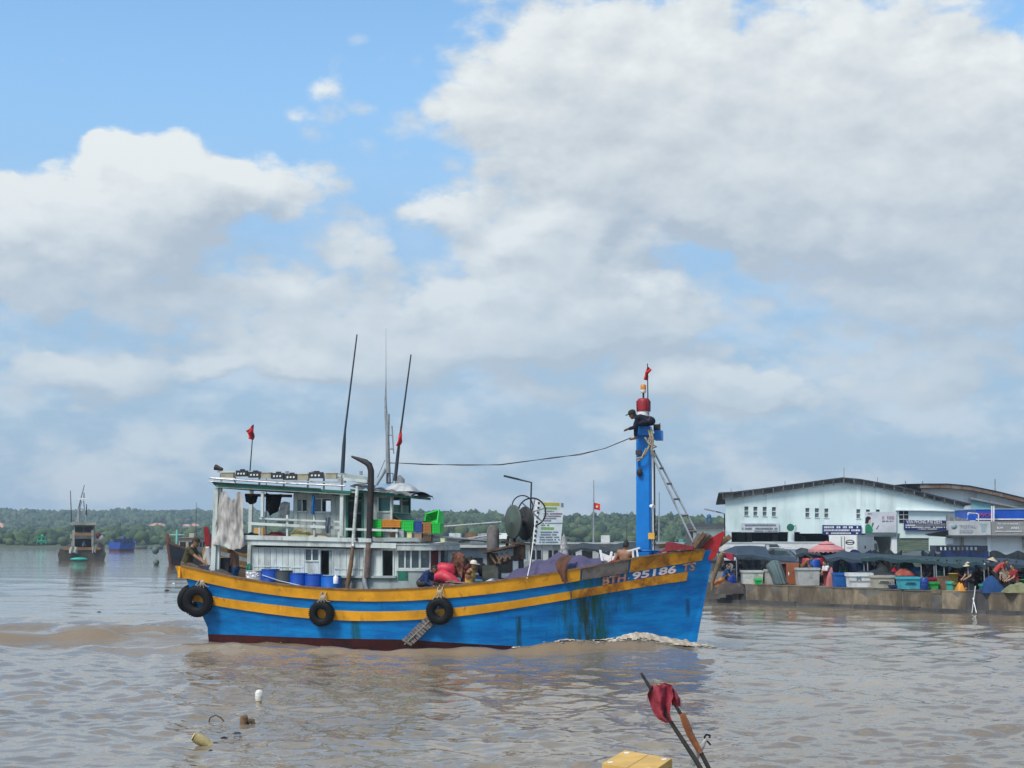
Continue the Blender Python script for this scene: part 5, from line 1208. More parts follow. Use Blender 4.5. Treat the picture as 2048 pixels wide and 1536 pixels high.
def baskets():
    cols = {'green': (.02, .50, .06), 'orange': (.62, .25, .03), 'blue': (.03, .08, .28), 'brown': (.42, .19, .05)}
    def basket(px0, py0, px1, py1, v, col, label, tilt=None, depth=.45):
        a, b = P(px0, py1, v), P(px1, py1, v); h = P(px0, py0, v).z-a.z; w = b.x-a.x; c = (a+b)/2
        o = thing('fish_basket', label, 'basket', BOAT, c+Vector((0, depth/2, 0)), 'plastic fish baskets on the upper deck')
        m = mat('basket_'+col, cols[col], .45, var=.15, bump=.05); s = MB(); cy = c+Vector((0, depth/2, 0))
        for dx, dy, sx, sy in ((0, -depth/2, w, .012), (0, depth/2, w, .012), (-w/2, 0, .012, depth), (w/2, 0, .012, depth)): s.box(cy+Vector((dx, dy, h/2)), (max(sx-.03, .012), max(sy-.03, .012), h))
        s.box(cy+Vector((0, 0, .01)), (w-.04, depth-.04, .015)); s.build('body', m, o)
        s = MB(); n = max(4, int(w/.07))
        for k in range(n+1):
            x = lerp(-w/2+.01, w/2-.01, k/n)
            for y in (-depth/2-.012, depth/2+.012): s.box(cy+Vector((x, y, h/2)), (.016, .02, h))
        for z in (.12, .42, .72): s.box(cy+Vector((0, -depth/2-.012, h*z)), (w, .022, .018))
        s.build('lattice', m, o)['kind'] = 'stuff'
        s = MB()
        for dx, dy, sx, sy in ((0, -depth/2, w+.05, .045), (0, depth/2, w+.05, .045), (-w/2, 0, .045, depth-.05), (w/2, 0, .045, depth-.05)): s.box(cy+Vector((dx, dy, h)), (sx, sy, .035))
        s.build('rim', m, o)
        if tilt: o.rotation_euler = tilt
        return o
    v = -1.25
    for a in ((746, 1060, 762, 1073.5, 'green', 'green fish basket lowest in the pile, right beside the exhaust pipe'), (746.5, 1040, 763, 1058, 'green', 'green fish basket on top of another green one beside the exhaust pipe'), (764, 1040, 790, 1055, 'orange', 'wide orange fish basket at the wheelhouse foot, next to the exhaust end of the row'),
              (791, 1041, 801, 1055, 'orange', 'narrow orange fish basket between a wide orange and a green one'), (803, 1042, 827, 1063, 'green', 'tall green fish basket between orange and blue baskets'), (829, 1043, 844, 1064, 'blue', 'dark blue fish basket in the row before the wheelhouse'),
              (846, 1046, 862, 1067, 'brown', 'brown orange fish basket next to the dark blue one'), (864, 1047, 880, 1067, 'green', 'green fish basket under the tilted one at the front of the deck')):
        basket(a[0], a[1], a[2], a[3], v, a[4], a[5])
    basket(853, 1030, 884, 1048, -1.0, 'green', 'large bright green fish basket tilted on its side on top of the row', (R(58), R(-14), R(-30)), .55)
    for x0, y0, x1, y1, m, nm, lab in ((780, 1066, 797, 1075, mat('crate_rust', (.20, .10, .06), .8, bump=.3), 'crate', 'small rusty crate on the deck edge below the orange baskets'), (794, 1060, 807, 1075, grey_wood, 'box', 'grey box on the deck edge below the green basket'),
            (814, 1066, 823, 1078, mat('sign_lime', (.62, .66, .32), .6, bump=.05), 'notice_box', 'small lime and white box on the deck edge below the green basket'), (829, 1067, 843, 1080, mat('box_pinkbrown', (.28, .19, .15), .8, bump=.2), 'box', 'pinkish brown box under the blue basket'), (846, 1070, 862, 1082, wood_dark, 'box', 'dark wooden box under the brown basket'),
            (881, 1077, 889, 1083, mat('sign_lime', (.62, .66, .32), .6), 'notice_box', 'small pale box at the rounded front of the upper deck')):
        a, b = P(x0, y1, -1.33), P(x1, y1, -1.33); h = P(x0, y0, -1.33).z-a.z; s = MB(); s.box(((a.x+b.x)/2, -1.23, a.z+h/2), (b.x-a.x, .2, h)); s.box(((a.x+b.x)/2, -1.23, a.z+h+.008), (b.x-a.x+.02, .22, .016))
        s.one(nm, m, BOAT, ((a.x+b.x)/2, -1.23, a.z), lab, 'box')
    s = MB(); s.tube([P(848, 1072, -1.0), P(895, 1075, -.6), P(975, 1082, .2)], .04, 8); s.one('long_pole', steel, BOAT, P(848, 1072, -1.), 'long pale pole lying from the upper deck forward over the hold', 'pole')
baskets()
def net_drum():
    v = .2; o = thing('net_drum', 'net hauling drum with two grey green discs and a spoked wheel over the hold', 'net drum', BOAT, P(1035, 1085, v))
    dm = mat('disc_green', (.075, .09, .078), .55, dirt=(.05, .11, .07), amt=.45, dscale=1.8, bump=.3, bscale=10); dd = mat('disc_dark', (.02, .021, .022), .6, dirt=(.07, .06, .05), amt=.3, bump=.3)
    d = (P(1026, 1046, v)-BOAT.c).length; r = 34/FPX*d
    ax = Matrix.Rotation(R(-26), 3, 'Z')            # drum axle seen nearly end on
    for c, mm, dy in ((P(1025, 1044, v-.15), dm, 0), (P(1049, 1047, v+.25), dd, 0)):
        rot = Matrix.Rotation(R(40), 3, 'Z') @ Matrix.Rotation(R(-90), 3, 'Y')
        s = MB(); s.lathe([(.04, .05), (.06, .03), (r*.95, .015), (r, 0), (r, -.05), (r*.9, -.05), (.05, -.02)], c, 32, rot); s.build('disc', mm, o)
    a, b = P(1027, 1045, v-.15), P(1060, 1047, v+.4); s = MB(); s.cyl(a, b, .10, .10, 12); s.build('axle', black_metal, o)
    c = P(1064, 1024, v+.6); rw = 28/FPX*d; s = MB(); rot = Matrix.Rotation(R(20), 3, 'Z'); s.torus(c, rw, .025, rot, 30, 8); s.build('wheel_rim', black_metal, o)
    for k in range(6):
        an = k*math.pi/3+.3; s = MB(); s.tube([c, c+rot @ Vector((math.cos(an)*rw, 0, math.sin(an)*rw))], .025, 6); s.build('spoke', grey_metal, o)
    s = MB(); s.torus(P(1045, 1012, v+.3), rw*.75, .02, rot, 24, 7); s.build('wheel_rim', black_metal, o)
    s = MB(); s.bar(P(1006, 1084, v), P(1068, 1089, v), .5, .06); s.build('table', wood_dark, o)
    for x, y0, y1 in ((1017, 1072, 1094), (1030, 1072, 1094), (1035, 1086, 1122), (1043, 1086, 1118)):
        s = MB(); s.tube([P(x, y0, v), P(x-(3 if x < 1032 else 0), y1, v)], .05 if x < 1032 else .13, 7); s.build('post', black_metal if x < 1032 else wood_brown, o)
    g = thing('gallows', 'dark wooden platform with crossed struts and a rounded grey post behind the hold', 'platform', BOAT, P(1000, 1150, -.2)); v = -.3
    s = MB(); s.lathe([(.18, 0), (.2, .1), (.2, .62), (.16, .74), (.06, .8)], P(986, 1102, v), 14); s.build('post', mat('post_grey', (.19, .175, .165), .8, dirt=(.08, .07, .06), amt=.5, bump=.5), g)
    s = MB(); s.bar(P(970, 1105, v), P(1036, 1090, v), .9, .07); s.build('platform', wood_dark, g)
    s = MB(); s.bar(P(985, 1106, v), P(985, 1134, v), .28, .3, (1, 0, 0)); s.build('upright', wood_dark, g)
    s = MB(); s.bar(P(1005, 1128, v), P(1042, 1107, v), .1, .14); s.build('strut', wood_dark, g)
    for x0, y0, x1, y1 in ((980, 1109, 992, 1128), (991, 1107, 1001, 1127), (1002, 1106, 1012, 1122), (1008, 1123, 1016, 1112), (996, 1127, 1006, 1111), (1013, 1104, 1021, 1118)):
        s = MB(); s.tube([P(x0, y0, v-.3), P(x1, y1, v-.3)], .035, 6); s.build('crossed_strut', wood_brown, g)
    s = MB(); s.box(P(984, 1148, v), (.5, .5, .5)); s.box(P(984, 1133, v), (.42, .42, .1)); s.build('winch_base', mat('mossy', (.05, .065, .05), .8, dirt=(.12, .11, .10), amt=.5, bump=.5), g)
    s = MB(); q = P(965, 1140, -.2); s.ball(q, (.16, .14, .22), 12, 8); s.one('black_buoy', rubber, BOAT, q-Vector((0, 0, .2)), 'black buoy hanging behind the yellow tank top', 'buoy')
net_drum()

# ------------------------------------------------------------------ far shore: hills, woods, sand, breakwater
def px_xy(px, Y): return (px-1024)/FPX*Y*1.0
def zpx(py, Y): return CAM_H+(HOR-py)/FPX*Y
grass = mat('hill_ground', (.07, .085, .035), .9, var=.3, bump=0, dscale=.02)
sandm = mat('sand', (.50, .40, .30), .95, var=.2, dscale=.05, dirt=(.30, .26, .18), amt=.4, bump=0)
redsoil = mat('red_soil', (.52, .22, .12), .95, var=.3, dscale=.12, dirt=(.56, .34, .22), amt=.6, bump=0)
HT_L = ((-900, 1030), (-300, 1022), (0, 1026), (100, 1025), (200, 1027), (300, 1026), (400, 1029), (520, 1026), (640, 1031), (760, 1036), (900, 1038), (1100, 1050))
HT_R = ((640, 1060), (760, 1046), (830, 1034), (880, 1031), (960, 1033), (1060, 1036), (1150, 1038), (1200, 1040), (1260, 1037), (1330, 1041), (1400, 1043), (1470, 1049), (1700, 1050), (2200, 1040), (3000, 1036))
def hillz_l(x, y):
    px = 1024+x/1400*FPX; top = zpx(interp(HT_L, px), 1400)-3.5; k = min(1, max(0, (y-820)/560)); k = k*k*(3-2*k)
    return 3.0-2.5*max(0, (838-y)/20)+(top-3)*k+1.5*mnoise.noise(Vector((x*.012, y*.012, 0)))*k
def hillz_r(x, y):
    px = 1024+x/760*FPX; top = zpx(interp(HT_R, px), 760)-2.6; k = min(1, max(0, (y-430)/310)); k = k*k*(3-2*k)
    return .8-2.5*max(0, (436-y)/16)+(top-1)*k+1.2*mnoise.noise(Vector((x*.02, y*.02, 5)))*k
def hill(name, fz, x0, x1, y0, y1, nx, ny):
    s = MB(); s.sheet(lambda i, j: (lerp(x0, x1, i), lerp(y0, y1, j), fz(lerp(x0, x1, i), lerp(y0, y1, j))), nx, ny); return s.setting(name, grass)
hill('hill_far', hillz_l, -1300, 300, 800, 1700, 60, 24); hill('hill_near', hillz_r, -260, 640, 420, 900, 50, 20)
BARE = [(248, 272, 1052, 1061, 1010), (268, 302, 1049, 1058, 1030), (300, 336, 1046, 1056, 1050), (366, 386, 1048, 1055, 1040), (384, 402, 1047, 1053, 1050), (-14, 16, 1046, 1055, 1000), (252, 262, 1056, 1068, 990)]
def bare_slopes():
    for k, (a, b, t, bt, D) in enumerate(BARE):
        def fn(i, j):
            px = lerp(a, b, i); e = math.sin(math.pi*max(0, min(1, i)))**.4
            top = lerp(bt, t, e)+1.8*mnoise.noise(Vector((i*5, k*3, 0))); py = lerp(bt+2, top, j); Y = D+30*j
            return (px_xy(px, Y), Y+5*mnoise.noise(Vector((i*7, j*4, k))), zpx(py, Y))
        s = MB(); s.sheet(fn, 26, 8, (0, 6, -1)); s.setting('bare_slope', redsoil)
bare_slopes()
def leaf_mat(name, a, b, c):
    m = bpy.data.materials.new(name); m.use_nodes = True; m.node_tree.nodes.clear(); T = NT(m.node_tree)
    p = T.new('ShaderNodeBsdfPrincipled'); T.l.new(p.outputs[0], T.new('ShaderNodeOutputMaterial').inputs[0]); p.inputs['Roughness'].default_value = .75; p.inputs['Specular IOR Level'].default_value = .15
    r = T.new('ShaderNodeAttribute', attribute_name='tone').outputs['Fac']
    T.put(p.inputs['Base Color'], T.mix(T.ramp(r, .5, 1), T.mix(T.ramp(r, 0, .5), a, b), c)); return m
wood_leaf = leaf_mat('wood_leaves', (.022, .045, .016), (.042, .078, .026), (.085, .115, .04))
def forest(name, fz, n, x0, x1, y0, y1, r0, r1, seed, bare=()):
    """crowns of a far wood: one mesh of many ragged clumps"""
    rr = random.Random(seed); bm = bmesh.new(); bmesh.ops.create_icosphere(bm, subdivisions=1, radius=1); bv = np.array([v.co[:] for v in bm.verts]); bf = np.array([[v.index for v in f.verts] for f in bm.faces]); bm.free()
    rs = np.random.RandomState(seed); V = []; F = []; tone = []; k = 0
    for _ in range(n):
        y = lerp(y0, y1, rr.random()**.8); x = rr.uniform(x0, x1); r = rr.uniform(r0, r1); z = fz(x, y); px = 1024+x/y*FPX; py = HOR-(z+r*2-CAM_H)/y*FPX
        if any(a-3 < px < b+3 and y < D+36 and py < bt+1 for a, b, t, bt, D in bare): continue
        sc_ = np.array([r*rr.uniform(.8, 1.3), r*rr.uniform(.8, 1.3), r*rr.uniform(.75, 1.25)]); j = 1+rs.uniform(-.45, .35, (len(bv), 1))
        V.append(bv*j*sc_+np.array([x, y, z+r*rr.uniform(.3, 1.1)+r*1.9*mnoise.noise(Vector((x*.03, y*.03, 1)))])); F.append(bf+k); k += len(bv); t = rr.random(); tone.append(np.full(len(bv), t))
    V = np.concatenate(V); F = np.concatenate(F); me = bpy.data.meshes.new(name)
    me.vertices.add(len(V)); me.vertices.foreach_set('co', V.ravel()); me.loops.add(len(F)*3); me.loops.foreach_set('vertex_index', F.ravel().astype(np.int32))
    me.polygons.add(len(F)); me.polygons.foreach_set('loop_start', np.arange(0, len(F)*3, 3, dtype=np.int32)); me.update(calc_edges=True)
    at = me.attributes.new('tone', 'FLOAT', 'POINT'); at.data.foreach_set('value', np.concatenate(tone).astype(np.float32)); me.materials.append(wood_leaf)
    o = bpy.data.objects.new(name, me); COL.objects.link(o); o['kind'] = 'stuff'; return o
forest('far_forest', hillz_l, 36000, -760, 200, 846, 1460, .9, 2.7, 3, BARE)
forest('near_forest', hillz_r, 24000, -200, 420, 440, 790, .7, 2.1, 4)
def shore():
    # low sand spit and the boulder breakwater in front of it
    s = MB(); s.sheet(lambda i, j: (lerp(-420, -40, i), lerp(505, 840, j), -.5+2.2*min(1, j*9)+1.35*j+.4*mnoise.noise(Vector((i*30, j*10, 0)))), 90, 14); s.setting('sand_spit', sandm)
    for k, (a, b, t, bt, D) in enumerate(((196, 232, 1070, 1077, 640), (228, 268, 1067, 1078, 620), (130, 146, 1072, 1078, 640), (262, 300, 1073, 1078, 660))):
        s = MB(); s.sheet(lambda i, j: (px_xy(lerp(a, b, i), D), D+10*j, zpx(lerp(bt+1, t+2.5*abs(mnoise.noise(Vector((i*6, k, 0))))*3-1, j*math.sin(math.pi*i)**.35 if 0 < i < 1 else 0), D)), 30, 6, (0, 5, 0)); s.setting('sand_bank', mat('pale_soil', (.62, .42, .29), .95, var=.25, dscale=.2, dirt=(.45, .24, .14), amt=.5, bump=0))
    rr = random.Random(8); bm = bmesh.new(); bmesh.ops.create_icosphere(bm, subdivisions=1, radius=1); bv = [v.co.copy() for v in bm.verts]; bf = [[v.index for v in f.verts] for f in bm.faces]; bm.free()
    s = MB()
    for _ in range(2600):
        Y = rr.uniform(488, 512); x = px_xy(rr.uniform(-120, 720), Y); h = max(.1, 1.5-abs(Y-500)/7)
        r = rr.uniform(.4, 1.1); s.add([Vector((v.x*r*rr.uniform(.8, 1.3), v.y*r, v.z*r*rr.uniform(.6, .9)))+Vector((x, Y, h*rr.uniform(.5, 1.1))) for v in bv], bf)
    s.setting('breakwater_rocks', mat('breakwater_rock', (.19, .165, .145), .9, var=.3, dscale=.6, dirt=(.30, .26, .22), amt=.5, bump=0), 'stuff')
    def fz(x, y): return 1.3
    for nm, a, b in (('shrubs', -60, 42), ('shrubs', 46, 66), ('shrubs', 92, 140), ('shrubs', 300, 350), ('shrubs', 352, 420), ('shrubs', 470, 560)):
        f = forest(nm, fz, 170, px_xy(a, 515), px_xy(b, 515), 506, 530, .25, .62, a+500)
shore()
leafc = leaf_mat('tree_leaves', (.02, .045, .016), (.042, .082, .026), (.09, .13, .04))
bark = mat('bark', (.09, .07, .05), .9, bump=.5)
def tree(x, y, z, h, w, label, seed):
    rr = random.Random(seed); o = thing('tree', label, 'tree', WORLD, (x, y, z), 'trees on the ridge behind the boats'); s = MB()
    b = Vector((x, y, z)); top = b+Vector((rr.uniform(-.1, .1)*h, 0, h*.7)); s.tube([b, b.lerp(top, .5)+Vector((rr.uniform(-.04, .04)*h, 0, 0)), top], (h*.035, h*.026, h*.012), 7)
    tips = []
    for k in range(6):
        a = rr.uniform(0, 6.28); st = b.lerp(top, rr.uniform(.45, .95)); e = st+Vector((math.cos(a)*w*.4, math.sin(a)*w*.4, h*rr.uniform(.08, .25))); s.tube([st, e], (h*.014, h*.005), 5); tips.append(e)
    s.build('trunk', bark, o)
    c = MB(); tones = []
    for k in range(16):
        q = rr.choice(tips+[top]) if k < 12 else top; q = q+Vector((rr.gauss(0, w*.13), rr.gauss(0, w*.13), rr.gauss(0, h*.07))); R2 = rr.uniform(.12, .22)*w; tn = rr.random()
        for _ in range(34):
            d = Vector((rr.gauss(0, 1), rr.gauss(0, 1), rr.gauss(0, .8))).normalized()*R2*rr.uniform(.5, 1.05); p = q+d; r = rr.uniform(.03, .06)*w
            t1 = Vector((rr.gauss(0, 1), rr.gauss(0, 1), rr.gauss(0, 1))).normalized(); t2 = t1.orthogonal().normalized(); c.add([p-t1*r, p+t2*r*.8, p+t1*r, p-t2*r*.8], [(0, 1, 2, 3)]); tones += [min(1, max(0, tn+rr.uniform(-.2, .2)))]*4
    cr = c.build('crown', leafc, o); at = cr.data.attributes.new('tone', 'FLOAT', 'POINT'); at.data.foreach_set('value', tones)
for k, (px, py, Y, h, lab) in enumerate(((1133, 1031, 620, 11, 'round green tree on the ridge just right of the notice board'), (1178, 1036, 640, 8, 'small tree on the ridge above the red pennant boat'), (1192, 1037, 650, 7, 'low round tree on the ridge left of the starred flag'), (1222, 1034, 640, 10, 'broad tree on the ridge right of the starred flag'),
        (1245, 1036, 650, 9, 'tree on the ridge left of the blue mast, second from it'), (1268, 1037, 640, 9, 'tree on the ridge touching the left edge of the blue mast'), (1322, 1039, 600, 9, 'tree on the ridge just right of the blue mast'), (1342, 1036, 600, 11, 'tall dark tree on the ridge behind the ladder foot'), (1362, 1038, 600, 10, 'dense tree on the ridge right of the ladder'),
        (1384, 1037, 590, 11, 'wide tree on the ridge left of the water tower'), (1402, 1041, 590, 8, 'small tree on the ridge beside the water tower'), (1425, 1046, 580, 8, 'tree between the water tower and the pale warehouse'))):
    z = zpx(py, Y)-h; tree(px_xy(px, Y), Y, z, h, h*.95, lab, 50+k)
# ------------------------------------------------------------------ boats further off
def loft(L, B, fb, rise, bow=.75, n=14, stern=.75):
    """hull sections of a wooden boat along x, stern at -L/2"""
    out = []
    for i in range(n+1):
        t = i/n; b = B/2*(lerp(stern, 1, min(1, t*3)) if t < .33 else (1 if t < .55 else max(.02, 1-((t-.55)/.45)**1.9))); sh = fb+rise*max(0, (t-.45)/.55)**2+rise*.35*max(0, (.25-t)/.25)**2
        x = lerp(-L/2, L/2, t); out.append((x, b, sh, t))
    return out
def far_boat(label, px, py, yaw, L, B, fb=1.4, rise=1.2, hull=(.1, .1, .1), stripe=None, cabin=None, roof=(.3, .3, .3), bottom=(.08, .02, .02), mast=None, cab_x=-.2, cab_l=.3, cab_h=2.0, prow=None, group='fishing boats further off', name='fishing_boat', levels=1, decor=None, stripe2=False, Y=None, whip=2):
    Y = Y or CAM_H*FPX/(py-HOR); fr = Frame(px_xy(px, Y), Y, yaw)
    o = thing(name, label, 'fishing boat', fr, (0, 0, 0), group); S = loft(L, B, fb, rise)
    def hm(c, nm): return mat('boat_%s_%d_%d_%d' % (nm, c[0]*999, c[1]*999, c[2]*999), c, .55, dirt=tuple(x*.5 for x in c), amt=.4, dscale=.9, bump=.2, bscale=6)
    s = MB(); vs = []; lv = (-.4, .25, .6, .8, .9, 1.0)
    for x, b, sh, t in S:
        for kf in lv:
            z = sh*kf if kf > 0 else -.4; w = b*(.78+.22*max(0, kf)**.7) if t < .8 else b*(.4+.6*max(0, kf)); xx = x+(kf-.5)*.12*L*max(0, (t-.75)/.25)
            for sg in (-1, 1): vs.append((xx, sg*w, z))
    m = len(lv)*2
    for i in range(len(S)-1):
        for q in range(len(lv)-1):
            s.mat(1 if q == 0 else (2 if stripe and (q == 4 or (stripe2 and q == 2)) else 0))
            for g in (0, 1):
                a = i*m+q*2+g; f = (a, a+m, a+m+2, a+2); s.f.append(list(f if g == 0 else f[::-1])); s.m.append(s.k); s.s.append(True)
    for q in range(len(lv)-1): s.mat(1 if q == 0 else (2 if stripe and q == 4 else 0)); s.f.append([q*2, q*2+2, q*2+3, q*2+1]); s.m.append(s.k); s.s.append(False)
    s.v = [tuple(v) for v in vs]; s.build('hull', [hm(hull, 'h'), hm(bottom, 'b'), hm(stripe or hull, 's')], o)
    s = MB(); dv = []
    for x, b, sh, t in S: dv += [(x, -b*.95, sh-.35), (x, b*.95, sh-.35)]
    s.add(dv, [(2*i, 2*i+2, 2*i+3, 2*i+1) for i in range(len(S)-1)]); s.build('deck', wood_dark, o)
    if prow:
        x, b, sh, t = S[-1]; s = MB(); s.prism([(x-.3, -.12, sh*.7), (x+L*.06, -.12, sh*.95), (x+L*.085, -.12, sh+.9), (x-.05, -.12, sh+.15)], (0, .24, 0)); s.build('prow', hm(prow, 'p'), o)
        s = MB(); s.bar((x+L*.055, 0, sh*.9), (x-L*.055+.1, 0, -.3), .22, .2, (0, 1, 0)); s.build('stem', hm(hull if prow == (.36, .012, .015) else prow, 'p'), o)
    if cabin:
        cx, cl, z0 = L*cab_x, L*cab_l, fb-.4
        for lev in range(levels):
            w = B*(.62-.08*lev); l = cl*(1-.18*lev); z1 = z0+cab_h
            s = MB(); s.box((cx, 0, (z0+z1)/2), (l, w, z1-z0)); s.build('cabin', hm(cabin, 'c'), o)
            n = max(2, int(l/1.1))
            for i in range(n):
                for sg in (-1, 1):
                    g = MB(); g.box((cx-l/2+l*(i+.5)/n, sg*(w/2+.012), z1-.75), (l/n*.62, .03, .62)); g.build('window', dark, o)
            for xe, sg in ((cx+l/2+.012, 1), (cx-l/2-.012, -1)):
                for y in (-.25, .25): g = MB(); g.box((xe, y*w, z1-.75 if sg > 0 else z1-1.0), (.03, w*.33, .62 if sg > 0 else 1.2)); g.build('window' if sg > 0 else 'doorway', dark, o)
            s = MB(); s.box((cx-.1, 0, z1+.05), (l+.7, w+.7, .10)); s.build('roof', hm(roof, 'r'), o); z0 = z1+.1
        s = MB(); s.box((cx, 0, z0+.25), (.6, .6, .5)); s.build('roof_box', hm(tuple(min(1, c*1.2) for c in cabin), 'c'), o)
        for i in range(whip):
            x = cx+(i-.5)*cl*.7; s = MB(); s.tube([(x, .3*i, z0), (x+.1, .3*i, z0+4.2-1.1*i)], (.05, .025), 5); s.build('aerial', black_metal, o)
    if mast:
        mx, mh, mc = mast; s = MB(); s.tube([(L*mx, 0, fb-.3), (L*mx, 0, mh)], (.16, .12), 8); s.build('mast', hm(mc, 'm'), o)
        s = MB(); s.bar((L*mx, -.9, mh-.6), (L*mx, .9, mh-.6), .12, .12); s.build('crosspiece', hm(mc, 'm'), o)
    if decor: decor(o, fr, L, B, fb, rise)
    return o
def stern_trawler():
    Y = CAM_H*FPX/(1122-HOR); fr = Frame(px_xy(163, Y), Y, R(90)); F2 = Frame(px_xy(163, Y), Y, R(16.1))
    o = thing('fishing_boat', 'weathered brown fishing boat seen from astern with teal basket boat on its transom', 'fishing boat', F2, (0, 0, 0), 'fishing boats further off')
    def Q(px, py, v): return F2.p(px, py, v)
    def hm(n, c, **k): return mat(n, c, .7, dirt=tuple(x*.5 for x in c), amt=.5, dscale=.8, bump=.3, bscale=5, **k)
    hb, tan, gr = hm('trawler_hull', (.075, .062, .045)), hm('trawler_orange', (.30, .15, .05)), hm('trawler_grey', (.36, .35, .29)); L = 17
    def sect(y, k): return [Vector((q.x*k, y, q.z)) for q in (Q(119, 1126, 0), Q(116, 1108, 0), Q(120, 1098, 0), Q(206, 1098, 0), Q(211, 1108, 0), Q(206, 1126, 0))]
    s = MB(); secs = [sect(0, 1), sect(L*.3, 1.05), sect(L*.6, .95), sect(L*.85, .5), sect(L, .05)]
    for i, q in enumerate(secs):
        for p in q: p.z += max(0, (i-2))*.35
    vs = [p for q in secs for p in q]; s.add(vs, [(i*6+k, i*6+(k+1) % 6, i*6+6+(k+1) % 6, i*6+6+k) for i in range(4) for k in range(6)]+[(5, 4, 3, 2, 1, 0)]); s.build('hull', hb, o)
    s = MB(); s.prism([Q(126, 1094.5, -.15), Q(201, 1094.5, -.15), Q(201, 1100, -.15), Q(126, 1100, -.15)][::-1], (0, .12, 0)); s.build('transom_rail', tan, o)
    def post(x0, y0, x1, y1, v, w, nm='post', m=gr): s = MB(); s.bar(Q(x0, y0, v), Q(x1, y1, v), w, w, (1, 0, 0)); return s.build(nm, m, o)
    for x in (147, 185): post(x, 1094, x, 1060, .3, .28)
    for v, (x0, y0, x1, y1), nm, m in ((1.6, (148, 1095, 184, 1078), 'lower_doorway', dark), (1.7, (142, 1096, 190, 1073), 'lower_cabin', gr), (.5, (140, 1077, 192, 1069), 'middle_roof', gr), (2.1, (147, 1068, 190, 1048), 'upper_cabin', gr), (1.9, (150, 1064, 166, 1053), 'window', dark), (1.9, (168, 1064, 186, 1053), 'window', dark), (.8, (142, 1050, 192, 1044.5), 'upper_roof', gr), (.2, (146, 1071, 188, 1066), 'rail', tan)):
        s = MB(); a, b = Q(x0, y0, v), Q(x1, y1, v); dp = {'lower_cabin': 7, 'upper_cabin': 5, 'middle_roof': 9, 'upper_roof': 7}.get(nm, .15); s.box(((a.x+b.x)/2, v+dp/2, (a.z+b.z)/2), (b.x-a.x, dp, b.z-a.z)); s.build(nm, m, o)
    for x0, y0, x1, y1, r in ((153, 1044, 163, 1002, .10), (172, 1044, 167, 1002, .10), (157, 1044, 158, 1015, .2), (155.5, 1029, 171, 1029, .07), (158, 1018, 170, 1018, .07)):
        s = MB(); s.tube([Q(x0, y0, 3), Q(x1, y1, 3)], r, 6); s.build('mast_leg', grey_metal, o)
    s = MB(); s.bar(Q(154.5, 997.5, 3), Q(181, 997.5, 3), .25, .2); s.build('radar_bar', white_paint, o)
    for pts in (((143, 1046), (141, 981)), ((157, 1018), (161, 1000), (169, 970)), ((168, 1000), (168, 985)), ((173, 1030), (173, 1008))):
        s = MB(); s.tube([Q(x, y, 3.5) for x, y in pts], (.09, .05) if len(pts) == 2 else (.10, .07, .05), 6); s.build('aerial', black_metal, o)
    s = MB(); c = Q(158, 1118.5, -.7); s.ball(c, (1.12, .55, .26), 14, 8); s.build('basket_boat', mat('teal_basket', (.03, .36, .27), .5, bump=.2), o)
    wn = mat('pale_net', (.42, .40, .35), .9, dirt=(.25, .23, .2), amt=.5, bump=.6)
    for x0, x1, y1 in ((138, 155, 1106), (184, 192, 1105)):
        s = MB(); s.sheet(lambda i, j: Q(lerp(x0, x1, i), lerp(1093, y1, j)+1.2*math.sin(i*9), -.3)+Vector((0, .12*math.sin(i*12+j*3), 0)), 10, 8, (0, .05, 0)); s.build('net', wn, o)
    for x, y, c in ((196, 1073, cloth('maroon', (.10, .018, .022))), (201, 1078, wn), (192, 1080, wn)):
        s = MB(); s.ball(Q(x, y, 1.), (.5, .4, .55), 8, 6); s.build('bundle', c, o)
    a = Q(163, 1090, .9); a.z = Q(163, 1096, 0).z-.6
    person(F2, 'person in light blue shirt in the doorway of the brown boat seen from astern', a+Vector((.2, 0, .85)), a+Vector((.3, 0, 1.38)), a+Vector((.33, 0, 1.56)), (1, -.3, 0), (a+Vector((.6, -.2, .95)), a+Vector((.55, .2, .95))), (a+Vector((.15, .1, .07)), a+Vector((.25, -.1, .07))), cloth('light_blue', (.16, .28, .42)), .8, cloth('black_trousers', (.02, .02, .022)), vox=.03)
stern_trawler()
far_boat('dark hull boat with raised bow just right of the brown boat seen from astern', 206, 1100.5, R(-84), 5, 1.7, 1.3, .8, (.03, .028, .026), (.16, .10, .06), None, prow=(.10, .06, .04), name='moored_boat')
far_boat('black boat with bright green cabin moored under the breakwater', 86, 1094.5, R(4), 9.2, 3, .9, .6, (.02, .022, .022), None, (.012, .42, .17), (.01, .33, .15), cab_x=.05, cab_l=.32, cab_h=1.3, levels=2, whip=0)
far_boat('bright blue boat moored before the sandy shore', 253, 1102, R(70), 7.5, 4.2, 1.9, .5, (.012, .07, .36), (.012, .05, .26), (.02, .10, .33), (.10, .04, .04), cab_x=-.05, cab_l=.5, cab_h=1.2, whip=1)
far_boat('small pale blue dinghy left of the bright blue boat', 236, 1098.5, R(10), 3.4, 1.6, .6, .3, (.03, .16, .34), None, None, whip=0, name='dinghy')
far_boat('low grey dinghy right of the bright blue boat', 284, 1097, R(-5), 4.2, 1.8, .5, .3, (.16, .15, .14), None, None, whip=0, name='dinghy')
far_boat('small teal dinghy near the black boat, by the shore shrubs', 318, 1098, R(6), 3.2, 1.6, .6, .3, (.02, .14, .20), None, None, whip=0, name='dinghy')
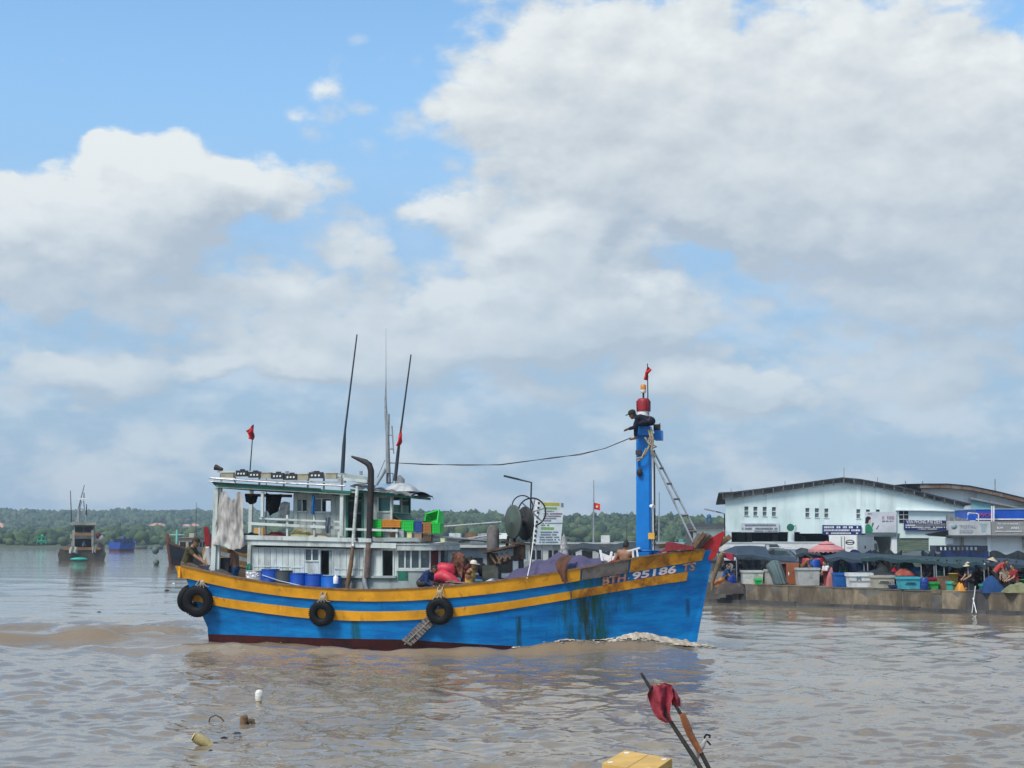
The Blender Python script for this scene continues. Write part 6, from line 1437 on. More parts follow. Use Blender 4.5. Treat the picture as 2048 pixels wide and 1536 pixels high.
def d4(o, fr, L, B, fb, rise):
    for y, z, r in ((-B*.62, 1.7, .42), (-B*.58, .3, .35)): s = MB(); s.ball((L*.40, y, z), (r, r, r*1.1), 10, 7); s.build('buoy', mat('buoy_grey', (.10, .13, .12), .6), o)
    s = MB(); s.tube([(L*.4, -B*.6, 1.5), (L*.4, -B*.58, .4)], .04, 5); s.build('line', rope, o)
far_boat('black hulled boat with orange bulwark and bow turned to the camera at left', 378, 1128, R(-97), 12, 3.4, 1.5, 1.3, (.018, .020, .026), (.33, .14, .04), (.34, .30, .24), (.25, .2, .15), mast=(.30, 4.1, (.20, .50, .42)), prow=(.22, .07, .03), decor=d4, cab_x=-.15, whip=1)
def d5(o, fr, L, B, fb, rise):
    s = MB(); s.tube([(L*.30, .1, fb-.3), (L*.30, .1, 5.6)], (.17, .15), 8); s.build('green_mast', mat('mast_teal', (.03, .33, .22), .5, dirt=(.02, .18, .12), amt=.3), o)
    s = MB(); s.bar((L*.30, -.7, 5.0), (L*.30, .4, 5.0), .16, .18); s.build('mast_arm', mat('mast_teal', (.03, .33, .22), .5), o)
    s = MB(); s.box((L*.30, -.6, 5.2), (.18, .18, .3)); s.build('mast_fitting', mat('mast_teal', (.03, .33, .22), .5), o)
    for k in range(7): s = MB(); s.bar((L*.27, -.5, 2.6+k*.35), (L*.27, 0, 2.6+k*.35), .04, .04); s.build('rung', grey_metal, o)
far_boat('white hulled boat with yellow stripes and red prow behind the stern of the blue boat', 492, 1160, R(-99), 12, 4.2, 1.7, 1.3, (.66, .66, .62), (.46, .25, .07), (.42, .24, .08), (.30, .2, .1), prow=(.36, .012, .015), decor=d5, cab_x=-.25, stripe2=True, Y=96, whip=1)
def d6(o, fr, L, B, fb, rise):
    for k, (x0, y0, z0, x1, y1, z1) in enumerate(((-L*.32, -1, 3.65, L*.14, -1.2, 3.95), (-L*.22, -1.1, 3.0, L*.14, -1.2, 3.45), (-L*.25, -1.0, 3.1, L*.12, -1.1, 3.2))):
        s = MB(); s.tube([(x0, y0, z0), (x1, y1, z1)], .045, 6); s.build('boom', grey_metal if k < 2 else black_metal, o)
    for k in range(4):
        s = MB(); s.box((-L*.1+k*.7, -B*.2, 3.35), (.5, .4, .25)); s.build('roof_gear', (white_wood, wood_brown, grey_wood, white_paint)[k], o)
far_boat('grey blue boat with long pale booms directly behind the yellow tank top', 955, 1165, R(-6), 8.6, 4.0, 1.5, .8, (.20, .25, .30), (.30, .34, .36), (.24, .29, .33), (.42, .43, .41), cab_x=.0, cab_l=.45, cab_h=1.75, decor=d6, Y=66, whip=0)
far_boat('boat with sky blue and navy striped bow and red stem behind the purple tarpaulin', 1052, 1185, R(-150), 9, 3.2, 1.5, .7, (.10, .33, .48), (.02, .03, .09), None, (.2, .25, .3), prow=(.30, .015, .025), cab_x=-.25, stripe2=True, Y=63, whip=0, cab_h=1.2)
def d8(o, fr, L, B, fb, rise):
    for x, h, fl in ((-L*.40, 5.6, 1), (-L*.05, 7.3, 2), (L*.22, 6.4, 0)):
        s = MB(); s.tube([(x, 0, 2.5), (x+.05, 0, h)], (.07, .025), 6); s.build('aerial', grey_metal, o)
        if fl:
            s = MB(); s.sheet(lambda i, j: (x+.05+.44*i, .1*math.sin(i*5), h*.78-.46*j-.1*i), 6, 4, (0, .01, 0)); f = s.build('flag', red_cloth, o)
            if fl == 2:
                pts = [(x+.27+(.12 if k % 2 == 0 else .05)*math.sin(k*math.pi/5), -.12, h*.78-.28+(.12 if k % 2 == 0 else .05)*math.cos(k*math.pi/5)) for k in range(10)]
                s = MB(); s.prism(pts, (0, .02, 0)); s.build('flag_star', mat('star_yellow', (.7, .6, .3), .8), f)
    s = MB(); s.sheet(lambda i, j: (-L*.36+.9*i-.45, -.5+j, 3.0+1.5*(1-abs(2*i-1))**1.6+.1*j), 8, 3, (0, .05, 0)); s.build('blue_cover', mat('cover_blue', (.02, .22, .42), .8, bump=.3), o)
far_boat('pale roofed boat with red flags and long aerials behind the purple tarpaulin', 1210, 1120, R(-8), 17, 4.6, 1.6, .6, (.40, .43, .42), (.36, .42, .42), (.46, .47, .45), (.36, .38, .37), cab_x=0, cab_l=.62, cab_h=1.6, decor=d8, Y=105, whip=0)
far_boat('teal covered boat on the far side of the harbour right of the blue mast', 1360, 1090, R(4), 15, 4, 1.2, .6, (.06, .20, .22), None, (.10, .26, .26), (.05, .20, .22), cab_x=0, cab_l=.7, cab_h=1.5, Y=230, whip=2)
far_boat('grey green boat moored left of the teal covered boat', 1300, 1092, R(10), 13, 4, 1.2, .7, (.22, .27, .26), None, (.30, .34, .33), (.2, .3, .3), cab_x=-.1, cab_l=.5, cab_h=1.7, Y=215, whip=2)

# ------------------------------------------------------------------ the quay, its market and the buildings behind
GZ = .95
conc = mat('quay_concrete', (.27, .215, .145), .9, var=.3, dirt=(.065, .052, .036), amt=.75, dscale=1.1, streak=.4, bump=.7, bscale=7)
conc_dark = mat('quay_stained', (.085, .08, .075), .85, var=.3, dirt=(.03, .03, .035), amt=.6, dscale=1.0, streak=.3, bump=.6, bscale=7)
paving = mat('quay_paving', (.15, .14, .12), .9, var=.2, dirt=(.07, .065, .06), amt=.5, dscale=.6, bump=.4, bscale=8)
def qpt(px, off=0.):
    """point on the quay edge under a photo column, moved off metres back from it"""
    k = (px-1024)/FPX; d = QUAY.M.to_3x3() @ Vector((1, 0, 0)); n = QUAY.M.to_3x3() @ Vector((0, 1, 0)); A = QUAY.M.translation+n*off
    s = (k*A.y-A.x)/(d.x-k*d.y); return A+d*s
def ground():
    d = QUAY.M.to_3x3() @ Vector((1, 0, 0)); A = QUAY.M.translation; e = lambda s: A+d*s
    x0 = QUAY.I @ qpt(1487); a = e(x0.x); b = e(34)
    n = QUAY.M.to_3x3() @ Vector((0, 1, 0)); c0 = e(0)+n*2.2; c1 = e(x0.x)+n*2.2
    poly = [a, b, Vector((75, 60, 0)), Vector((95, 230, 0)), Vector((40, 230, 0)), Vector((18, 150, 0)), Vector((13, 97, 0)), Vector((-7, 95, 0)), Vector((-5, 81, 0)), c0, c1]
    s = MB(); s.prism([(p.x, p.y, GZ-.02) for p in poly], (0, 0, -1.8)); s.setting('quay_ground', paving)
    root = thing('quay_wall', 'weathered concrete quay wall of large stained blocks along the market', 'quay wall', QUAY, (0, 0, 0))
    xs = [(QUAY.I @ qpt(px)).x for px in (1487, 1572, 1660, 1730, 1797)]
    blocks = [(xs[0], xs[1], conc, 0), (xs[1], xs[2], conc, 0), (xs[2], xs[3], conc, -.05), (xs[3], xs[4], conc, -.05)]
    xa, xb, xc, xd, xe = [(QUAY.I @ qpt(px)).x for px in (1855, 1876, 1925, 1968, 2048)]
    blocks += [(xs[4]+.05, xa, conc, -.06), (xb, xc, conc, .0), (xc, xd, conc_dark, .03), (xd, xe, conc, -.02), (xe, 29, conc_dark, 0), (29, 34, conc, 0)]
    rr = random.Random(5)
    for x0, x1, m, dz in blocks:
        s = MB(); n = max(3, int((x1-x0)/.4)); vs = []
        for i in range(n+1):
            x = lerp(x0+.012, x1-.012, i/n)
            for y, z in ((-.06, -.9), (-.05, .02), (-.02, .1), (.0, GZ-.10), (-.03+.03*mnoise.noise(Vector((x*2, 1, 0))), GZ+dz-.01+.02*mnoise.noise(Vector((x*2.5, 0, 0)))), (.75, GZ+dz)):
                vs.append((x, y+.03*mnoise.noise(Vector((x*1.3, z*3, 2))) if y < .5 else y, z))
        s.add(vs, [(6*i+k, 6*i+6+k, 6*i+7+k, 6*i+1+k) for i in range(n) for k in range(5)], False); s.add(vs[:6], [(0, 1, 2, 3, 4, 5)[::-1]][0:1]); s.add(vs[-6:], [(0, 1, 2, 3, 4, 5)])
        s.build('concrete_block', m, root, 'dark wet stained stretch of the quay wall' if m is conc_dark else None)
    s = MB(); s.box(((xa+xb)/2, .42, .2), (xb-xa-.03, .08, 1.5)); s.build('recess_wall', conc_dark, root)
    s = MB(); p = QUAY.p(1868, 1188, .3); s.torus(p, .20, .04, None, 20, 8); s.build('drain_pipe', conc, root); s = MB(); s.cyl(p+Vector((0, .075, 0)), p+Vector((0, .07, 0)), .2, .2, 16); s.build('drain_mouth', dark, root)
    s = MB(); s.box(((xa+xb)/2, .35, GZ-.08), (xb-xa-.02, .75, .16)); s.build('lintel', conc, root)
    for i in range(9):
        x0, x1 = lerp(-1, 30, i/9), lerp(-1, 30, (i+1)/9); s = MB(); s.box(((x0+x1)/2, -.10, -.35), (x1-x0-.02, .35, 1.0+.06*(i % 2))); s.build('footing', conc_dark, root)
    # landing steps at the left end
    xs0 = (QUAY.I @ qpt(1487)).x; n = 6
    for i in range(n):
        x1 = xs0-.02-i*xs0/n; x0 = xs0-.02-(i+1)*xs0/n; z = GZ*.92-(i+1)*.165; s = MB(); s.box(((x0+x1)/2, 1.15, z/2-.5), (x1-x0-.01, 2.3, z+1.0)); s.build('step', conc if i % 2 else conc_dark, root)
ground()
def tub(px0, px1, pt, pb, off, col, label, group=None, lid=False, dep=.8, name='fish_tub', extra=None, mname=None, handle=False):
    Y = qpt((px0+px1)/2, off).y; a, b = WORLD.p(px0, pb, Y), WORLD.p(px1, pb, Y); z0 = GZ; h = WORLD.p(px0, pt, Y).z-z0; w = b.x-a.x; c = Vector(((a.x+b.x)/2, Y+dep/2, z0))
    o = thing(name, label, 'tub' if name == 'fish_tub' else name.replace('_', ' '), WORLD, c, group); m = mat(mname or 'tub_%d_%d_%d' % tuple(int(x*999) for x in col), col, .5, dirt=tuple(x*.5 for x in col), amt=.4, dscale=2.5, bump=.3, bscale=8)
    s = MB(); t = .93; th = .06
    vs = []
    for k, z in ((t, 0.), (1, h)):
        for x, y in ((-1, -1), (1, -1), (1, 1), (-1, 1)): vs.append(c+Vector((x*w/2*k, y*dep/2*k, z)))
    for k, z in ((1, h), (t, .12)):
        for x, y in ((-1, -1), (1, -1), (1, 1), (-1, 1)): vs.append(c+Vector((x*(w/2*k-th), y*(dep/2*k-th), z)))
    fs = [(3, 2, 1, 0), (12, 13, 14, 15)]
    for i in range(4): j = (i+1) % 4; fs += [(i, j, 4+j, 4+i), (4+i, 4+j, 8+j, 8+i), (8+i, 8+j, 12+j, 12+i)]
    s.add(vs, fs); s.build('body', m, o)
    s = MB(); s.box(c+Vector((0, -dep/2-.015, h-.05)), (w+.06, .05, .10)); s.box(c+Vector((0, dep/2+.015, h-.05)), (w+.06, .05, .10)); s.box(c+Vector((-w/2-.012, 0, h-.05)), (.05, dep, .10)); s.box(c+Vector((w/2+.012, 0, h-.05)), (.05, dep, .10)); s.build('rim', m, o)
    if handle: s = MB(); s.box(c+Vector((0, -dep/2*t-.03, h*.52)), (w*.55, .05, .10)); s.build('handle', m, o); s = MB(); s.box(c+Vector((0, -dep/2*t-.06, h*.52)), (w*.42, .03, .035)); s.build('handle_slot', dark, o)
    if lid: s = MB(); s.box(c+Vector((0, 0, h+.03)), (w+.08, dep+.08, .06)); s.build('lid', m, o)
    if extra: extra(o, c, w, h, dep)
    return o
def market_tubs():
    tub(1486, 1527, 1141, 1166, .5, (.52, .52, .48), 'battered white fish tub at the left end of the quay, green basket before it', 'fish tubs along the quay edge', handle=False)
    tub(1596, 1640, 1136, 1163, .9, (.40, .41, .38), 'large pale grey fish tub right of the orange cupboard', 'fish tubs along the quay edge')
    tub(1671, 1700, 1146, 1174, .5, (.004, .10, .36), 'blue fish tub between the pink cloth and the white freezer box', 'fish tubs along the quay edge')
    def fz(o, c, w, h, d):
        hm = mat('print_blue_grey', (.10, .16, .24), .6, bump=0)
        for dx in (-.045, .045): s = MB(); s.box(c+Vector((-.1+dx*1.7, -d/2-.01, h*.70)), (.05, .012, .26)); s.build('letter_stroke', hm, o)
        s = MB(); s.box(c+Vector((-.1, -d/2-.01, h*.70)), (.10, .012, .05)); s.build('letter_stroke', hm, o)
        s = MB(); s.box(c+Vector((0, -d/2-.012, h*.48)), (w*.98, .012, .03)); s.build('seam', grey_metal, o)
    tub(1699, 1746, 1148.5, 1176, .4, (.70, .72, .70), 'white freezer box lettered H on the quay edge', None, lid=True, name='freezer_box', extra=fz)
    tub(1748, 1790, 1151, 1177, .35, (.40, .37, .29), 'beige fish tub with moulded handle, between the freezer box and the teal tub', 'fish tubs along the quay edge', handle=True)
    tub(1801, 1841, 1154, 1179, .3, (.06, .38, .46), 'pale teal dented fish tub right of the beige one', 'fish tubs along the quay edge', handle=True)
    gb = ((1511, 1524, 1157, 1168, .25, (.02, .50, .10), 'small bright green basket before the battered white tub'), (1857, 1875, 1155, 1166, 1.5, (.33, .02, .04), 'red crate on top behind the drain opening'), (1859, 1877, 1164, 1173, .9, (.02, .36, .06), 'green crate in front of the red crate above the drain opening'),
          (1897, 1906, 1163, 1174, .5, (.06, .45, .36), 'aqua basin on the quay edge left of the orange basin'), (1964, 1974, 1168, 1184, .3, (.02, .25, .14), 'dark green crate beside the blue draped stall'), (1782, 1800, 1170, 1177, .4, (.01, .03, .12), 'low navy crate between the beige and the teal tub'), (1906, 1914, 1165, 1177, .6, (.10, .13, .05), 'olive bucket between the aqua and the orange basin'))
    for a in gb: tub(*a[:5], a[5], a[6], 'small crates and basins on the quay', dep=.35, name='crate')
    def barrel(px, pt, pb, off, r, col, label):
        Y = qpt(px, off).y; c = WORLD.p(px, pb, Y); c.z = GZ; h = WORLD.p(px, pt, Y).z-GZ; m = mat('barrel_%d_%d_%d' % tuple(int(x*999) for x in col), col, .4, dirt=tuple(x*.5 for x in col), amt=.3, bump=.1)
        o = thing('barrel', label, 'barrel', WORLD, c, 'barrels on the quay'); s = MB(); s.lathe([(r*.9, 0), (r, .08), (r, h*.33), (r*1.04, h*.36), (r, h*.4), (r, h*.62), (r*1.04, h*.65), (r, h*.68), (r, h*.92), (r*.85, h)], c, 18); s.build('body', m, o)
        s = MB(); s.lathe([(r*.85, h), (r*.8, h+.02), (.0005, h+.02)], c, 18); s.build('lid', m, o)
    barrel(1849, 1156, 1179, .35, .19, (.008, .05, .24), 'dark blue round barrel right of the teal tub'); barrel(1618, 1117, 1150, 5.0, .36, (.42, .012, .025), 'red barrel left of the blue one under the pink parasol'); barrel(1629, 1119, 1150, 4.6, .33, (.008, .07, .36), 'blue barrel between two red ones under the pink parasol')
    barrel(1639, 1117, 1150, 5.1, .3, (.42, .012, .025), 'red barrel right of the blue one under the pink parasol'); barrel(1725, 1128, 1160, 3.4, .32, (.012, .08, .2), 'deep blue barrel standing behind the white freezer box')
    barrel(1834, 1135, 1160, 3.2, .3, (.02, .14, .42), 'bright blue barrel under the awning behind the teal tub')
    # orange cupboard, draped grey green sheet, net heaps, cloths
    Y = qpt(1582, 1.3).y; a, b = WORLD.p(1562, 1163, Y), WORLD.p(1599, 1163, Y); h = WORLD.p(1582, 1126, Y).z-GZ; om = mat('cupboard_orange', (.33, .10, .035), .5, dirt=(.18, .06, .03), amt=.3, bump=.15); c = Vector(((a.x+b.x)/2, Y+.3, GZ))
    o = thing('cupboard', 'orange brown cupboard with a door ajar behind the grey green sheet', 'cupboard', WORLD, c); s = MB(); w = b.x-a.x
    s.box(c+Vector((0, .28, h/2)), (w, .04, h)); s.box(c+Vector((-w/2+.02, 0, h/2)), (.04, .52, h)); s.box(c+Vector((w/2-.02, 0, h/2)), (.04, .52, h)); s.box(c+Vector((0, 0, h-.02)), (w-.08, .52, .04)); s.box(c+Vector((0, 0, .03)), (w-.08, .52, .06)); s.build('case', om, o)
    s = MB(); s.box(c+Vector((w*.14, -.28, h/2)), (w*.68, .03, h-.04)); d = s.build('door', om, o); s = MB(); s.box(c+Vector((-w*.08, -.31, h*.5)), (.05, .03, .16)); s.build('handle', white_paint, d)
    s = MB(); s.box(c+Vector((-w*.33, .05, h*.55)), (w*.24, .4, h*.8)); s.build('inside', mat('dark_red_inside', (.08, .012, .01), .8), o)
    Y = qpt(1553, .55).y; ap = WORLD.p(1556, 1122, Y); m = mat('grey_green_sheet', (.10, .145, .145), .85, dirt=(.06, .085, .09), amt=.4, dscale=2, bump=.5, bscale=9)
    L = [(1533, 1132), (1537, 1140), (1543, 1150), (1549, 1168)]; Rr = [(1562, 1123), (1567, 1136), (1572, 1152), (1577, 1167)]
    def fn(i, j):
        k = min(int(j*3), 2); f = j*3-k; p = (lerp(L[k][0], L[k+1][0], f), lerp(L[k][1], L[k+1][1], f)); q = (lerp(Rr[k][0], Rr[k+1][0], f), lerp(Rr[k][1], Rr[k+1][1], f))
        x, y = lerp(p[0], q[0], i), lerp(p[1], q[1], i)-(7*math.sin(math.pi*i) if j < .01 else 7*math.sin(math.pi*i)*(1-j)); w = WORLD.p(x, y, Y); w.y += .25-.5*j*math.sin(math.pi*i)+.07*math.sin(i*21+j*2)*(.3+j); return w
    s = MB(); s.sheet(fn, 30, 14, (0, .02, 0)); s.one('draped_sheet', m, WORLD, (ap.x, Y, GZ), 'grey green sheet draped like a tent over a tub on the quay edge', 'sheet')
    tub(1534, 1562, 1139, 1166, .75, (.42, .40, .36), 'pale tub half hidden under the grey green draped sheet', 'fish tubs along the quay edge')
    def heap(px0, px1, pt, pb, off, m, label, name, cat, sd, dep=.9):
        Y = qpt((px0+px1)/2, off).y; a, b = WORLD.p(px0, pb, Y), WORLD.p(px1, pb, Y); zt = WORLD.p(px0, pt, Y).z; zb = min(a.z, GZ+.02) if a.z < GZ+.3 else a.z
        def fn(i, j): return (lerp(a.x, b.x, i), lerp(Y-.1, Y+dep, j), zb-.03+(zt-zb)*(max(0, math.sin(math.pi*i))**.55*max(0, math.sin(math.pi*j))**.5)*(.85+.4*mnoise.noise(Vector((i*4+sd, j*4, sd)))))
        s = MB(); s.sheet(fn, 18, 10); return s.one(name, m, WORLD, ((a.x+b.x)/2, Y, zb), label, cat)
    heap(2013, 2075, 1162, 1184, .3, mat('net_olive', (.20, .20, .10), .9, dirt=(.10, .11, .06), amt=.5, dscale=5, bump=.9, bscale=40), 'olive green net heaped on the quay edge at the far right', 'net_heap', 'net', 3)
    heap(1967, 2012, 1148, 1185, .35, mat('stall_blue', (.006, .04, .14), .85, dirt=(.01, .07, .16), amt=.4, dscale=2, bump=.6, bscale=9), 'dark blue sheet draped over a stall on the quay edge', 'stall_cover', 'sheet', 5)
    heap(1425, 1462, 1153, 1172, -.1, mat('orange_sheet', (.40, .15, .035), .8, dirt=(.2, .08, .03), amt=.4, bump=.6), 'crumpled orange tarpaulin by the landing steps', 'orange_tarpaulin', 'tarpaulin', 7); heap(1455, 1474, 1142, 1158, .6, mat('sheet_royal', (.01, .05, .30), .8, bump=.5), 'royal blue sheet beside the orange tarpaulin', 'blue_sheet', 'sheet', 8)
    heap(1653, 1672, 1133, 1162, .9, mat('pink_cloth', (.36, .13, .12), .85, bump=.5), 'salmon pink cloth hanging behind the blue fish tub', 'pink_cloth', 'cloth', 9, .3); heap(1430, 1500, 1160, 1186, -.3, mat('steps_rubbish', (.055, .045, .04), .95, dirt=(.1, .08, .06), amt=.5, bump=.8), 'dark heap of nets and rubbish lying on the landing steps', 'rubbish_heap', 'heap', 11)
    heap(1700, 1800, 1138, 1152, 1.2, cloth('dark_tarp', (.02, .025, .032)), 'dark tarpaulin lying over goods behind the white freezer box', 'goods_cover', 'tarpaulin', 12, 1.5); heap(1757, 1778, 1119, 1142, 2.6, mat('sack_beige', (.33, .30, .24), .9, bump=.6), 'beige sack piled behind the beige fish tub', 'sack', 'sack', 13, .6); heap(1915, 1931, 1162, 1177, .35, mat('basin_orange', (.62, .26, .02), .5, dirt=(.4, .2, .04), amt=.3), 'orange basin of fish on the quay edge', 'orange_basin', 'basin', 14, .5)
    heap(1794, 1830, 1133, 1150, 2.2, mat('red_boards', (.30, .04, .03), .7, dirt=(.35, .16, .1), amt=.5), 'pile of red trays behind the teal tub', 'tray_pile', 'trays', 15, .7); heap(1800, 1832, 1119, 1138, 3.4, mat('sheet_bottle', (.01, .11, .07), .8, bump=.5), 'bottle green sheet hung behind the red trays', 'green_sheet', 'sheet', 16, .3)
    s = MB(); 
    for nm, x0, y0, x1, y1, lab in (('bamboo', 1951, 1172, 1944, 1226, 'white pole leaning from the quay into the water, crossing another, the right hand top'), ('bamboo', 1946, 1196, 1953, 1226, 'short white pole crossing the longer one below the quay')):
        s = MB(); s.tube([QUAY.p(x0, y0, -.15), QUAY.p(x1, y1, -.35 if y0 < 1180 else -.5)], .02, 6); s.one('white_pole', white_paint, QUAY, QUAY.p(x1, y1, -.4), lab, 'pole')
market_tubs()
def awning(label, top, bot, off_t, off_b, m, poles=(), group='dark tarpaulin awnings over the market', scal=0., Yabs=None):
    n = 26
    def g(tab, t): px = lerp(tab[0][0], tab[-1][0], t); return px, interp(tab, px)
    Yt = lambda px: (Yabs[0] if Yabs else qpt(px, off_t).y); Yb = lambda px: (Yabs[1] if Yabs else qpt(px, off_b).y)
    ct = g(bot, .5); base = WORLD.p(ct[0], ct[1], Yb(ct[0])); base.z = GZ
    o = thing('awning', label, 'awning', WORLD, base, group)
    def fn(i, j):
        a, b = g(top, i), g(bot, i); px = lerp(a[0], b[0], j); py = lerp(a[1], b[1], j**.8); Y = lerp(Yt(px), Yb(px), j); w = WORLD.p(px, py+scal*abs(math.sin(i*16))*j, Y); w.z += .05*mnoise.noise(Vector((i*7, j*4, off_t)))*(1-abs(2*j-1)); w.z -= .10*math.sin(math.pi*j)*abs(math.sin(i*9)); return w
    s = MB(); s.sheet(fn, n*2, 10, (0, .02, -.025)); s.build('cloth', m, o)
    def fv(i, j):
        a = g(bot, i); w = WORLD.p(a[0], a[1]+scal*abs(math.sin(i*16)), Yb(a[0])); w.z -= j*(.10+.08*abs(math.sin(i*11))); w.y -= .01+.02*j; return w
    s = MB(); s.sheet(fv, n*2, 2, (0, .015, 0)); s.build('valance', m, o)
    for px in poles:
        y = interp(bot, px); s = MB(); Y = Yb(px)+.1; a = WORLD.p(px, y-1, Y); s.tube([a, (a.x, Y, GZ-.02)], .03, 6); s.build('pole', grey_metal, o)
    return o
tarp_navy = mat('tarp_navy', (.020, .038, .062), .8, dirt=(.035, .058, .075), amt=.5, dscale=1.2, bump=.4, bscale=5); tarp_teal = mat('tarp_teal', (.015, .040, .048), .8, dirt=(.028, .062, .066), amt=.5, dscale=1.0, bump=.4, bscale=5); tarp_dark = mat('tarp_dark', (.022, .030, .036), .85, dirt=(.05, .06, .06), amt=.4, bump=.4); mesh_grey = mat('mesh_grey', (.13, .135, .135), .9, dirt=(.06, .065, .07), amt=.7, dscale=9, bump=.8, bscale=30)
def awnings():
    awning('navy tarpaulin awning nearest the landing steps', ((1440, 1104), (1470, 1092), (1500, 1091), (1532, 1093)), ((1436, 1102), (1470, 1110), (1500, 1109), (1545, 1117)), 5.5, 1.6, tarp_navy, (1473, 1540))
    awning('navy tarpaulin awning in front of the grey car', ((1535, 1108), (1560, 1112), (1592, 1114)), ((1540, 1117), (1565, 1121), (1598, 1123)), 4.5, 2.0, tarp_navy, (1545, 1594))
    awning('dark awning with raised peak left of the pink parasol', ((1590, 1100), (1603, 1095), (1618, 1098), (1640, 1104)), ((1594, 1108), (1610, 1105), (1630, 1110), (1650, 1112)), 9, 5.5, tarp_dark, (1596, 1648))
    awning('slate awning with a peak below the white box truck', ((1640, 1106), (1675, 1099), (1700, 1104), (1760, 1108)), ((1652, 1118), (1680, 1113), (1705, 1119), (1730, 1121), (1765, 1114)), 6.5, 2.2, tarp_navy, (1656, 1728))
    awning('long teal grey awning in the middle of the market', ((1720, 1107), (1780, 1109), (1830, 1111), (1880, 1114)), ((1722, 1117), (1760, 1114), (1800, 1120), (1828, 1118), (1852, 1123), (1872, 1120)), 6, 2.0, tarp_teal, (1735, 1842, 1868))
    awning('wide sagging teal awning right of the market, before the dark truck bed', ((1866, 1115), (1920, 1113), (1975, 1116)), ((1868, 1121), (1895, 1127), (1925, 1129), (1952, 1123), (1972, 1131)), 5.5, 1.7, tarp_teal, (1872, 1888, 1936, 1968))
    awning('dark awning at the far right edge of the market', ((1965, 1117), (2010, 1116), (2060, 1122), (2110, 1124)), ((1970, 1124), (2010, 1127), (2060, 1131), (2110, 1134)), 6.5, 2.4, tarp_navy, (1976, 2012, 2070))
    awning('grey mesh awning on top of the teal one', ((1790, 1111), (1830, 1102), (1858, 1101), (1900, 1107)), ((1795, 1114), (1835, 1113), (1870, 1116), (1905, 1113)), 9, 6.3, mesh_grey, ())
    awning('small dark awning behind the far right awning', ((1978, 1112), (1993, 1109), (2006, 1114)), ((1976, 1116), (1993, 1118), (2008, 1119)), 9, 7.5, tarp_dark, (1980, 2004))
    awning('dark grey awning behind the purple tarpaulin, left of the pair', ((1138, 1094), (1165, 1085), (1195, 1089), (1225, 1100)), ((1136, 1101), (1165, 1095), (1195, 1099), (1228, 1108)), 0, 0, tarp_dark, (1144, 1200), Yabs=(88, 84)); awning('dark grey awning left of the blue mast', ((1200, 1096), (1240, 1086), (1275, 1083), (1300, 1082)), ((1205, 1104), (1240, 1100), (1275, 1100), (1300, 1099)), 0, 0, tarp_dark, (1212, 1272), Yabs=(90, 85))
    # pink parasol, two tiers
    Y = qpt(1653, 6).y; c = WORLD.p(1653, 1083, Y); e = WORLD.p(1617, 1099, Y); r = c.x-e.x; pm = mat('parasol_pink', (.50, .19, .19), .8, dirt=(.55, .35, .33), amt=.4, bump=.2); o = thing('parasol', 'faded pink two tier parasol in front of the white box truck', 'parasol', WORLD, (c.x, Y, GZ))
    def tier(z0, z1, r0, r1): s = MB(); n = 24; s.lathe([(r0, z0), (r1*.55+r0*.45, lerp(z0, z1, .62)), (max(r1, .01), z1)], (c.x, Y, 0), n); return s
    z1, z0 = c.z, e.z; tier(z0, lerp(z0, z1, .72), r, r*.35).build('canopy', pm, o); tier(lerp(z0, z1, .70), z1+.03, r*.5, .02).build('top_tier', pm, o)
    s = MB(); n = 48; s.add([p for k in range(n) for p in ((c.x+r*math.cos(k*2*math.pi/n), Y+r*math.sin(k*2*math.pi/n), z0), (c.x+r*math.cos(k*2*math.pi/n), Y+r*math.sin(k*2*math.pi/n), z0-.10-.07*(k % 2)))], [(2*k, 2*((k+1) % n), 2*((k+1) % n)+1, 2*k+1) for k in range(n)]); s.build('valance', pm, o); s = MB(); s.tube([(c.x, Y, GZ), (c.x, Y, z1)], .03, 8); s.build('pole', white_paint, o)
    Y = 84; c = WORLD.p(1128, 1112, Y); t = WORLD.p(1127, 1068, Y); o = thing('parasol', 'folded white patterned parasol right of the notice board', 'parasol', WORLD, (c.x, Y, GZ)); s = MB(); s.lathe([(.32, GZ+.25), (.30, GZ+.6), (.26, lerp(GZ, t.z, .6)), (.13, lerp(GZ, t.z, .9)), (.02, t.z)], (c.x, Y, 0), 12); s.build('canopy', mat('parasol_pattern', (.58, .57, .55), .8, dirt=(.16, .15, .15), amt=.75, dscale=7, bump=.4), o); s = MB(); s.tube([(c.x, Y, GZ-.01), (c.x, Y, t.z-.1)], .03, 6); s.build('pole', grey_metal, o)
awnings()
mint = mat('wall_mint', (.73, .85, .82), .8, var=.05, dirt=(.52, .64, .61), amt=.35, dscale=.35, streak=.3, bump=.1); wall_white = mat('wall_white', (.76, .80, .80), .8, var=.06, dirt=(.40, .42, .42), amt=.35, dscale=.5, streak=.2, bump=.1); wall_grey = mat('wall_grey_blue', (.56, .61, .64), .8, var=.06, dirt=(.32, .34, .35), amt=.35, dscale=.5, streak=.2, bump=.1)
fascia = mat('roof_fascia_stained', (.20, .19, .175), .9, var=.2, dirt=(.035, .035, .038), amt=.65, dscale=.8, streak=.4, bump=.4); roofm = mat('roof_sheet', (.16, .165, .17), .6, var=.2, dirt=(.09, .06, .05), amt=.4, bump=.2); banner_blue = mat('banner_blue', (.012, .025, .14), .6, bump=0); printw = mat('print_white', (.72, .73, .75), .6, bump=0)
def bars(mb, fr, x0, x1, y, h, v, rr, th=.02, gap=.25):
    """a row of tiny raised print too small to read"""
    x = x0
    while x < x1:
        w = rr.uniform(.7, 1.6)*h*.55
        if rr.random() > gap*.5: a, b = fr.p(x, y, v), fr.p(min(x+w, x1), y+h, v); mb.box(((a.x+b.x)/2, v-th/2, (a.z+b.z)/2), (b.x-a.x, th, a.z-b.z))
        x += w+h*.22
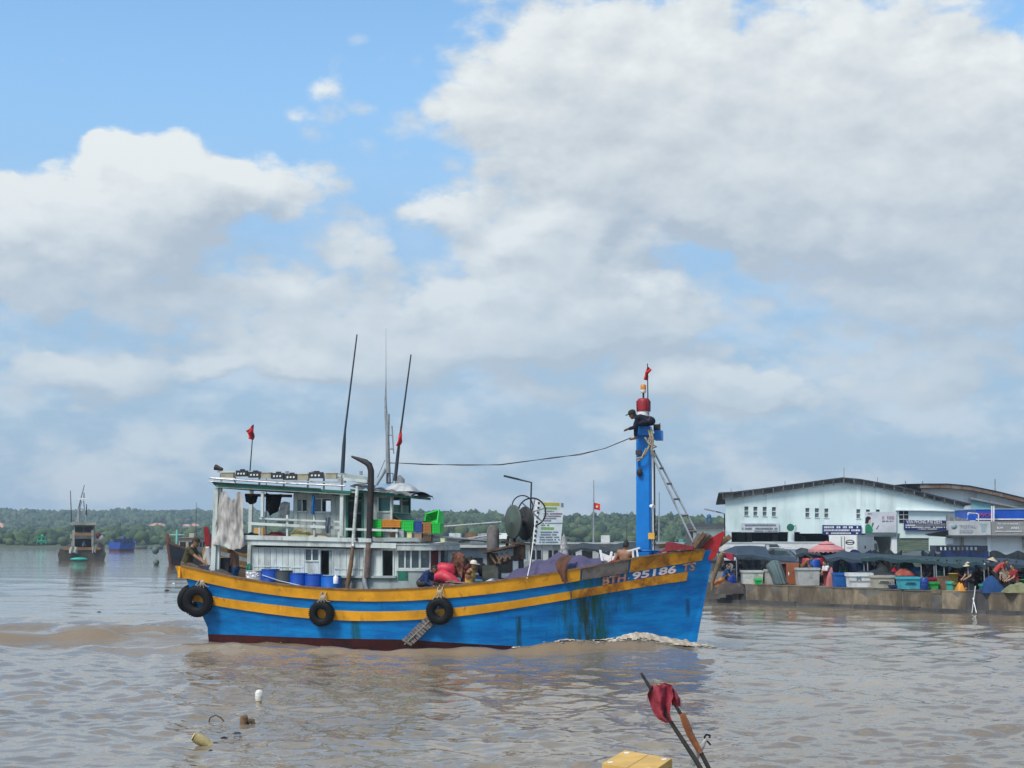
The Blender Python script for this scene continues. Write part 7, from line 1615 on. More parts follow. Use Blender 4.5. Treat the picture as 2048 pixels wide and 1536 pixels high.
def boxpx(fr, x0, y0, x1, y1, v, dep):
    a, b = fr.p(x0, y0, v), fr.p(x1, y1, v); s = MB(); s.box(((a.x+b.x)/2, v+dep/2, (a.z+b.z)/2), (b.x-a.x, dep, a.z-b.z)); return s
def warehouse():
    F = Frame(px_xy(1452, 110), 110, R(1.5)); rr = random.Random(6); o = thing('warehouse', 'large pale mint warehouse with low gable roof behind the market', 'warehouse', F, (8.5, 0, GZ)); zg = GZ
    def Q(x, y, v=0.): return F.p(x, y, v)
    def foot(x, v=0.): q = Q(x, 1100, v); q.z = zg; return q
    top = [(1452, 998), (1500, 991), (1560, 982), (1620, 973), (1685, 963), (1750, 972), (1820, 986), (1880, 1001), (1928, 1012)]
    wins = [(1489, 1013), (1507, 1013.4), (1525.5, 1013.8), (1544, 1014.2), (1611, 1016), (1630, 1016.6), (1649, 1017), (1713, 1018.4)]
    def topy(x): return interp(top, x)
    # wall cut into panels round the window openings
    xs = [1452]+sorted([w[0] for w in wins]+[w[0]+8 for w in wins]+[1732, 1740, 1752, 1760])+[1928]; xs = sorted(set(xs+[1600, 1685, 1800, 1860]))
    def lowy(x): return 1064 if x < 1588 else (1067 if x < 1795 else 1076)
    for a, b in zip(xs, xs[1:]):
        mid = (a+b)/2; w = [q for q in wins if q[0]-.1 < mid < q[0]+8.1]; sm = 1732 < mid < 1740 or 1752 < mid < 1760
        segs = [((topy(a), topy(b)), (w[0][1], w[0][1])), ((w[0][1]+18, w[0][1]+18), (lowy(mid),)*2)] if w else ([((topy(a), topy(b)), (1019, 1019)), ((1023.5, 1023.5), (lowy(mid),)*2)] if sm else [((topy(a), topy(b)), (lowy(mid),)*2)])
        for (ta, tb), (ba, bb) in segs: s = MB(); s.prism([Q(a, ta), Q(b, tb), Q(b, bb), Q(a, ba)][::-1], (0, .3, 0)); s.build('wall', mint, o)
    for x, y in wins:
        s = boxpx(F, x, y+8.3, x+8, y+9.7, .04, .12); s.v = s.v; wd = s.build('window', wall_white, o)
        for q in (0, 9.6): g = boxpx(F, x, y+q+.1, x+8, y+q+8.3, .18, .05); g.build('pane', mat('dark_pane', (.03, .045, .045), .3, bump=0), wd)
        g = MB()
        for k in range(1, 5): a, b = Q(x+k*1.6, y, .12), Q(x+k*1.6, y+18, .12); g.bar(a, b, .03, .03, (1, 0, 0))
        g.build('grille', grey_metal, wd)['kind'] = 'stuff'
        s = boxpx(F, x-1, y+18, x+9, y+19, -.06, .1); s.build('sill', wall_white, o)
    for x in (1732, 1752): s = boxpx(F, x, 1019, x+8, 1023.5, .15, .05); s.build('vent', mat('dark_pane', (.03, .045, .045), .3), o)
    for x0, x1, m in ((1452, 1463, mint), (1577, 1588.5, mint), (1783, 1794, wall_white), (1858, 1928, mint)):
        s = MB(); ly = 1064 if x0 < 1588 else (1067 if x0 < 1795 else 1076); s.prism([Q(x0, ly+.2), Q(x1, ly+.2), foot(x1), foot(x0)][::-1], (0, .4, 0)); s.build('pillar', m, o)
    a, b = foot(1795), foot(1857.5); zt = Q(1826, 1076.5).z; n = 14; rd = mat('shutter_green', (.045, .13, .095), .5, dirt=(.20, .20, .13), amt=.6, dscale=.8, streak=8, bump=.2)
    for k in range(n): s = MB(); s.box(((a.x+b.x)/2, .12, lerp(zg, zt, (k+.5)/n)), (b.x-a.x, .08, (zt-zg)/n-.02)); s.build('shutter_slat', rd, o)
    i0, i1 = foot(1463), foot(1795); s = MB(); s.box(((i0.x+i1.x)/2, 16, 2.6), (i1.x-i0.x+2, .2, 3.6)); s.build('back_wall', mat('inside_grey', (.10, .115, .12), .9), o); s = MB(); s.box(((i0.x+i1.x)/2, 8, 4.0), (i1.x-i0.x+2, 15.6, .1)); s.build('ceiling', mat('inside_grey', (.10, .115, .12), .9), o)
    for x in (1452, 1795): q = foot(x); s = MB(); s.box((q.x, 8, 2.5), (.2, 15.4, 3.0)); s.build('side_wall', mint, o)
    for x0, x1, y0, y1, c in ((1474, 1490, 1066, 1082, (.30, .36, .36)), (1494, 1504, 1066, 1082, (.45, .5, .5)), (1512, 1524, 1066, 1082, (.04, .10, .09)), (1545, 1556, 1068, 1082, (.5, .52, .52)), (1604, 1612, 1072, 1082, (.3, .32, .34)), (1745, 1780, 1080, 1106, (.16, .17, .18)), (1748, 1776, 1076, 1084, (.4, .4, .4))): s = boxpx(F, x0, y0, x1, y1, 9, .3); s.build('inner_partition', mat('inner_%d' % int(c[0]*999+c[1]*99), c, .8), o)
    # roof: two slopes with a heavy stained edge on brackets
    re = [(1437, 985), (1470, 983), (1520, 977), (1600, 966), (1650, 959), (1685, 954.5), (1720, 957.5), (1800, 972), (1870, 990), (1942, 1007)]
    P0 = [Q(x, y, -.5) for x, y in re]
    s = MB(); m = len(P0); s.add(P0+[p+Vector((6, 38, .0)) for p in P0]+[p+Vector((0, 0, -.12)) for p in P0]+[p+Vector((6, 38, -.12)) for p in P0], [(i, i+1, m+i+1, m+i) for i in range(m-1)]+[(2*m+i, 3*m+i, 3*m+i+1, 2*m+i+1) for i in range(m-1)]+[(i, 2*m+i, 2*m+i+1, i+1) for i in range(m-1)]); s.build('roof', mat('roof_black_edge', (.035, .037, .04), .7, dirt=(.08, .08, .08), amt=.4), o)
    for i in range(24):
        t = i/24; x0, x1 = lerp(1446, 1930, t), lerp(1446, 1930, (i+1)/24)
        s = MB(); y0, y1 = interp(re, x0)+3.5, interp(re, x1)+3.5; s.prism([Q(x0+.3, y0, -.3), Q(x1-.3, y1, -.3), Q(x1-.3, max(y1+6, topy(x1)+1), -.3), Q(x0+.3, max(y0+6, topy(x0)+1), -.3)][::-1], (0, .3, 0)); s.build('fascia_panel', fascia, o)
        s = MB(); y = interp(re, x0)+2.5; s.prism([Q(x0-.8, y, -1.1), Q(x0+.8, y, -1.1), Q(x0+.8, y+11, -1.1), Q(x0-.8, y+11, -1.1)][::-1], (0, .12, 0)); s.build('bracket', fascia, o)
    for x, y0 in ((1462, 977), (1570, 962), (1688, 935), (1755, 955)): s = MB(); s.tube([Q(x, interp(re, x), 1), Q(x, y0, 1)], .025, 5); s.build('lightning_rod', grey_metal, o)
    s = MB(); s.prism([Q(1793, 1019, -.25), Q(1920, 1021, -.25), Q(1920, 1023, -.25), Q(1793, 1021, -.25)][::-1], (0, .25, 0)); s.build('ledge', wall_white, o)
    s = boxpx(F, 1798, 1022, 1817, 1046, -.02, .04); wd = s.build('window', dark, o)
    for x0, y0, x1, y1 in ((1807, 1022, 1808.2, 1046), (1798, 1029, 1806.8, 1030), (1808.4, 1029, 1817, 1030), (1798, 1038, 1806.8, 1039), (1808.4, 1038, 1817, 1039)): boxpx(F, x0, y0, x1, y1, -.06, .04).build('glazing_bar', wall_white, wd)
    p = Q(1581, 1055, -.5); s = MB(); s.cyl(p, p+Vector((0, .15, 0)), .28, .12, 12); s.tube([p+Vector((0, .1, 0)), p+Vector((.5, .45, .15))], .03, 5); s.build('floodlight', green, o)
    # banners
    def banner(x0, y0, x1, y1, v, m, label, cat='banner', dy=0): a = Q((x0+x1)/2, y1, v); b = thing('banner', label, cat, F, a, 'banners on the warehouse front'); s = MB(); s.prism([Q(x0, y0, v), Q(x1, y0+dy, v), Q(x1, y1+dy, v), Q(x0, y1, v)][::-1], (0, .06, 0)); s.build('panel', m, b); return b
    gp = mat('print_grey', (.16, .18, .20), .7, bump=0)
    b = banner(1482, 1046, 1558, 1064.5, -.12, mat('banner_pale', (.55, .58, .60), .7, bump=0), 'pale banner with two grey lines of print on the warehouse'); s = MB(); bars(s, F, 1490, 1552, 1048.5, 3.2, -.13, rr); bars(s, F, 1484, 1557, 1055.3, 3.4, -.13, rr); bars(s, F, 1508, 1555, 1061, 1.6, -.13, rr); s.build('print', gp, b)['kind'] = 'stuff'
    b = banner(1645, 1050, 1723, 1069.5, -.12, banner_blue, 'navy blue banner with three white lines of print, left of the green poster', dy=1); s = MB(); bars(s, F, 1648, 1720, 1052.5, 4, -.13, rr); bars(s, F, 1648, 1720, 1058.8, 3.6, -.13, rr); bars(s, F, 1652, 1716, 1065, 3.0, -.13, rr); s.build('print', printw, b)['kind'] = 'stuff'
    b = banner(1808, 1040, 1900, 1060.5, -.2, banner_blue, 'navy blue banner reading VĂN PHÒNG ĐẠI DIỆN beside the grey shop sign', dy=1)
    p0, p1 = Q(1813, 1047, -.24), Q(1897, 1047.8, -.24); sz = (p1.x-p0.x)/9.0; s = MB(); text_mb(s, 'VĂN PHÒNG ĐẠI DIỆN', .36, lambda x, y, z: (p0.x+x, -.24-z, p0.z+y), .02, xs=(p1.x-p0.x)/4.5, track=1.0); s.build('lettering', printw, b)
    s = MB(); bars(s, F, 1811, 1893, 1049, 3, -.22, rr); bars(s, F, 1811, 1893, 1053.4, 2.4, -.22, rr); bars(s, F, 1836, 1876, 1057.2, 1.8, -.22, rr); s.build('print', printw, b)['kind'] = 'stuff'
    b = banner(1730, 1024, 1793, 1065, -.12, mat('poster_pale', (.58, .59, .62), .6, bump=0), 'pale poster with a figure in green on the warehouse front', 'poster'); v = -.13
    def flat(pts, m, nm, dv=0.): s = MB(); s.prism([Q(x, y, v+dv) for x, y in pts][::-1], (0, .02, 0)); s.build(nm, m, b)
    flat([(1730, 1066), (1793, 1066), (1793, 1073), (1730, 1073)], mat('poster_foot', (.09, .14, .14), .6), 'poster_foot'); pg = mat('poster_green', (.01, .22, .10), .6, bump=0); pk = mat('poster_dark', (.012, .012, .015), .6, bump=0)
    flat([(1730.5, 1065), (1730.5, 1052), (1734, 1048), (1739, 1048.5), (1743, 1053), (1746, 1060), (1744, 1065)], pg, 'figure_body'); flat([(1730.5, 1047), (1731, 1036), (1735, 1032.5), (1740, 1033.5), (1742, 1037), (1738, 1041), (1736, 1047)], pk, 'figure_hair', -.003); flat([(1738, 1041), (1741.5, 1038), (1741.5, 1045), (1737, 1048)], mat('poster_skin', (.62, .45, .36), .6), 'figure_face', -.006)
    flat([(1743, 1050), (1745, 1045), (1748, 1046), (1746.5, 1051), (1744.5, 1056)], pg, 'figure_hand', -.003); flat([(1752, 1058), (1757, 1050), (1758.5, 1051), (1754, 1059)], gp, 'poster_stroke', -.003)
    s = MB(); bars(s, F, 1764, 1788, 1032, 6, v, rr); s.build('poster_print', mat('poster_rose', (.42, .28, .30), .7), b)['kind'] = 'stuff'; s = MB(); bars(s, F, 1764, 1788, 1041, 2.2, v, rr); bars(s, F, 1735, 1744, 1026.5, 1.6, v, rr); bars(s, F, 1750, 1790, 1068, 1.5, v, rr); s.build('poster_print', gp, b)['kind'] = 'stuff'
warehouse()
def other_buildings():
    rr = random.Random(12); F = Frame(px_xy(1900, 132), 132, R(2)); o = thing('warehouse', 'second pale warehouse with rusty curved roof edge behind the first at right', 'warehouse', F, (8, 0, GZ)); Q = F.p
    re = [(1806, 968), (1850, 967), (1895, 967), (1940, 971), (1990, 981), (2048, 995), (2130, 1016)]; P0 = [Q(x, y, -1) for x, y in re]; m = len(P0)
    s = MB(); s.add(P0+[p+Vector((0, 25, 0)) for p in P0], [(i, i+1, m+i+1, m+i) for i in range(m-1)]); s.build('roof', mat('roof_black_edge', (.035, .037, .04), .7), o)
    for i in range(14):
        x0, x1 = lerp(1840, 2130, i/14), lerp(1840, 2130, (i+1)/14); s = MB(); s.prism([Q(x0+.3, interp(re, x0)+1.5, -.9), Q(x1-.3, interp(re, x1)+1.5, -.9), Q(x1-.3, interp(re, x1)+9, -.9), Q(x0+.3, interp(re, x0)+9, -.9)][::-1], (0, .8, 0)); s.build('fascia_panel', mat('fascia_rust', (.17, .095, .065), .9, dirt=(.25, .22, .18), amt=.5, dscale=.8), o)
    s = MB(); s.prism([Q(1845, 978), Q(1900, 977), Q(1950, 982), Q(2000, 992), Q(2048, 1004), Q(2130, 1025), Q(2130, 1095), Q(1845, 1095)][::-1], (0, .4, 0)); s.build('wall', wall_white, o)
    for x0, x1, y0, y1, mm in ((1944, 1981, 1001, 1018, mat('panel_teal', (.20, .42, .45), .6, bump=.05)), (1981, 2060, 1010, 1024, mat('panel_beige', (.40, .38, .31), .8, bump=.1))): s = boxpx(F, x0, y0, x1, y1, -.3, .2); s.build('panel', mm, o)
    s = MB(); s.prism([Q(1940, 994, -.6), Q(2048, 1016, -.6), Q(2048, 1019, -.6), Q(1940, 998, -.6)][::-1], (0, .3, 0)); s.build('gutter', grey_metal, o)
    for x in (1811, 1845, 1990): s = MB(); s.tube([Q(x, 972 if x < 1900 else 984, 0), Q(x, 962 if x < 1900 else 958, 0)], .05, 5); s.build('lightning_rod', grey_metal, o)
    # petrol canopy
    F = Frame(px_xy(1990, 103), 103, 0); Q = F.p; o = thing('canopy_sign', 'blue petrol station canopy lettered PVOIL at the right edge', 'canopy', F, (2, 0, GZ)); bl = mat('canopy_blue', (.008, .075, .42), .4, bump=0)
    boxpx(F, 1952, 1019, 2120, 1037, 0, 5).build('fascia', bl, o); boxpx(F, 1950, 1037.2, 2120, 1039.5, -.05, 5.1).build('trim', white_paint, o); boxpx(F, 1950, 1017, 2120, 1018.8, -.05, 5.1).build('trim', mat('pale_blue_trim', (.25, .42, .62), .5), o)
    boxpx(F, 1953, 1039.8, 2120, 1043, .1, .2).build('lower_trim', mat('canopy_rose', (.30, .19, .21), .6), o)
    p = Q(1958, 1033.5, -.05); s = MB(); text_mb(s, 'PVOIL', .36, lambda x, y, z: (p.x+x, -.06-z, p.z+y), .03, xs=1.05); s.build('lettering', mat('letters_magenta', (.45, .04, .14), .5, bump=0), o)
    for x in (1983.5, 1987.5): s = MB(); s.bar(Q(x, 1012, -.4), Q(x, 1046, -.4), .07, .07, (1, 0, 0)); s.build('post', white_paint, o)
    for x in (1975, 2100): q = Q(x, 1040, 2); s = MB(); s.bar(q, (q.x, q.y, GZ), .35, .35, (1, 0, 0)); s.build('column', wall_white, o)
    F = Frame(px_xy(1944, 102), 102, 0); o = thing('signboard', 'small blue signboard in a white frame left of the canopy', 'sign', F, (0, 0, GZ)); Q = F.p; boxpx(F, 1936, 1030, 1952, 1041, 0, .1).build('panel', bl, o)
    for pts in (((1936, 1026), (1953, 1027)), ((1953, 1027), (1957, 1029)), ((1957, 1029), (1957, 1060)), ((1936, 1026), (1936, 1060))): s = MB(); s.tube([Q(x, y, .15) for x, y in pts], .04, 5); s.build('frame', white_paint, o)
    # shop with grey signs
    F = Frame(px_xy(1897, 98), 98, R(-3)); Q = F.p; o = thing('shop_building', 'low white shop with long grey signboards and plain wall behind the market', 'building', F, (3, 0, GZ))
    def foot(x, v=0.): q = Q(x, 1100, v); q.z = GZ; return q
    for x0, x1, mm in ((1893, 1925, wall_grey), (1925.3, 1974, wall_grey), (1982.5, 2046, wall_white), (2046.3, 2140, wall_white)): s = MB(); s.prism([Q(x0, 1071), Q(x1, 1071), foot(x1), foot(x0)][::-1], (0, .3, 0)); s.build('wall', mm, o)
    s = MB(); s.prism([Q(1974.3, 1071, -.15), Q(1982.2, 1071, -.15), foot(1982.2, -.15), foot(1974.3, -.15)][::-1], (0, .5, 0)); s.build('pillar', wall_white, o)
    for x, w in ((1924.5, .09), (2046, .06)): s = MB(); s.tube([Q(x, 1073, -.2), foot(x, -.2)], w, 6); s.build('pipe', mat('pipe_stained', (.32, .31, .27), .7, dirt=(.2, .15, .1), amt=.5), o)
    s = MB(); s.prism([Q(1893, 1030, 1), Q(1940, 1040, 1), Q(1940, 1043, 1), Q(1893, 1043, 1)][::-1], (0, .2, 0)); s.build('parapet', mat('panel_corrugated', (.14, .14, .15), .7, dirt=(.3, .3, .3), amt=.5, dscale=5), o)
    s = MB(); s.box((foot(1893).x+5, 4, Q(1900, 1043).z-.2), (10.5, 8, .15)); s.build('roof', roofm, o)
    s1 = boxpx(F, 1897, 1042, 1982, 1070, -.7, .6).build('sign_panel', mat('sign_light', (.46, .47, .48), .7, dirt=(.36, .36, .36), amt=.4, bump=0), o); s2 = boxpx(F, 1982.3, 1043, 2140, 1070, -.7, .6).build('sign_panel', mat('sign_grey', (.27, .27, .255), .7, dirt=(.2, .2, .19), amt=.4, bump=0), o)
    boxpx(F, 1893, 1070.3, 2140, 1073, -.8, .8).build('sign_gutter', mat('gutter_dark', (.07, .075, .08), .7), o); pf = mat('faded_grey', (.27, .30, .32), .7, bump=0); pl = mat('faded_teal', (.25, .34, .36), .7, bump=0)
    c = Q(1908, 1052.5, -.72); s = MB(); s.lathe([(.0005, 0), (.19, 0), (.19, .02), (.0005, .02)], c+Vector((0, .02, 0)), 20, Matrix.Rotation(R(90), 3, 'X')); s.build('logo', pl, s1)
    p = Q(1919, 1056, -.71); s = MB(); text_mb(s, 'TOTAL', .27, lambda x, y, z: (p.x+x, -.715-z, p.z+y), .02, xs=1.25); s.build('lettering', pf, s1); s = MB(); bars(s, F, 1919, 1946, 1059, 6.5, -.71, rr); s.build('small_print', pf, s1)['kind'] = 'stuff'
    s = MB(); s.prism([Q(x, y, -.71) for x, y in ((1959, 1047), (1975, 1047), (1974, 1051), (1972.5, 1052), (1971, 1064.5), (1963.5, 1064.5), (1962, 1052), (1960, 1051))][::-1], (0, .015, 0)); s.build('bucket_picture', pl, s1)
    p = Q(1994, 1058, -.71); s = MB(); text_mb(s, 'KIM', .20, lambda x, y, z: (p.x+x, -.715-z, p.z+y), .02, xs=1.2); p2 = Q(2022, 1058, -.71); text_mb(s, 'ANH', .20, lambda x, y, z: (p2.x+x, -.715-z, p2.z+y), .02, xs=1.2); bars(s, F, 1996, 2036, 1047, 1.8, -.71, rr); bars(s, F, 1990, 2044, 1062, 1.6, -.71, rr); s.build('lettering', printw, s2)
    s = MB(); s.prism([Q(1852, 1068.5, -2.5), Q(1897, 1060, -.5), Q(1897, 1074, -.5), Q(1862, 1072, -2.5)][::-1], (0, .5, 0)); s.build('awning_roof', mat('awning_black', (.02, .021, .022), .8), o)
    boxpx(F, 1892, 1076, 1906, 1088, -.4, .3).build('meter_box', wall_white, o)
    # hut with a dark roof, water tower, lamps, notice board
    F = Frame(px_xy(1428, 150), 150, 0); Q = F.p; o = thing('hut', 'low pale hut with flat dark roof left of the warehouse', 'hut', F, (0, 0, GZ)); boxpx(F, 1407, 1053, 1450, 1095, 0, 6).build('wall', mat('hut_wall', (.36, .36, .32), .8, dirt=(.2, .2, .18), amt=.5), o); boxpx(F, 1404, 1049.5, 1453, 1053.5, -.8, 8).build('roof', mat('hut_roof', (.06, .06, .062), .8), o)
    for x0, x1 in ((1414, 1422), (1432, 1440)): boxpx(F, x0, 1058, x1, 1066, -.05, .04).build('window', dark, o)
    F = Frame(px_xy(1418, 152), 152, 0); Q = F.p; o = thing('water_tower', 'blue water tank on splayed legs above the hut', 'water tower', F, (0, 0, GZ)); tb = mat('tower_blue', (.03, .12, .25), .6, dirt=(.02, .06, .12), amt=.4)
    a, b = Q(1413.5, 1036, 0), Q(1422.5, 1036, 0); c = (a+b)/2; s = MB(); r = (b.x-a.x)/2; zt = Q(1418, 1028, 0).z; s.lathe([(r, c.z), (r*1.05, c.z+.05), (r, zt-.1), (.03, zt)], (c.x, 0, 0), 14); s.build('tank', tb, o)
    for sx in (-1, 1):
        for sy in (-1, 1): s = MB(); s.tube([(c.x+sx*r*.8, sy*r*.8, c.z), (c.x+sx*r*1.35, sy*r*1.35, Q(1418, 1051, 0).z)], .06, 6); s.build('leg', tb, o)
    for sx in (-1, 1): s = MB(); s.tube([(c.x-sx*r*.85, -r, c.z-.2), (c.x+sx*r*1.25, -r*1.2, Q(1418, 1049, 0).z)], .03, 5); s.build('brace', tb, o)
    def lamp(pts, Y, label, head): 
        F = Frame(px_xy(pts[-1][0], Y), Y, 0); o = thing('street_lamp', label, 'street lamp', F, (0, 0, GZ)); q = [F.p(x, y, 0) for x, y in pts]; s = MB(); s.tube([Vector((q[-1].x, 0, GZ))]+q[::-1], .05, 7); s.build('pole', black_metal, o); s = MB(); d = (q[0]-q[1]).normalized(); s.bar(q[0]-d*.1, q[0]+d*.75, .22, .10); s.build('lamp_head', head, o)
    lamp(((1034, 958), (1063, 965), (1061.5, 1010)), 82, 'dark street lamp with a bent arm rising behind the net drum', black_metal); lamp(((1429, 1022.5), (1436, 1024), (1449, 1027.5)), 109, 'grey street lamp arm on the left corner of the warehouse', grey_metal)
    F = Frame(px_xy(1100, 84), 84, R(4)); Q = F.p; o = thing('notice_board', 'tall white notice board with yellow and green headings and lines of print', 'notice board', F, (0, 0, GZ)); wb = mat('board_white', (.60, .66, .67), .5, bump=0)
    s = MB(); s.prism([Q(x, y, 0) for x, y in ((1085, 1000), (1128, 1003), (1125, 1046), (1121, 1089), (1070, 1089), (1076, 1030))][::-1], (0, .12, 0)); s.build('panel', wb, o)
    s = MB(); s.prism([Q(x, y, -.02) for x, y in ((1071, 1000), (1084.5, 1000), (1076, 1030), (1069.7, 1088), (1066, 1088))][::-1], (0, .15, 0)); s.build('side_panel', white_paint, o)
    for k in range(9): x = lerp(1076, 1067.8, k/8); y = 1004+k*9.3; s = MB(); s.prism([Q(x-.2, y, -.04), Q(x+4, y, -.04), Q(x+3.6, y+4.5, -.04), Q(x-.2, y+4.5, -.04)][::-1], (0, .015, 0)); s.build('pictogram', mat('print_black', (.03, .035, .04), .7, bump=0), o)
    hm = {'y': mat('print_yellow', (.40, .36, .05), .7, bump=0), 'g': mat('print_green', (.20, .36, .09), .7, bump=0), 'k': mat('print_slate', (.16, .20, .24), .7, bump=0), 'r': mat('print_plum', (.24, .16, .22), .7, bump=0)}
    for x0, x1, y, h, k in ((1087, 1119, 1005, 6, 'y'), (1087, 1114, 1014, 4.5, 'g'), (1122, 1127, 1006, 8, 'k'), (1088, 1108, 1021, 2, 'k'), (1087, 1124, 1026, 2.4, 'r'), (1087, 1122, 1031, 2.2, 'r'), (1086, 1112, 1035.5, 2.2, 'k'), (1085, 1102, 1040, 2.2, 'r'), (1080, 1125, 1045.5, 1.4, 'k'), (1082, 1098, 1049, 2, 'k'), (1082, 1108, 1054, 5, 'g'), (1081, 1118, 1063, 2.2, 'k'), (1080, 1113, 1068, 2.2, 'k'), (1079, 1118, 1073, 2.2, 'k'), (1079, 1119, 1078, 2.2, 'k'), (1078, 1116, 1083, 2.2, 'k')):
        s = MB(); s.prism([Q(x0, y, -.01), Q(x1, y+(x1-x0)*.02, -.01), Q(x1, y+h+(x1-x0)*.02, -.01), Q(x0, y+h, -.01)][::-1], (0, .012, 0)) if h > 3 else bars(s, F, x0, x1, y, h, -.003, rr); q = s.build('print', hm[k], o)
        if h <= 3: q['kind'] = 'stuff'
    for x in (1072, 1084, 1106, 1118): q = Q(x, 1088, .2); s = MB(); s.tube([(q.x, .2, q.z+.3), (q.x, .2, GZ-.02)], .05, 6); s.build('post', grey_metal, o)
other_buildings()

# ------------------------------------------------------------------ vehicles, people and clutter of the market
car_paint = mat('car_grey', (.10, .12, .14), .3, metal=.3, spec=.6, bump=0); truck_white = mat('truck_white', (.66, .67, .65), .4, dirt=(.45, .44, .4), amt=.3, dscale=1, bump=.05); truck_grey = mat('truck_grey', (.45, .47, .46), .45, dirt=(.3, .3, .28), amt=.3, dscale=1, bump=.05)
def wheel(o, c, r, w=.2, ax=(0, 1, 0)):
    s = MB(); rot = Matrix.Identity(3) if ax[1] else Matrix.Rotation(R(90), 3, 'Z'); s.torus(c, r*.72, r*.28, rot, 20, 8, w/2); t = s.build('wheel', rubber, o); s = MB(); a = Vector(ax)*w*.35; s.cyl(Vector(c)-a, Vector(c)+a, r*.5, r*.5, 12); s.build('rim', grey_metal, t)
def car():
    Y = 86; F = Frame(px_xy(1568, Y), Y, R(-28)); o = thing('car', 'grey hatchback parked behind the navy awnings, pale streak along its windows', 'car', F, (0, 0, GZ)); z = GZ; L = 2.05
    prof = [(-L, .35), (-L, .85), (-L*.93, 1.0), (-L*.72, 1.5), (-L*.3, 1.68), (.35, 1.64), (1.0, 1.08), (1.75, .98), (L, .8), (L, .35)]
    s = MB(); n = len(prof); vs = []
    for y, k in ((-.82, 0), (-.72, 1), (.72, 1), (.82, 0)):
        for x, h in prof: hh = h if k or h < 1.1 else h; vs.append((x*(1 if k else .99), y if h < 1.1 else y*.88, z+hh))
    fs = [(j*n+i, j*n+(i+1) % n, (j+1)*n+(i+1) % n, (j+1)*n+i) for j in range(3) for i in range(n)]; s.add(vs, fs); s.add(vs[:n], [tuple(range(n-1, -1, -1))]); s.add(vs[-n:], [tuple(range(n))]); s.build('body', car_paint, o)
    for sy in (-1, 1):
        for pts in (((-1.35, 1.08), (-1.25, 1.45), (-.55, 1.58), (-.5, 1.1)), ((-.42, 1.1), (-.46, 1.58), (.3, 1.55), (.75, 1.12))): s = MB(); s.prism([(x, sy*.765, z+h) for x, h in pts], (0, sy*.02, 0)); s.build('window', glass, o)
    s = MB(); s.prism([(.42, -.6, z+1.6), (1.0, -.66, z+1.10), (1.0, .66, z+1.10), (.42, .6, z+1.6)], (.03, 0, .03)); s.build('windscreen', glass, o); s = MB(); s.prism([(-1.52, -.6, z+1.42), (-1.86, -.66, z+1.05), (-1.86, .66, z+1.05), (-1.52, .6, z+1.42)], (-.03, 0, .03)); s.build('rear_window', glass, o)
    for x in (-1.25, 1.25):
        for y in (-.74, .74): wheel(o, (x, y, z+.32), .32)
    for y in (-.55, .55): s = MB(); s.box((L, y, z+.75), (.06, .3, .14)); s.build('headlight', white_paint, o); s = MB(); s.box((-L, y, z+.85), (.06, .22, .2)); s.build('tail_light', prow_red, o)
    for y in (-.6, .6): s = MB(); s.tube([(-1.0, y, z+1.72), (.2, y, z+1.74)], .02, 5); s.build('roof_rail', steel, o)
car()
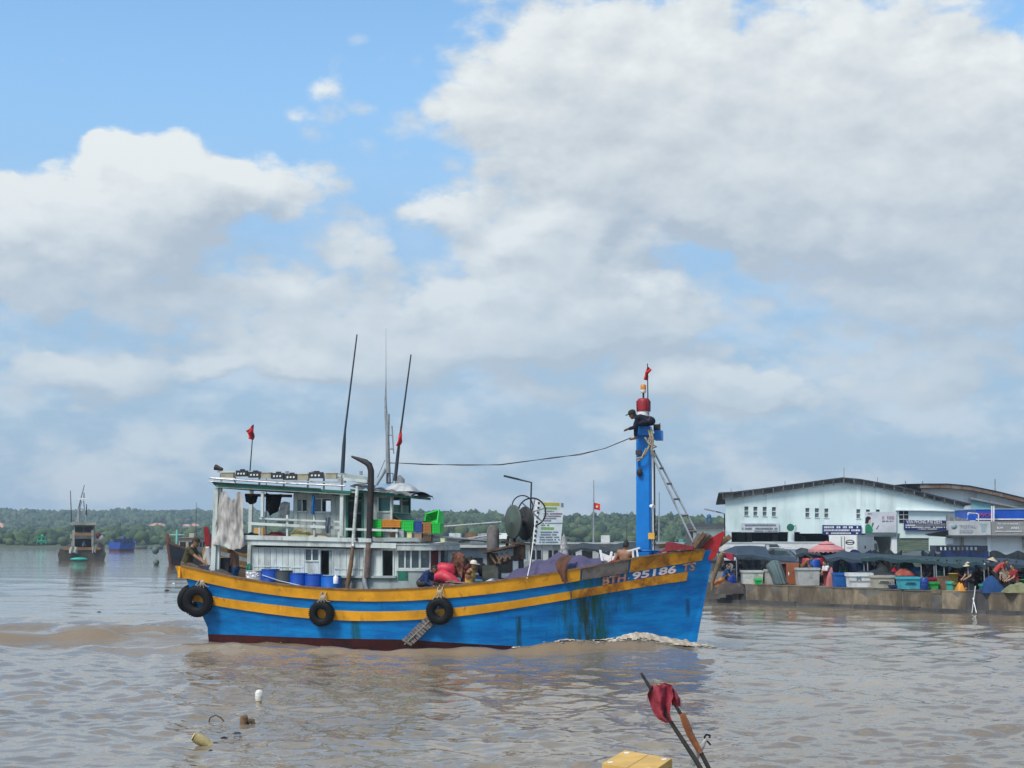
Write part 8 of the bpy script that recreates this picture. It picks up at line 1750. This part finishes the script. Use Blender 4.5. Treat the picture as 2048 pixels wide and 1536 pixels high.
def box_truck(px, Y, yaw, label, Lb=4.0, Wb=1.9, zt=3.35, logo=False, m=truck_white, z0=.75):
    F = Frame(px_xy(px, Y), Y, yaw); o = thing('box_truck', label, 'truck', F, (0, 0, GZ), 'white trucks parked before the warehouse'); z = GZ
    s = MB(); s.box((0, 0, (z+z0+zt)/2), (Lb, Wb, zt-z-z0)); s.build('cargo_box', m, o)
    for y in (-Wb/2, Wb/2): s = MB(); s.box((0, y*1.004, zt-.04), (Lb+.04, .05, .09)); s.box((0, y*1.004, z+z0+.04), (Lb+.04, .05, .09)); s.build('edge_rail', truck_grey, o)
    s = MB(); prof = [(Lb/2+.08, z+.5), (Lb/2+.08, min(zt-.15, z+2.1)), (Lb/2+.9, min(zt-.2, z+2.05)), (Lb/2+1.5, z+1.35), (Lb/2+1.55, z+.5)]; s.prism([(x, -Wb*.47, h) for x, h in prof], (0, Wb*.94, 0)); s.build('cab', m, o)
    s = MB(); s.prism([(Lb/2+.95, -Wb*.4, min(zt-.25, z+2.0)), (Lb/2+1.5, -Wb*.42, z+1.4), (Lb/2+1.5, Wb*.42, z+1.4), (Lb/2+.95, Wb*.4, min(zt-.25, z+2.0))], (.04, 0, .03)); s.build('windscreen', glass, o)
    for sy in (-1, 1): s = MB(); s.prism([(Lb/2+.3, sy*Wb*.475, z+1.35), (Lb/2+.3, sy*Wb*.475, z+1.85), (Lb/2+.85, sy*Wb*.475, z+1.85), (Lb/2+1.25, sy*Wb*.475, z+1.35)], (0, sy*.015, 0)); s.build('window', glass, o)
    s = MB(); s.box((.4, 0, z+.62), (Lb+1.6, .8, .16)); s.build('chassis', black_metal, o)
    for x in (-Lb*.3, Lb/2+.8):
        for y in (-Wb*.42, Wb*.42): wheel(o, (x, y, z+.38), .38)
    xr = -Lb/2-.012
    for y in (-Wb*.245, Wb*.245): s = MB(); s.box((xr, y, (z+z0+zt)/2), (.03, Wb*.46, zt-z-z0-.12)); s.build('rear_door', m, o)
    for y in (-.12, .12): s = MB(); s.tube([(xr-.03, y, z+z0+.1), (xr-.03, y, zt-.1)], .018, 5); s.build('lock_rod', black_metal, o)
    if logo:
        lg = mat('logo_black', (.05, .05, .055), .6, bump=0); c = Vector((xr-.02, -Wb*.25, lerp(z+z0, zt, .70))); s = MB(); n = 24; rg = []
        for k in range(n): a = 2*math.pi*k/n; rg += [c+Vector((0, .33*math.cos(a), .19*math.sin(a))), c+Vector((0, .25*math.cos(a), .12*math.sin(a)))]
        s.add(rg, [(2*k, 2*((k+1) % n), 2*((k+1) % n)+1, 2*k+1) for k in range(n)]); s.prism([c+Vector((0, y, zz)) for y, zz in ((-.26, -.035), (.26, -.035), (.26, .035), (-.26, .035))], (-.01, 0, 0)); s.build('emblem', lg, o)
        s = MB(); s.box(c+Vector((-.003, 0, -.33)), (.012, .5, .05)); s.box(c+Vector((-.003, 0, -.42)), (.012, .42, .035)); s.build('small_print', mat('print_pale', (.45, .45, .42), .6), o); s = MB(); s.box((-Lb*.05, -Wb/2-.01, lerp(z+z0, zt, .5)), (.3, .02, .22)); s.build('plate', lg, o)
    return o
box_truck(1700, 107, R(62), 'white box truck with a round black emblem on its rear door', 4.6, 2.0, 3.42, True)
box_truck(1580, 105, R(178), 'long low white truck parked broadside before the warehouse pillar', 5.2, 1.9, 2.95, m=truck_white)
box_truck(1478, 103, R(4), 'white truck parked broadside behind the first navy awning', 3.0, 1.9, 2.92, m=truck_white)
def stake_truck():
    Y = qpt(1925, 12).y; F = Frame(px_xy(1925, Y), Y, R(-5)); o = thing('stake_truck', 'dark navy truck bed with open stake rails behind the teal awnings', 'truck', F, (0, 0, GZ)); Q = F.p; nv = mat('truck_navy', (.012, .018, .04), .5, dirt=(.03, .03, .04), amt=.4)
    a, b = Q(1875, 1102, 0), Q(1975, 1107, 0); w = b.x-a.x; cx = (a.x+b.x)/2; zt = Q(1925, 1091.5, 0).z; zm = Q(1925, 1101, 0).z; zl = GZ+.9
    for y in (0, 2.0):
        s = MB(); s.box((cx, y, (zl+zm)/2), (w, .06, zm-zl)); s.build('side_panel', nv, o); s = MB(); s.box((cx, y, zt-.03), (w, .07, .07)); s.build('top_rail', nv, o)
        for k in range(12): s = MB(); s.box((lerp(cx-w/2+.04, cx+w/2-.04, k/11), y, (zm+zt-.06)/2), (.07, .05, zt-zm-.065)); s.build('stake', nv, o)
    for x in (cx-w/2, cx+w/2): s = MB(); s.box((x, 1, (zl+zt)/2), (.06, 1.9, zt-zl)); s.build('end_panel', nv, o)
    s = MB(); s.box((cx, 1, zl-.05), (w, 2.0, .12)); s.build('bed', black_metal, o)
    for x in (-1.1, 1.1):
        for y in (.2, 1.8): wheel(o, (cx+x, y, GZ+.4), .4)
stake_truck()
def motorbike(px, off, yaw, label, col, Y=None):
    Y = Y or qpt(px, off).y; F = Frame(px_xy(px, Y), Y, yaw); z = GZ; o = thing('motorbike', label, 'motorbike', F, (0, 0, z), 'motorbikes parked in the market'); m = mat('bike_%d_%d_%d' % tuple(int(c*999) for c in col), col, .3, spec=.6, bump=0)
    for x in (-.6, .6): wheel(o, (x, 0, z+.28), .28, .09)
    s = MB(); s.prism([(-.75, -.11, z+.62), (-.15, -.11, z+.55), (.1, -.11, z+.35), (.35, -.11, z+.45), (.42, -.11, z+.95), (.3, -.11, z+.95), (.15, -.11, z+.5), (-.1, -.11, z+.68), (-.78, -.11, z+.72)], (0, .22, 0)); s.build('body', m, o)
    s = MB(); s.box((-.4, 0, z+.75), (.7, .24, .09)); s.build('seat', rubber, o); s = MB(); s.tube([(.6, 0, z+.28), (.40, 0, z+1.0)], .035, 6); s.build('fork', grey_metal, o); s = MB(); s.tube([(.33, -.34, z+1.05), (.4, 0, z+1.02), (.33, .34, z+1.05)], .018, 6); s.build('handlebar', black_metal, o)
    s = MB(); s.ball((.47, 0, z+.93), (.07, .09, .08), 8, 6); s.build('headlight', white_paint, o)
    for sy in (-1, 1): s = MB(); s.tube([(.36, sy*.25, z+1.05), (.33, sy*.3, z+1.22)], .008, 4); s.ball((.33, sy*.31, z+1.25), (.02, .06, .045), 6, 5); s.build('mirror', black_metal, o)
    s = MB(); s.tube([(-.1, -.14, z+.3), (-.75, -.15, z+.38)], (.04, .05), 7); s.build('exhaust', steel, o)
for a in ((1900, 4.0, R(70), 'dark motorbike parked under the wide sagging teal awning, left one', (.02, .02, .03)), (1916, 3.6, R(55), 'navy motorbike parked under the wide sagging teal awning, next to the post', (.02, .04, .12)), (1955, 3.8, R(100), 'white motorbike behind the blue draped stall', (.5, .5, .5)), (1985, 4.2, R(60), 'silver motorbike behind the person in red at the blue stall', (.35, .36, .38)),
          (2012, 3.9, R(120), 'green motorbike between the two people in red at right', (.03, .10, .07)), (2042, 3.6, R(80), 'grey motorbike at the far right edge under the awning', (.3, .3, .3)), (1715, 4.6, R(80), 'black motorbike under the slate awning beside the deep blue barrel', (.015, .015, .018)), (1745, 4.4, R(110), 'maroon motorbike behind the beige sack', (.12, .02, .03)), (1865, 4.5, R(95), 'dark blue motorbike behind the red crate', (.01, .02, .08))): motorbike(*a)
motorbike(1178, 0, R(170), 'black motorbike under the dark grey awning behind the purple tarpaulin', (.02, .02, .02), 82)
def chair_stack(px, off, n, label):
    Y = qpt(px, off).y; c = WORLD.p(px, 1150, Y); c.z = GZ; m = mat('chair_grey', (.20, .22, .25), .5, bump=.05)
    for k in range(n):
        z = GZ+k*.14; o = thing('plastic_chair', label % ('lowest', 'middle', 'top')[k], 'chair', WORLD, (c.x, Y, z), 'stacked grey chairs by the steps'); s = MB(); s.box((c.x, Y, z+.42), (.42, .42, .03)); s.build('seat', m, o)
        s = MB(); s.sheet(lambda i, j: (c.x+lerp(-.2, .2, i), Y+.2+.06*math.cos((i-.5)*3)+.06*j, z+.44+.42*j), 6, 4, (0, .025, 0)); s.build('backrest', m, o)
        for sx in (-1, 1):
            for sy in (-1, 1): s = MB(); s.bar((c.x+sx*.18, Y+sy*.18, z+.42), (c.x+sx*.22, Y+sy*.22, z), .045, .045, (1, 0, 0)); s.build('leg', m, o)
            s = MB(); s.bar((c.x+sx*.21, Y-.2, z+.62), (c.x+sx*.21, Y+.24, z+.64), .05, .03); s.build('armrest', m, o)
chair_stack(1486, 3.0, 3, '%s grey chair of the stack nearest the landing steps'); chair_stack(1500, 3.0, 3, '%s grey chair of the second stack from the landing steps'); chair_stack(1516, 3.2, 3, '%s grey chair of the stack left of the draped sheet')
def folk(px, off, label, shirt, kind='stand', face=(-1, -.4, 0), hat=None, hm=None, pants=None, s=1.0, sl=.7):
    Y = qpt(px, off).y; b = WORLD.p(px, 1150, Y); b.z = GZ; f = Vector(face).normalized(); l = Vector((0, 0, 1)).cross(f); pants = pants or cloth('black_trousers', (.02, .02, .022)); V = Vector
    if kind == 'stand': a = b+V((0, 0, .86*s)); A = (a, a+V((0, 0, .52*s))+f*.03, a+V((0, 0, .69*s))+f*.05, f, (a+f*.32+l*.18+V((0, 0, .18)), a+f*.2-l*.22+V((0, 0, -.02))), (b+l*.1+f*.05+V((0, 0, .07)), b-l*.1-f*.05+V((0, 0, .07))))
    elif kind == 'bend': a = b+V((0, 0, .82*s)); A = (a, a+f*.36*s+V((0, 0, .36*s)), a+f*.50*s+V((0, 0, .44*s)), f, (a+f*.6+l*.12+V((0, 0, -.1)), a+f*.55-l*.12+V((0, 0, -.12))), (b+l*.11+V((0, 0, .07)), b-l*.11+f*.1+V((0, 0, .07))))
    elif kind == 'sit': a = b+V((0, 0, .40*s)); A = (a, a+f*.10+V((0, 0, .50*s)), a+f*.15+V((0, 0, .66*s)), f, (a+f*.42+l*.1+V((0, 0, .1)), a+f*.42-l*.1+V((0, 0, .1))), (b+f*.42+l*.12+V((0, 0, .07)), b+f*.40-l*.12+V((0, 0, .07))))
    else: a = b+V((0, 0, .24*s)); A = (a, a+f*.22+V((0, 0, .46*s)), a+f*.30+V((0, 0, .60*s)), f, (a+f*.5+l*.1, a+f*.5-l*.1), (b+f*.22+l*.12+V((0, 0, .07)), b+f*.22-l*.12+V((0, 0, .07))))
    person(WORLD, label, *A, shirt=shirt, sleeve=sl, pants=pants, hat=hat, hat_m=hm, s=s, vox=.028, skin='tan', group='people at the market', look=(f.x, f.y, -.25))
red_s, beige_s, blue_s, wht = cloth('shirt_red', (.42, .05, .04)), cloth('shirt_beige', (.38, .34, .28)), cloth('shirt_blue', (.02, .07, .2)), cloth('shirt_white', (.6, .6, .6)); hatc = mat('straw_hat', (.45, .38, .25), .8, bump=.4)
for a in ((1990, 1.6, 'person in orange red shirt bending over the blue draped stall', red_s, 'bend', (1, -.5, 0)), (2031, 1.5, 'person in dark red shirt sitting behind the olive net heap', cloth('shirt_dkred', (.28, .02, .02)), 'sit', (-1, -.3, 0)), (1786, 2.4, 'person in red shirt sitting behind the beige fish tub', cloth('shirt_scarlet', (.45, .015, .03)), 'sit', (1, -.3, 0)),
          (1751, 3.4, 'person in navy shirt and white hat under the long teal grey awning', blue_s, 'sit', (1, -.6, 0), 'brim', mat('hat_white', (.7, .7, .68), .8)), (1778, 3.0, 'person in pinkish shirt beside the beige sack', cloth('shirt_pink', (.42, .24, .22)), 'sit', (-.6, -1, 0)), (1603, 2.6, 'person in brown shirt stooping behind the pale grey fish tub', cloth('shirt_brown', (.22, .09, .05)), 'bend', (1, -.2, 0)), (1655, 2.2, 'person in grey white shirt behind the salmon pink cloth', wht, 'sit', (-1, -.4, 0)),
          (1448, .6, 'person in dark blue shirt squatting by the landing steps', blue_s, 'squat', (1, -.6, 0)), (1466, 1.4, 'person in grey shirt squatting left of the stacked chairs', cloth('shirt_grey', (.16, .17, .19)), 'squat', (-1, -.5, 0)), (1888, 3.0, 'person in dark clothes sitting by the motorbikes under the sagging awning', cloth('shirt_black', (.02, .025, .035)), 'sit', (1, -.5, 0)), (1942, 2.0, 'person in black shirt sitting among baskets behind the crossed white poles', cloth('shirt_black', (.02, .025, .035)), 'sit', (-1, -.5, 0), 'cone', hatc),
          (1545, 3.2, 'person in black clothes behind the grey green draped sheet', cloth('shirt_black', (.02, .025, .035)), 'sit', (-1, -.4, 0)), (1820, 3.8, 'person in green shirt behind the bottle green sheet', cloth('shirt_green', (.02, .12, .06)), 'sit', (.3, -1, 0)), (1962, 3.0, 'person in white shirt sorting fish left of the blue draped stall', wht, 'bend', (1, -.4, 0), 'cone', hatc)): folk(*a)
def clutter():
    # small goods under the awnings: boxes, trays, sacks, each its own thing
    rr = random.Random(21); cols = [('blue', (.01, .06, .25)), ('red', (.35, .03, .03)), ('white', (.6, .6, .58)), ('green', (.02, .22, .10)), ('grey', (.2, .2, .2)), ('brown', (.16, .09, .05)), ('black', (.02, .02, .022)), ('yellow', (.5, .33, .05)), ('teal', (.03, .25, .25))]
    where = [(1470, 'near the stacked chairs'), (1530, 'left of the draped sheet'), (1610, 'behind the pale grey tub'), (1650, 'behind the salmon pink cloth'), (1690, 'behind the blue tub'), (1735, 'behind the freezer box'), (1775, 'behind the beige tub'), (1805, 'by the red trays'), (1850, 'behind the round barrel'), (1880, 'above the drain opening'), (1900, 'by the aqua basin'), (1925, 'by the orange basin'), (1945, 'behind the crossed poles'), (2005, 'beside the olive net'), (2040, 'at the far right')]
    for px, wl in where:
        used = rr.sample(cols, 4)
        for nm, c in used:
            x = px+rr.uniform(-9, 9); off = rr.uniform(1.4, 4.5); Y = qpt(x, off).y; q = WORLD.p(x, 1150, Y); w, d, h = rr.uniform(.3, .6), rr.uniform(.3, .5), rr.uniform(.2, .75); m = mat('goods_'+nm, c, .6, dirt=tuple(t*.5 for t in c), amt=.4, bump=.3); kind = rr.choice(('crate', 'sack', 'bucket'))
            s = MB(); rot = Euler((0, 0, rr.uniform(-.5, .5))); b = Vector((q.x, Y, GZ))
            if kind == 'crate': s.box(b+Vector((0, 0, h/2)), (w, d, h), rot, 1.06); s.box(b+Vector((0, 0, h-.03)), (w*1.1, d*1.1, .05), rot)
            elif kind == 'bucket': s.lathe([(w*.34, 0), (w*.45, h), (w*.48, h), (w*.48, h+.03), (w*.4, h+.03), (w*.36, h*.5), (.001, h*.5)], b, 14)
            else: s.sheet(lambda i, j: b+Vector((w*1.2*(i-.5), d*1.4*(j-.5), h*(max(0, math.sin(math.pi*i))**.5*max(0, math.sin(math.pi*j))**.5)*(.9+.3*mnoise.noise(Vector((i*4+x, j*4, 0)))))), 10, 8)
            s.one(kind, m, WORLD, b, '%s %s %s under the awnings' % (nm, kind, wl), kind, 'goods under the awnings')
for k, (px, off, sh, lb) in enumerate(((1476, 2.6, 'navy', 'person in navy shirt sitting between the chair stacks and the battered tub'), (1620, 3.6, 'black', 'person in black shirt sitting before the red barrels'), (1690, 3.4, 'teal', 'person in teal shirt sitting behind the blue fish tub'), (1733, 4.8, 'violet', 'person in violet shirt at the back behind the freezer box'), (1810, 4.6, 'grey', 'person in grey shirt sitting at the back by the red trays'), (1858, 3.0, 'slate', 'person in slate shirt sitting above the drain opening'),
        (1912, 2.6, 'rust', 'person in rust brown shirt behind the aqua basin'), (1976, 3.4, 'olive', 'person in olive shirt behind the blue draped stall, left of the orange red shirt'), (2012, 2.8, 'cream', 'person in cream shirt between the two people in red'))):
    folk(px, off, lb, cloth('sh_'+sh, {'navy': (.012, .028, .10), 'black': (.02, .022, .03), 'teal': (.01, .10, .11), 'violet': (.08, .05, .14), 'grey': (.16, .17, .19), 'slate': (.03, .04, .06), 'rust': (.2, .06, .03), 'olive': (.07, .07, .03), 'cream': (.45, .42, .34)}[sh]), 'sit', (math.cos(k*2.1), -.5, 0), 'brim' if k in (2, 5, 8) else None, hatc)
clutter()
for k, (x0, x1, off, m, lab) in enumerate(((1470, 1545, 6.3, tarp_dark, 'black sheet hung at the back of the stalls by the stacked chairs'), (1590, 1660, 8.5, tarp_dark, 'black sheet hung behind the red and blue barrels'), (1662, 1738, 7.2, cloth('navy', (.012, .028, .10)), 'navy sheet hung at the back under the slate awning'), (1738, 1800, 7.0, tarp_dark, 'black sheet hung at the back behind the beige sack'), (1836, 1880, 6.8, tarp_navy, 'slate sheet hung at the back behind the round barrel'), (1876, 1972, 6.0, cloth('navy', (.012, .028, .10)), 'wide navy sheet hung at the back under the sagging awning'), (1972, 2075, 7.5, tarp_dark, 'black sheet hung at the back at the far right'))):  # added dark backdrops stand in for stall shade; the wide navy sheet is real
    def fn(i, j): q = qpt(lerp(x0, x1, i), off); return (q.x, q.y+.12*math.sin(i*23+k), lerp(GZ+.02, 2.55+.1*math.sin(i*14), j))
    s = MB(); s.sheet(fn, 24, 5, (0, .02, 0)); c = qpt((x0+x1)/2, off); s.one('stall_backdrop', m, WORLD, (c.x, c.y, GZ), lab, 'sheet', 'dark sheets at the back of the stalls')
# upturned wooden skiff end leaning on the steps by the bow
s = MB(); pts = [QUAY.p(x, y, -.6) for x, y in ((1446, 1104), (1441, 1115), (1436, 1130), (1430, 1148), (1425, 1165), (1424, 1180))]; s.tube(pts, (.10, .13, .13, .11, .09, .06), 8); s.one('curved_timber', mat('timber_tan', (.24, .17, .10), .8, dirt=(.12, .09, .06), amt=.5, bump=.5), QUAY, pts[-1], 'tall curved tan timber standing by the landing steps beside the blue bow', 'timber')
s = MB(); s.prism([QUAY.p(x, y, -.4) for x, y in ((1444, 1104), (1466, 1108), (1465, 1122), (1448, 1115))][::-1], (0, .1, 0)); s.one('red_board', mat('board_red', (.34, .02, .05), .6, dirt=(.2, .03, .04), amt=.4), QUAY, QUAY.p(1456, 1120, -.4), 'crimson board beside the curved tan timber', 'board')
s = MB(); s.prism([QUAY.p(x, y, -.5) for x, y in ((1438, 1112), (1445, 1108), (1446, 1130), (1440, 1136), (1434, 1130))][::-1], (0, .1, 0)); s.one('grey_board', plank_grey, QUAY, QUAY.p(1440, 1135, -.5), 'grey weathered board behind the curved tan timber', 'board')
# ------------------------------------------------------------------ the near foreground
def foreground():
    Y = 13.0; G = WORLD
    def Q(px, py, y=Y): return G.p(px, py, y)
    dkp = mat('pole_dark', (.045, .042, .035), .8, dirt=(.02, .02, .02), amt=.4, dscale=12, bump=.5, bscale=60)
    o = thing('flag_pole', 'dark bamboo pole with its tip free above the torn red cloth', 'pole', WORLD, Q(1420, 1600)); s = MB()
    a, b, c = Q(1282, 1346), Q(1342, 1445), Q(1440, 1606); s.tube([a, a.lerp(b, .5)+Vector((.003, 0, 0)), b, b.lerp(c, .5)+Vector((.01, 0, .01)), c], (.012, .016, .018, .021, .023), 8); s.build('pole', dkp, o)
    cm = mat('torn_red_cloth', (.30, .035, .055), .9, var=.25, dirt=(.16, .012, .025), amt=.4, dscale=9, bump=.5, bscale=50)
    L = [(1303, 1372), (1294, 1388), (1299, 1405), (1306, 1424), (1316, 1438), (1331, 1446)]; Rr = [(1330, 1366), (1344, 1371), (1345, 1388), (1341, 1408), (1338, 1424), (1342, 1440)]
    def g(tb, t): t *= len(tb)-1; k = min(int(t), len(tb)-2); return lerp(tb[k][0], tb[k+1][0], t-k), lerp(tb[k][1], tb[k+1][1], t-k)
    def fn(i, j):
        p, q = g(L, j), g(Rr, j); x, y = lerp(p[0], q[0], i), lerp(p[1], q[1], i)
        w = Q(x+1.6*mnoise.noise(Vector((i*6, j*8, 4))), y+1.6*mnoise.noise(Vector((i*7, j*6, 9)))); w.y += -.03+.035*math.sin(i*9+j*2)+.03*mnoise.noise(Vector((i*5, j*4, 0))); return w
    s = MB(); s.sheet(fn, 30, 26, (0, .004, 0)); s.build('cloth', cm, o)
    L2 = [(1330, 1366), (1343, 1373), (1341, 1392), (1345, 1410)]; R2 = [(1341, 1369), (1351, 1382), (1361, 1398), (1362, 1412)]
    def fn2(i, j):
        p, q = g(L2, j), g(R2, j); w = Q(lerp(p[0], q[0], i)+mnoise.noise(Vector((i*9, j*9, 2))), lerp(p[1], q[1], i)+(2.2*abs(math.sin(i*17)) if j > .95 else 0)); w.y += .01+.03*math.sin(i*6+1)+.02*math.sin(j*7); return w
    s = MB(); s.sheet(fn2, 16, 16, (0, .004, 0)); s.build('cloth_tail', cm, o)
    rr = random.Random(3); s = MB()
    for k in range(14):
        x, y = (rr.uniform(1354, 1363), rr.uniform(1396, 1412)) if k < 9 else (rr.uniform(1293, 1297), rr.uniform(1386, 1402)); p = Q(x, y); s.tube([p, p+Vector((rr.uniform(-.01, .03)*(1 if k < 9 else -1), 0, rr.uniform(-.05, -.02)))], .0015, 3)
    s.build('frayed_threads', cm, o)['kind'] = 'stuff'
    o = thing('bamboo_pole', 'second pole wrapped in orange sheeting, leaning beside the dark one', 'pole', WORLD, Q(1450, 1600, Y+.25)); s = MB(); y2 = Y+.22
    s.tube([Q(1345, 1402, y2), Q(1364, 1432, y2), Q(1402, 1506, y2), Q(1450, 1600, y2)], (.012, .017, .019, .021), 8); s.build('pole', dkp, o)
    s = MB(); s.tube([Q(1364, 1427, y2-.005), Q(1372, 1448, y2-.005), Q(1381, 1470, y2-.005), Q(1392, 1490, y2-.005), Q(1401, 1506, y2-.005)], (.026, .034, .031, .028, .022), 9); s.build('wrapping', mat('wrap_orange', (.46, .165, .06), .6, dirt=(.30, .10, .05), amt=.5, dscale=14, bump=.7, bscale=70), o)
    s = MB(); wp = mat('clear_sheet', (.55, .54, .50), .5, dirt=(.4, .36, .3), amt=.4, bump=.6, bscale=30); y3 = Y+.3
    s.tube([Q(1384, 1530, y3), Q(1396, 1508, y3), Q(1406, 1490, y3), Q(1412, 1476, y3)], (.03, .028, .022, .010), 7); s.one('sheet_twist', wp, WORLD, Q(1384, 1530, y3), 'twist of pale plastic sheet tied beside the wrapped pole', 'plastic')
    s = MB(); s.tube([Q(1408, 1492, y3), Q(1411, 1480, y3), Q(1409, 1474, y3), Q(1413, 1469, y3), Q(1420, 1471, y3), Q(1419, 1476, y3)], .010, 6); s.tube([Q(1414, 1482, y3), Q(1418, 1486, y3), Q(1421, 1490, y3)], .009, 6); s.one('black_tie', rubber, WORLD, Q(1412, 1480, y3), 'curled black tie on top of the twist of plastic', 'tie')
    # buff carton box, seam and tape ends
    zt = CAM_H-(1520-HOR)/FPX*12.6; A, B, C, D = [WORLD.g(x, y, zt) for x, y in ((1204, 1531), (1249, 1505), (1344, 1522), (1322, 1545))]
    D = A+(C-B); h = .34; bx = mat('carton', (.60, .37, .10), .7, dirt=(.48, .28, .08), amt=.3, dscale=6, bump=.25, bscale=40); base = (A+C)/2-Vector((0, 0, h)); o = thing('box', 'buff yellow box with a dark lid seam at the bottom edge of the picture', 'box', WORLD, base); ins = .004
    m1, m2 = A.lerp(D, .52), B.lerp(C, .52)
    for p, q, r, t in ((A, m1, m2, B), (m1, D, C, m2)):
        e = (q-p).normalized()*ins; s = MB(); s.prism([p+e, q-e, r-e, t+e], (0, 0, .02)); s.build('lid_flap', bx, o)
    s = MB(); s.prism([A, D, C, B], (0, 0, -h)); s.build('carton', bx, o)
    for k, (u, v) in enumerate(((.12, .12), (.12, .85), (.88, .15), (.9, .86))):
        c = A.lerp(D, u).lerp(B.lerp(C, u), v)+Vector((0, 0, .022)); s = MB(); s.torus(c, .022, .004, Matrix.Rotation(R(90), 3, 'X'), 14, 6); s.build('ring_mark', white_paint, o)
    # driftwood and rubbish afloat
    def float_(px, py): return WORLD.g(px, py, 0)
    p = float_(405, 1492); dw = mat('driftwood', (.46, .37, .16), .7, dirt=(.26, .18, .07), amt=.5, dscale=7, bump=.6, bscale=30); s = MB()
    s.tube([p+Vector((-.14, -.04, .15)), p+Vector((-.07, 0, .11)), p+Vector((.06, .02, .04)), p+Vector((.20, .04, -.07))], (.062, .09, .075, .055), 12); o = s.one('driftwood', dw, WORLD, p, 'pale split log floating at lower left with its cut end raised', 'driftwood')
    e = MB(); e.lathe([(.0005, .0), (.056, 0), (.061, -.012)], p+Vector((-.149, -.042, .154)), 12, Matrix.Rotation(R(-60), 3, 'Y')); e.build('cut_end', mat('cut_wood', (.62, .52, .28), .8, bump=.6), o)
    p = float_(495, 1444); s = MB(); s.tube([p+Vector((-.07, 0, -.1)), p+Vector((-.06, 0, .08)), p+Vector((-.02, 0, .12))], (.075, .075, .03), 9); s.tube([p+Vector((0, 0, .01)), p+Vector((.09, .02, .02)), p+Vector((.12, .02, -.1))], (.055, .045, .03), 8); s.one('stump', mat('stump_brown', (.17, .10, .05), .85, dirt=(.06, .035, .02), amt=.5, dscale=8, bump=.8), WORLD, p, 'brown wooden stump sticking out of the water beyond the pale log', 'stump')
    p = float_(518, 1412); o = thing('stake', 'short white topped stake standing in the water right of the stump', 'stake', WORLD, p); s = MB(); s.cyl(p+Vector((0, 0, -.2)), p+Vector((0, 0, .11)), .06, .055, 9); s.build('post', dw, o); s = MB(); s.lathe([(.07, .10), (.085, .16), (.08, .26), (.05, .31), (.0005, .32)], p, 10); s.build('cap', mat('cap_offwhite', (.66, .65, .6), .6, dirt=(.4, .34, .2), amt=.3, dscale=9), o)
    p = float_(431, 1440); s = MB(); s.tube([p+Vector((-.12, 0, -.03)), p+Vector((-.10, 0, .04)), p+Vector((0, 0, .09)), p+Vector((.10, 0, .04)), p+Vector((.16, 0, -.03))], .014, 6); s.one('bent_twig', wood_dark, WORLD, p, 'thin dark twig arched out of the water beyond the pale log', 'twig')
    def scrap(px, py, r, m, lab): 
        p = float_(px, py); s = MB(); rr = random.Random(px); s.sheet(lambda i, j: p+Vector((r*(i-.5)*2, r*1.2*(j-.5)*2, -.02+r*.55*max(0, math.sin(math.pi*i))**.6*max(0, math.sin(math.pi*j))**.6*(.8+.6*mnoise.noise(Vector((i*4, j*4, px)))))), 8, 6); s.one('floating_scrap', m, WORLD, p, lab, 'floating rubbish', 'scraps afloat')
    blk, wt = cloth('black_net', (.010, .011, .012)), mat('scrap_white', (.7, .7, .7), .6)
    for a in ((432, 1487, .09, cloth('slate', (.03, .04, .06)), 'dark scrap with a pale spot right behind the pale log'), (423, 1501, .07, blk, 'black scrap touching the base of the pale log'), (448, 1474, .06, blk, 'small black scrap beyond the pale log at its right'), (474, 1465, .07, cloth('slate', (.03, .04, .06)), 'dark scrap between the pale log and the stump'), (196, 1472, .06, blk, 'black speck afloat left of the pale log'), (384, 1531, .07, blk, 'black scrap afloat at the lower edge below the pale log'),
              (334, 1181, .16, blk, 'dark scrap afloat left of the blue stern'), (198, 1224, .1, blk, 'dark scrap afloat in the wake at left'), (347, 1167, .12, wt, 'white scrap afloat beside the blue stern'), (756, 1284, .22, wt, 'white scrap afloat against the red bottom amidships'), (1760, 1353, .14, wt, 'white scrap afloat on the open water at right'), (833, 1287, .12, wt, 'white scrap afloat at the foot of the boarding ladder')): scrap(*a)
foreground()

# ------------------------------------------------------------------ the air: pale, even haze round the whole scene
def haze():
    s = MB(); s.box((0, 1000, 22), (4200, 3000, 48)); o = s.setting('haze', [], 'stuff'); m = bpy.data.materials.new('haze'); m.use_nodes = True; m.node_tree.nodes.clear(); T = NT(m.node_tree)
    v = T.new('ShaderNodeVolumePrincipled'); v.inputs['Color'].default_value = (.66, .83, 1., 1); v.inputs['Density'].default_value = .00034; v.inputs['Anisotropy'].default_value = .0
    T.l.new(v.outputs[0], T.new('ShaderNodeOutputMaterial').inputs['Volume']); o.data.materials.append(m)
haze()
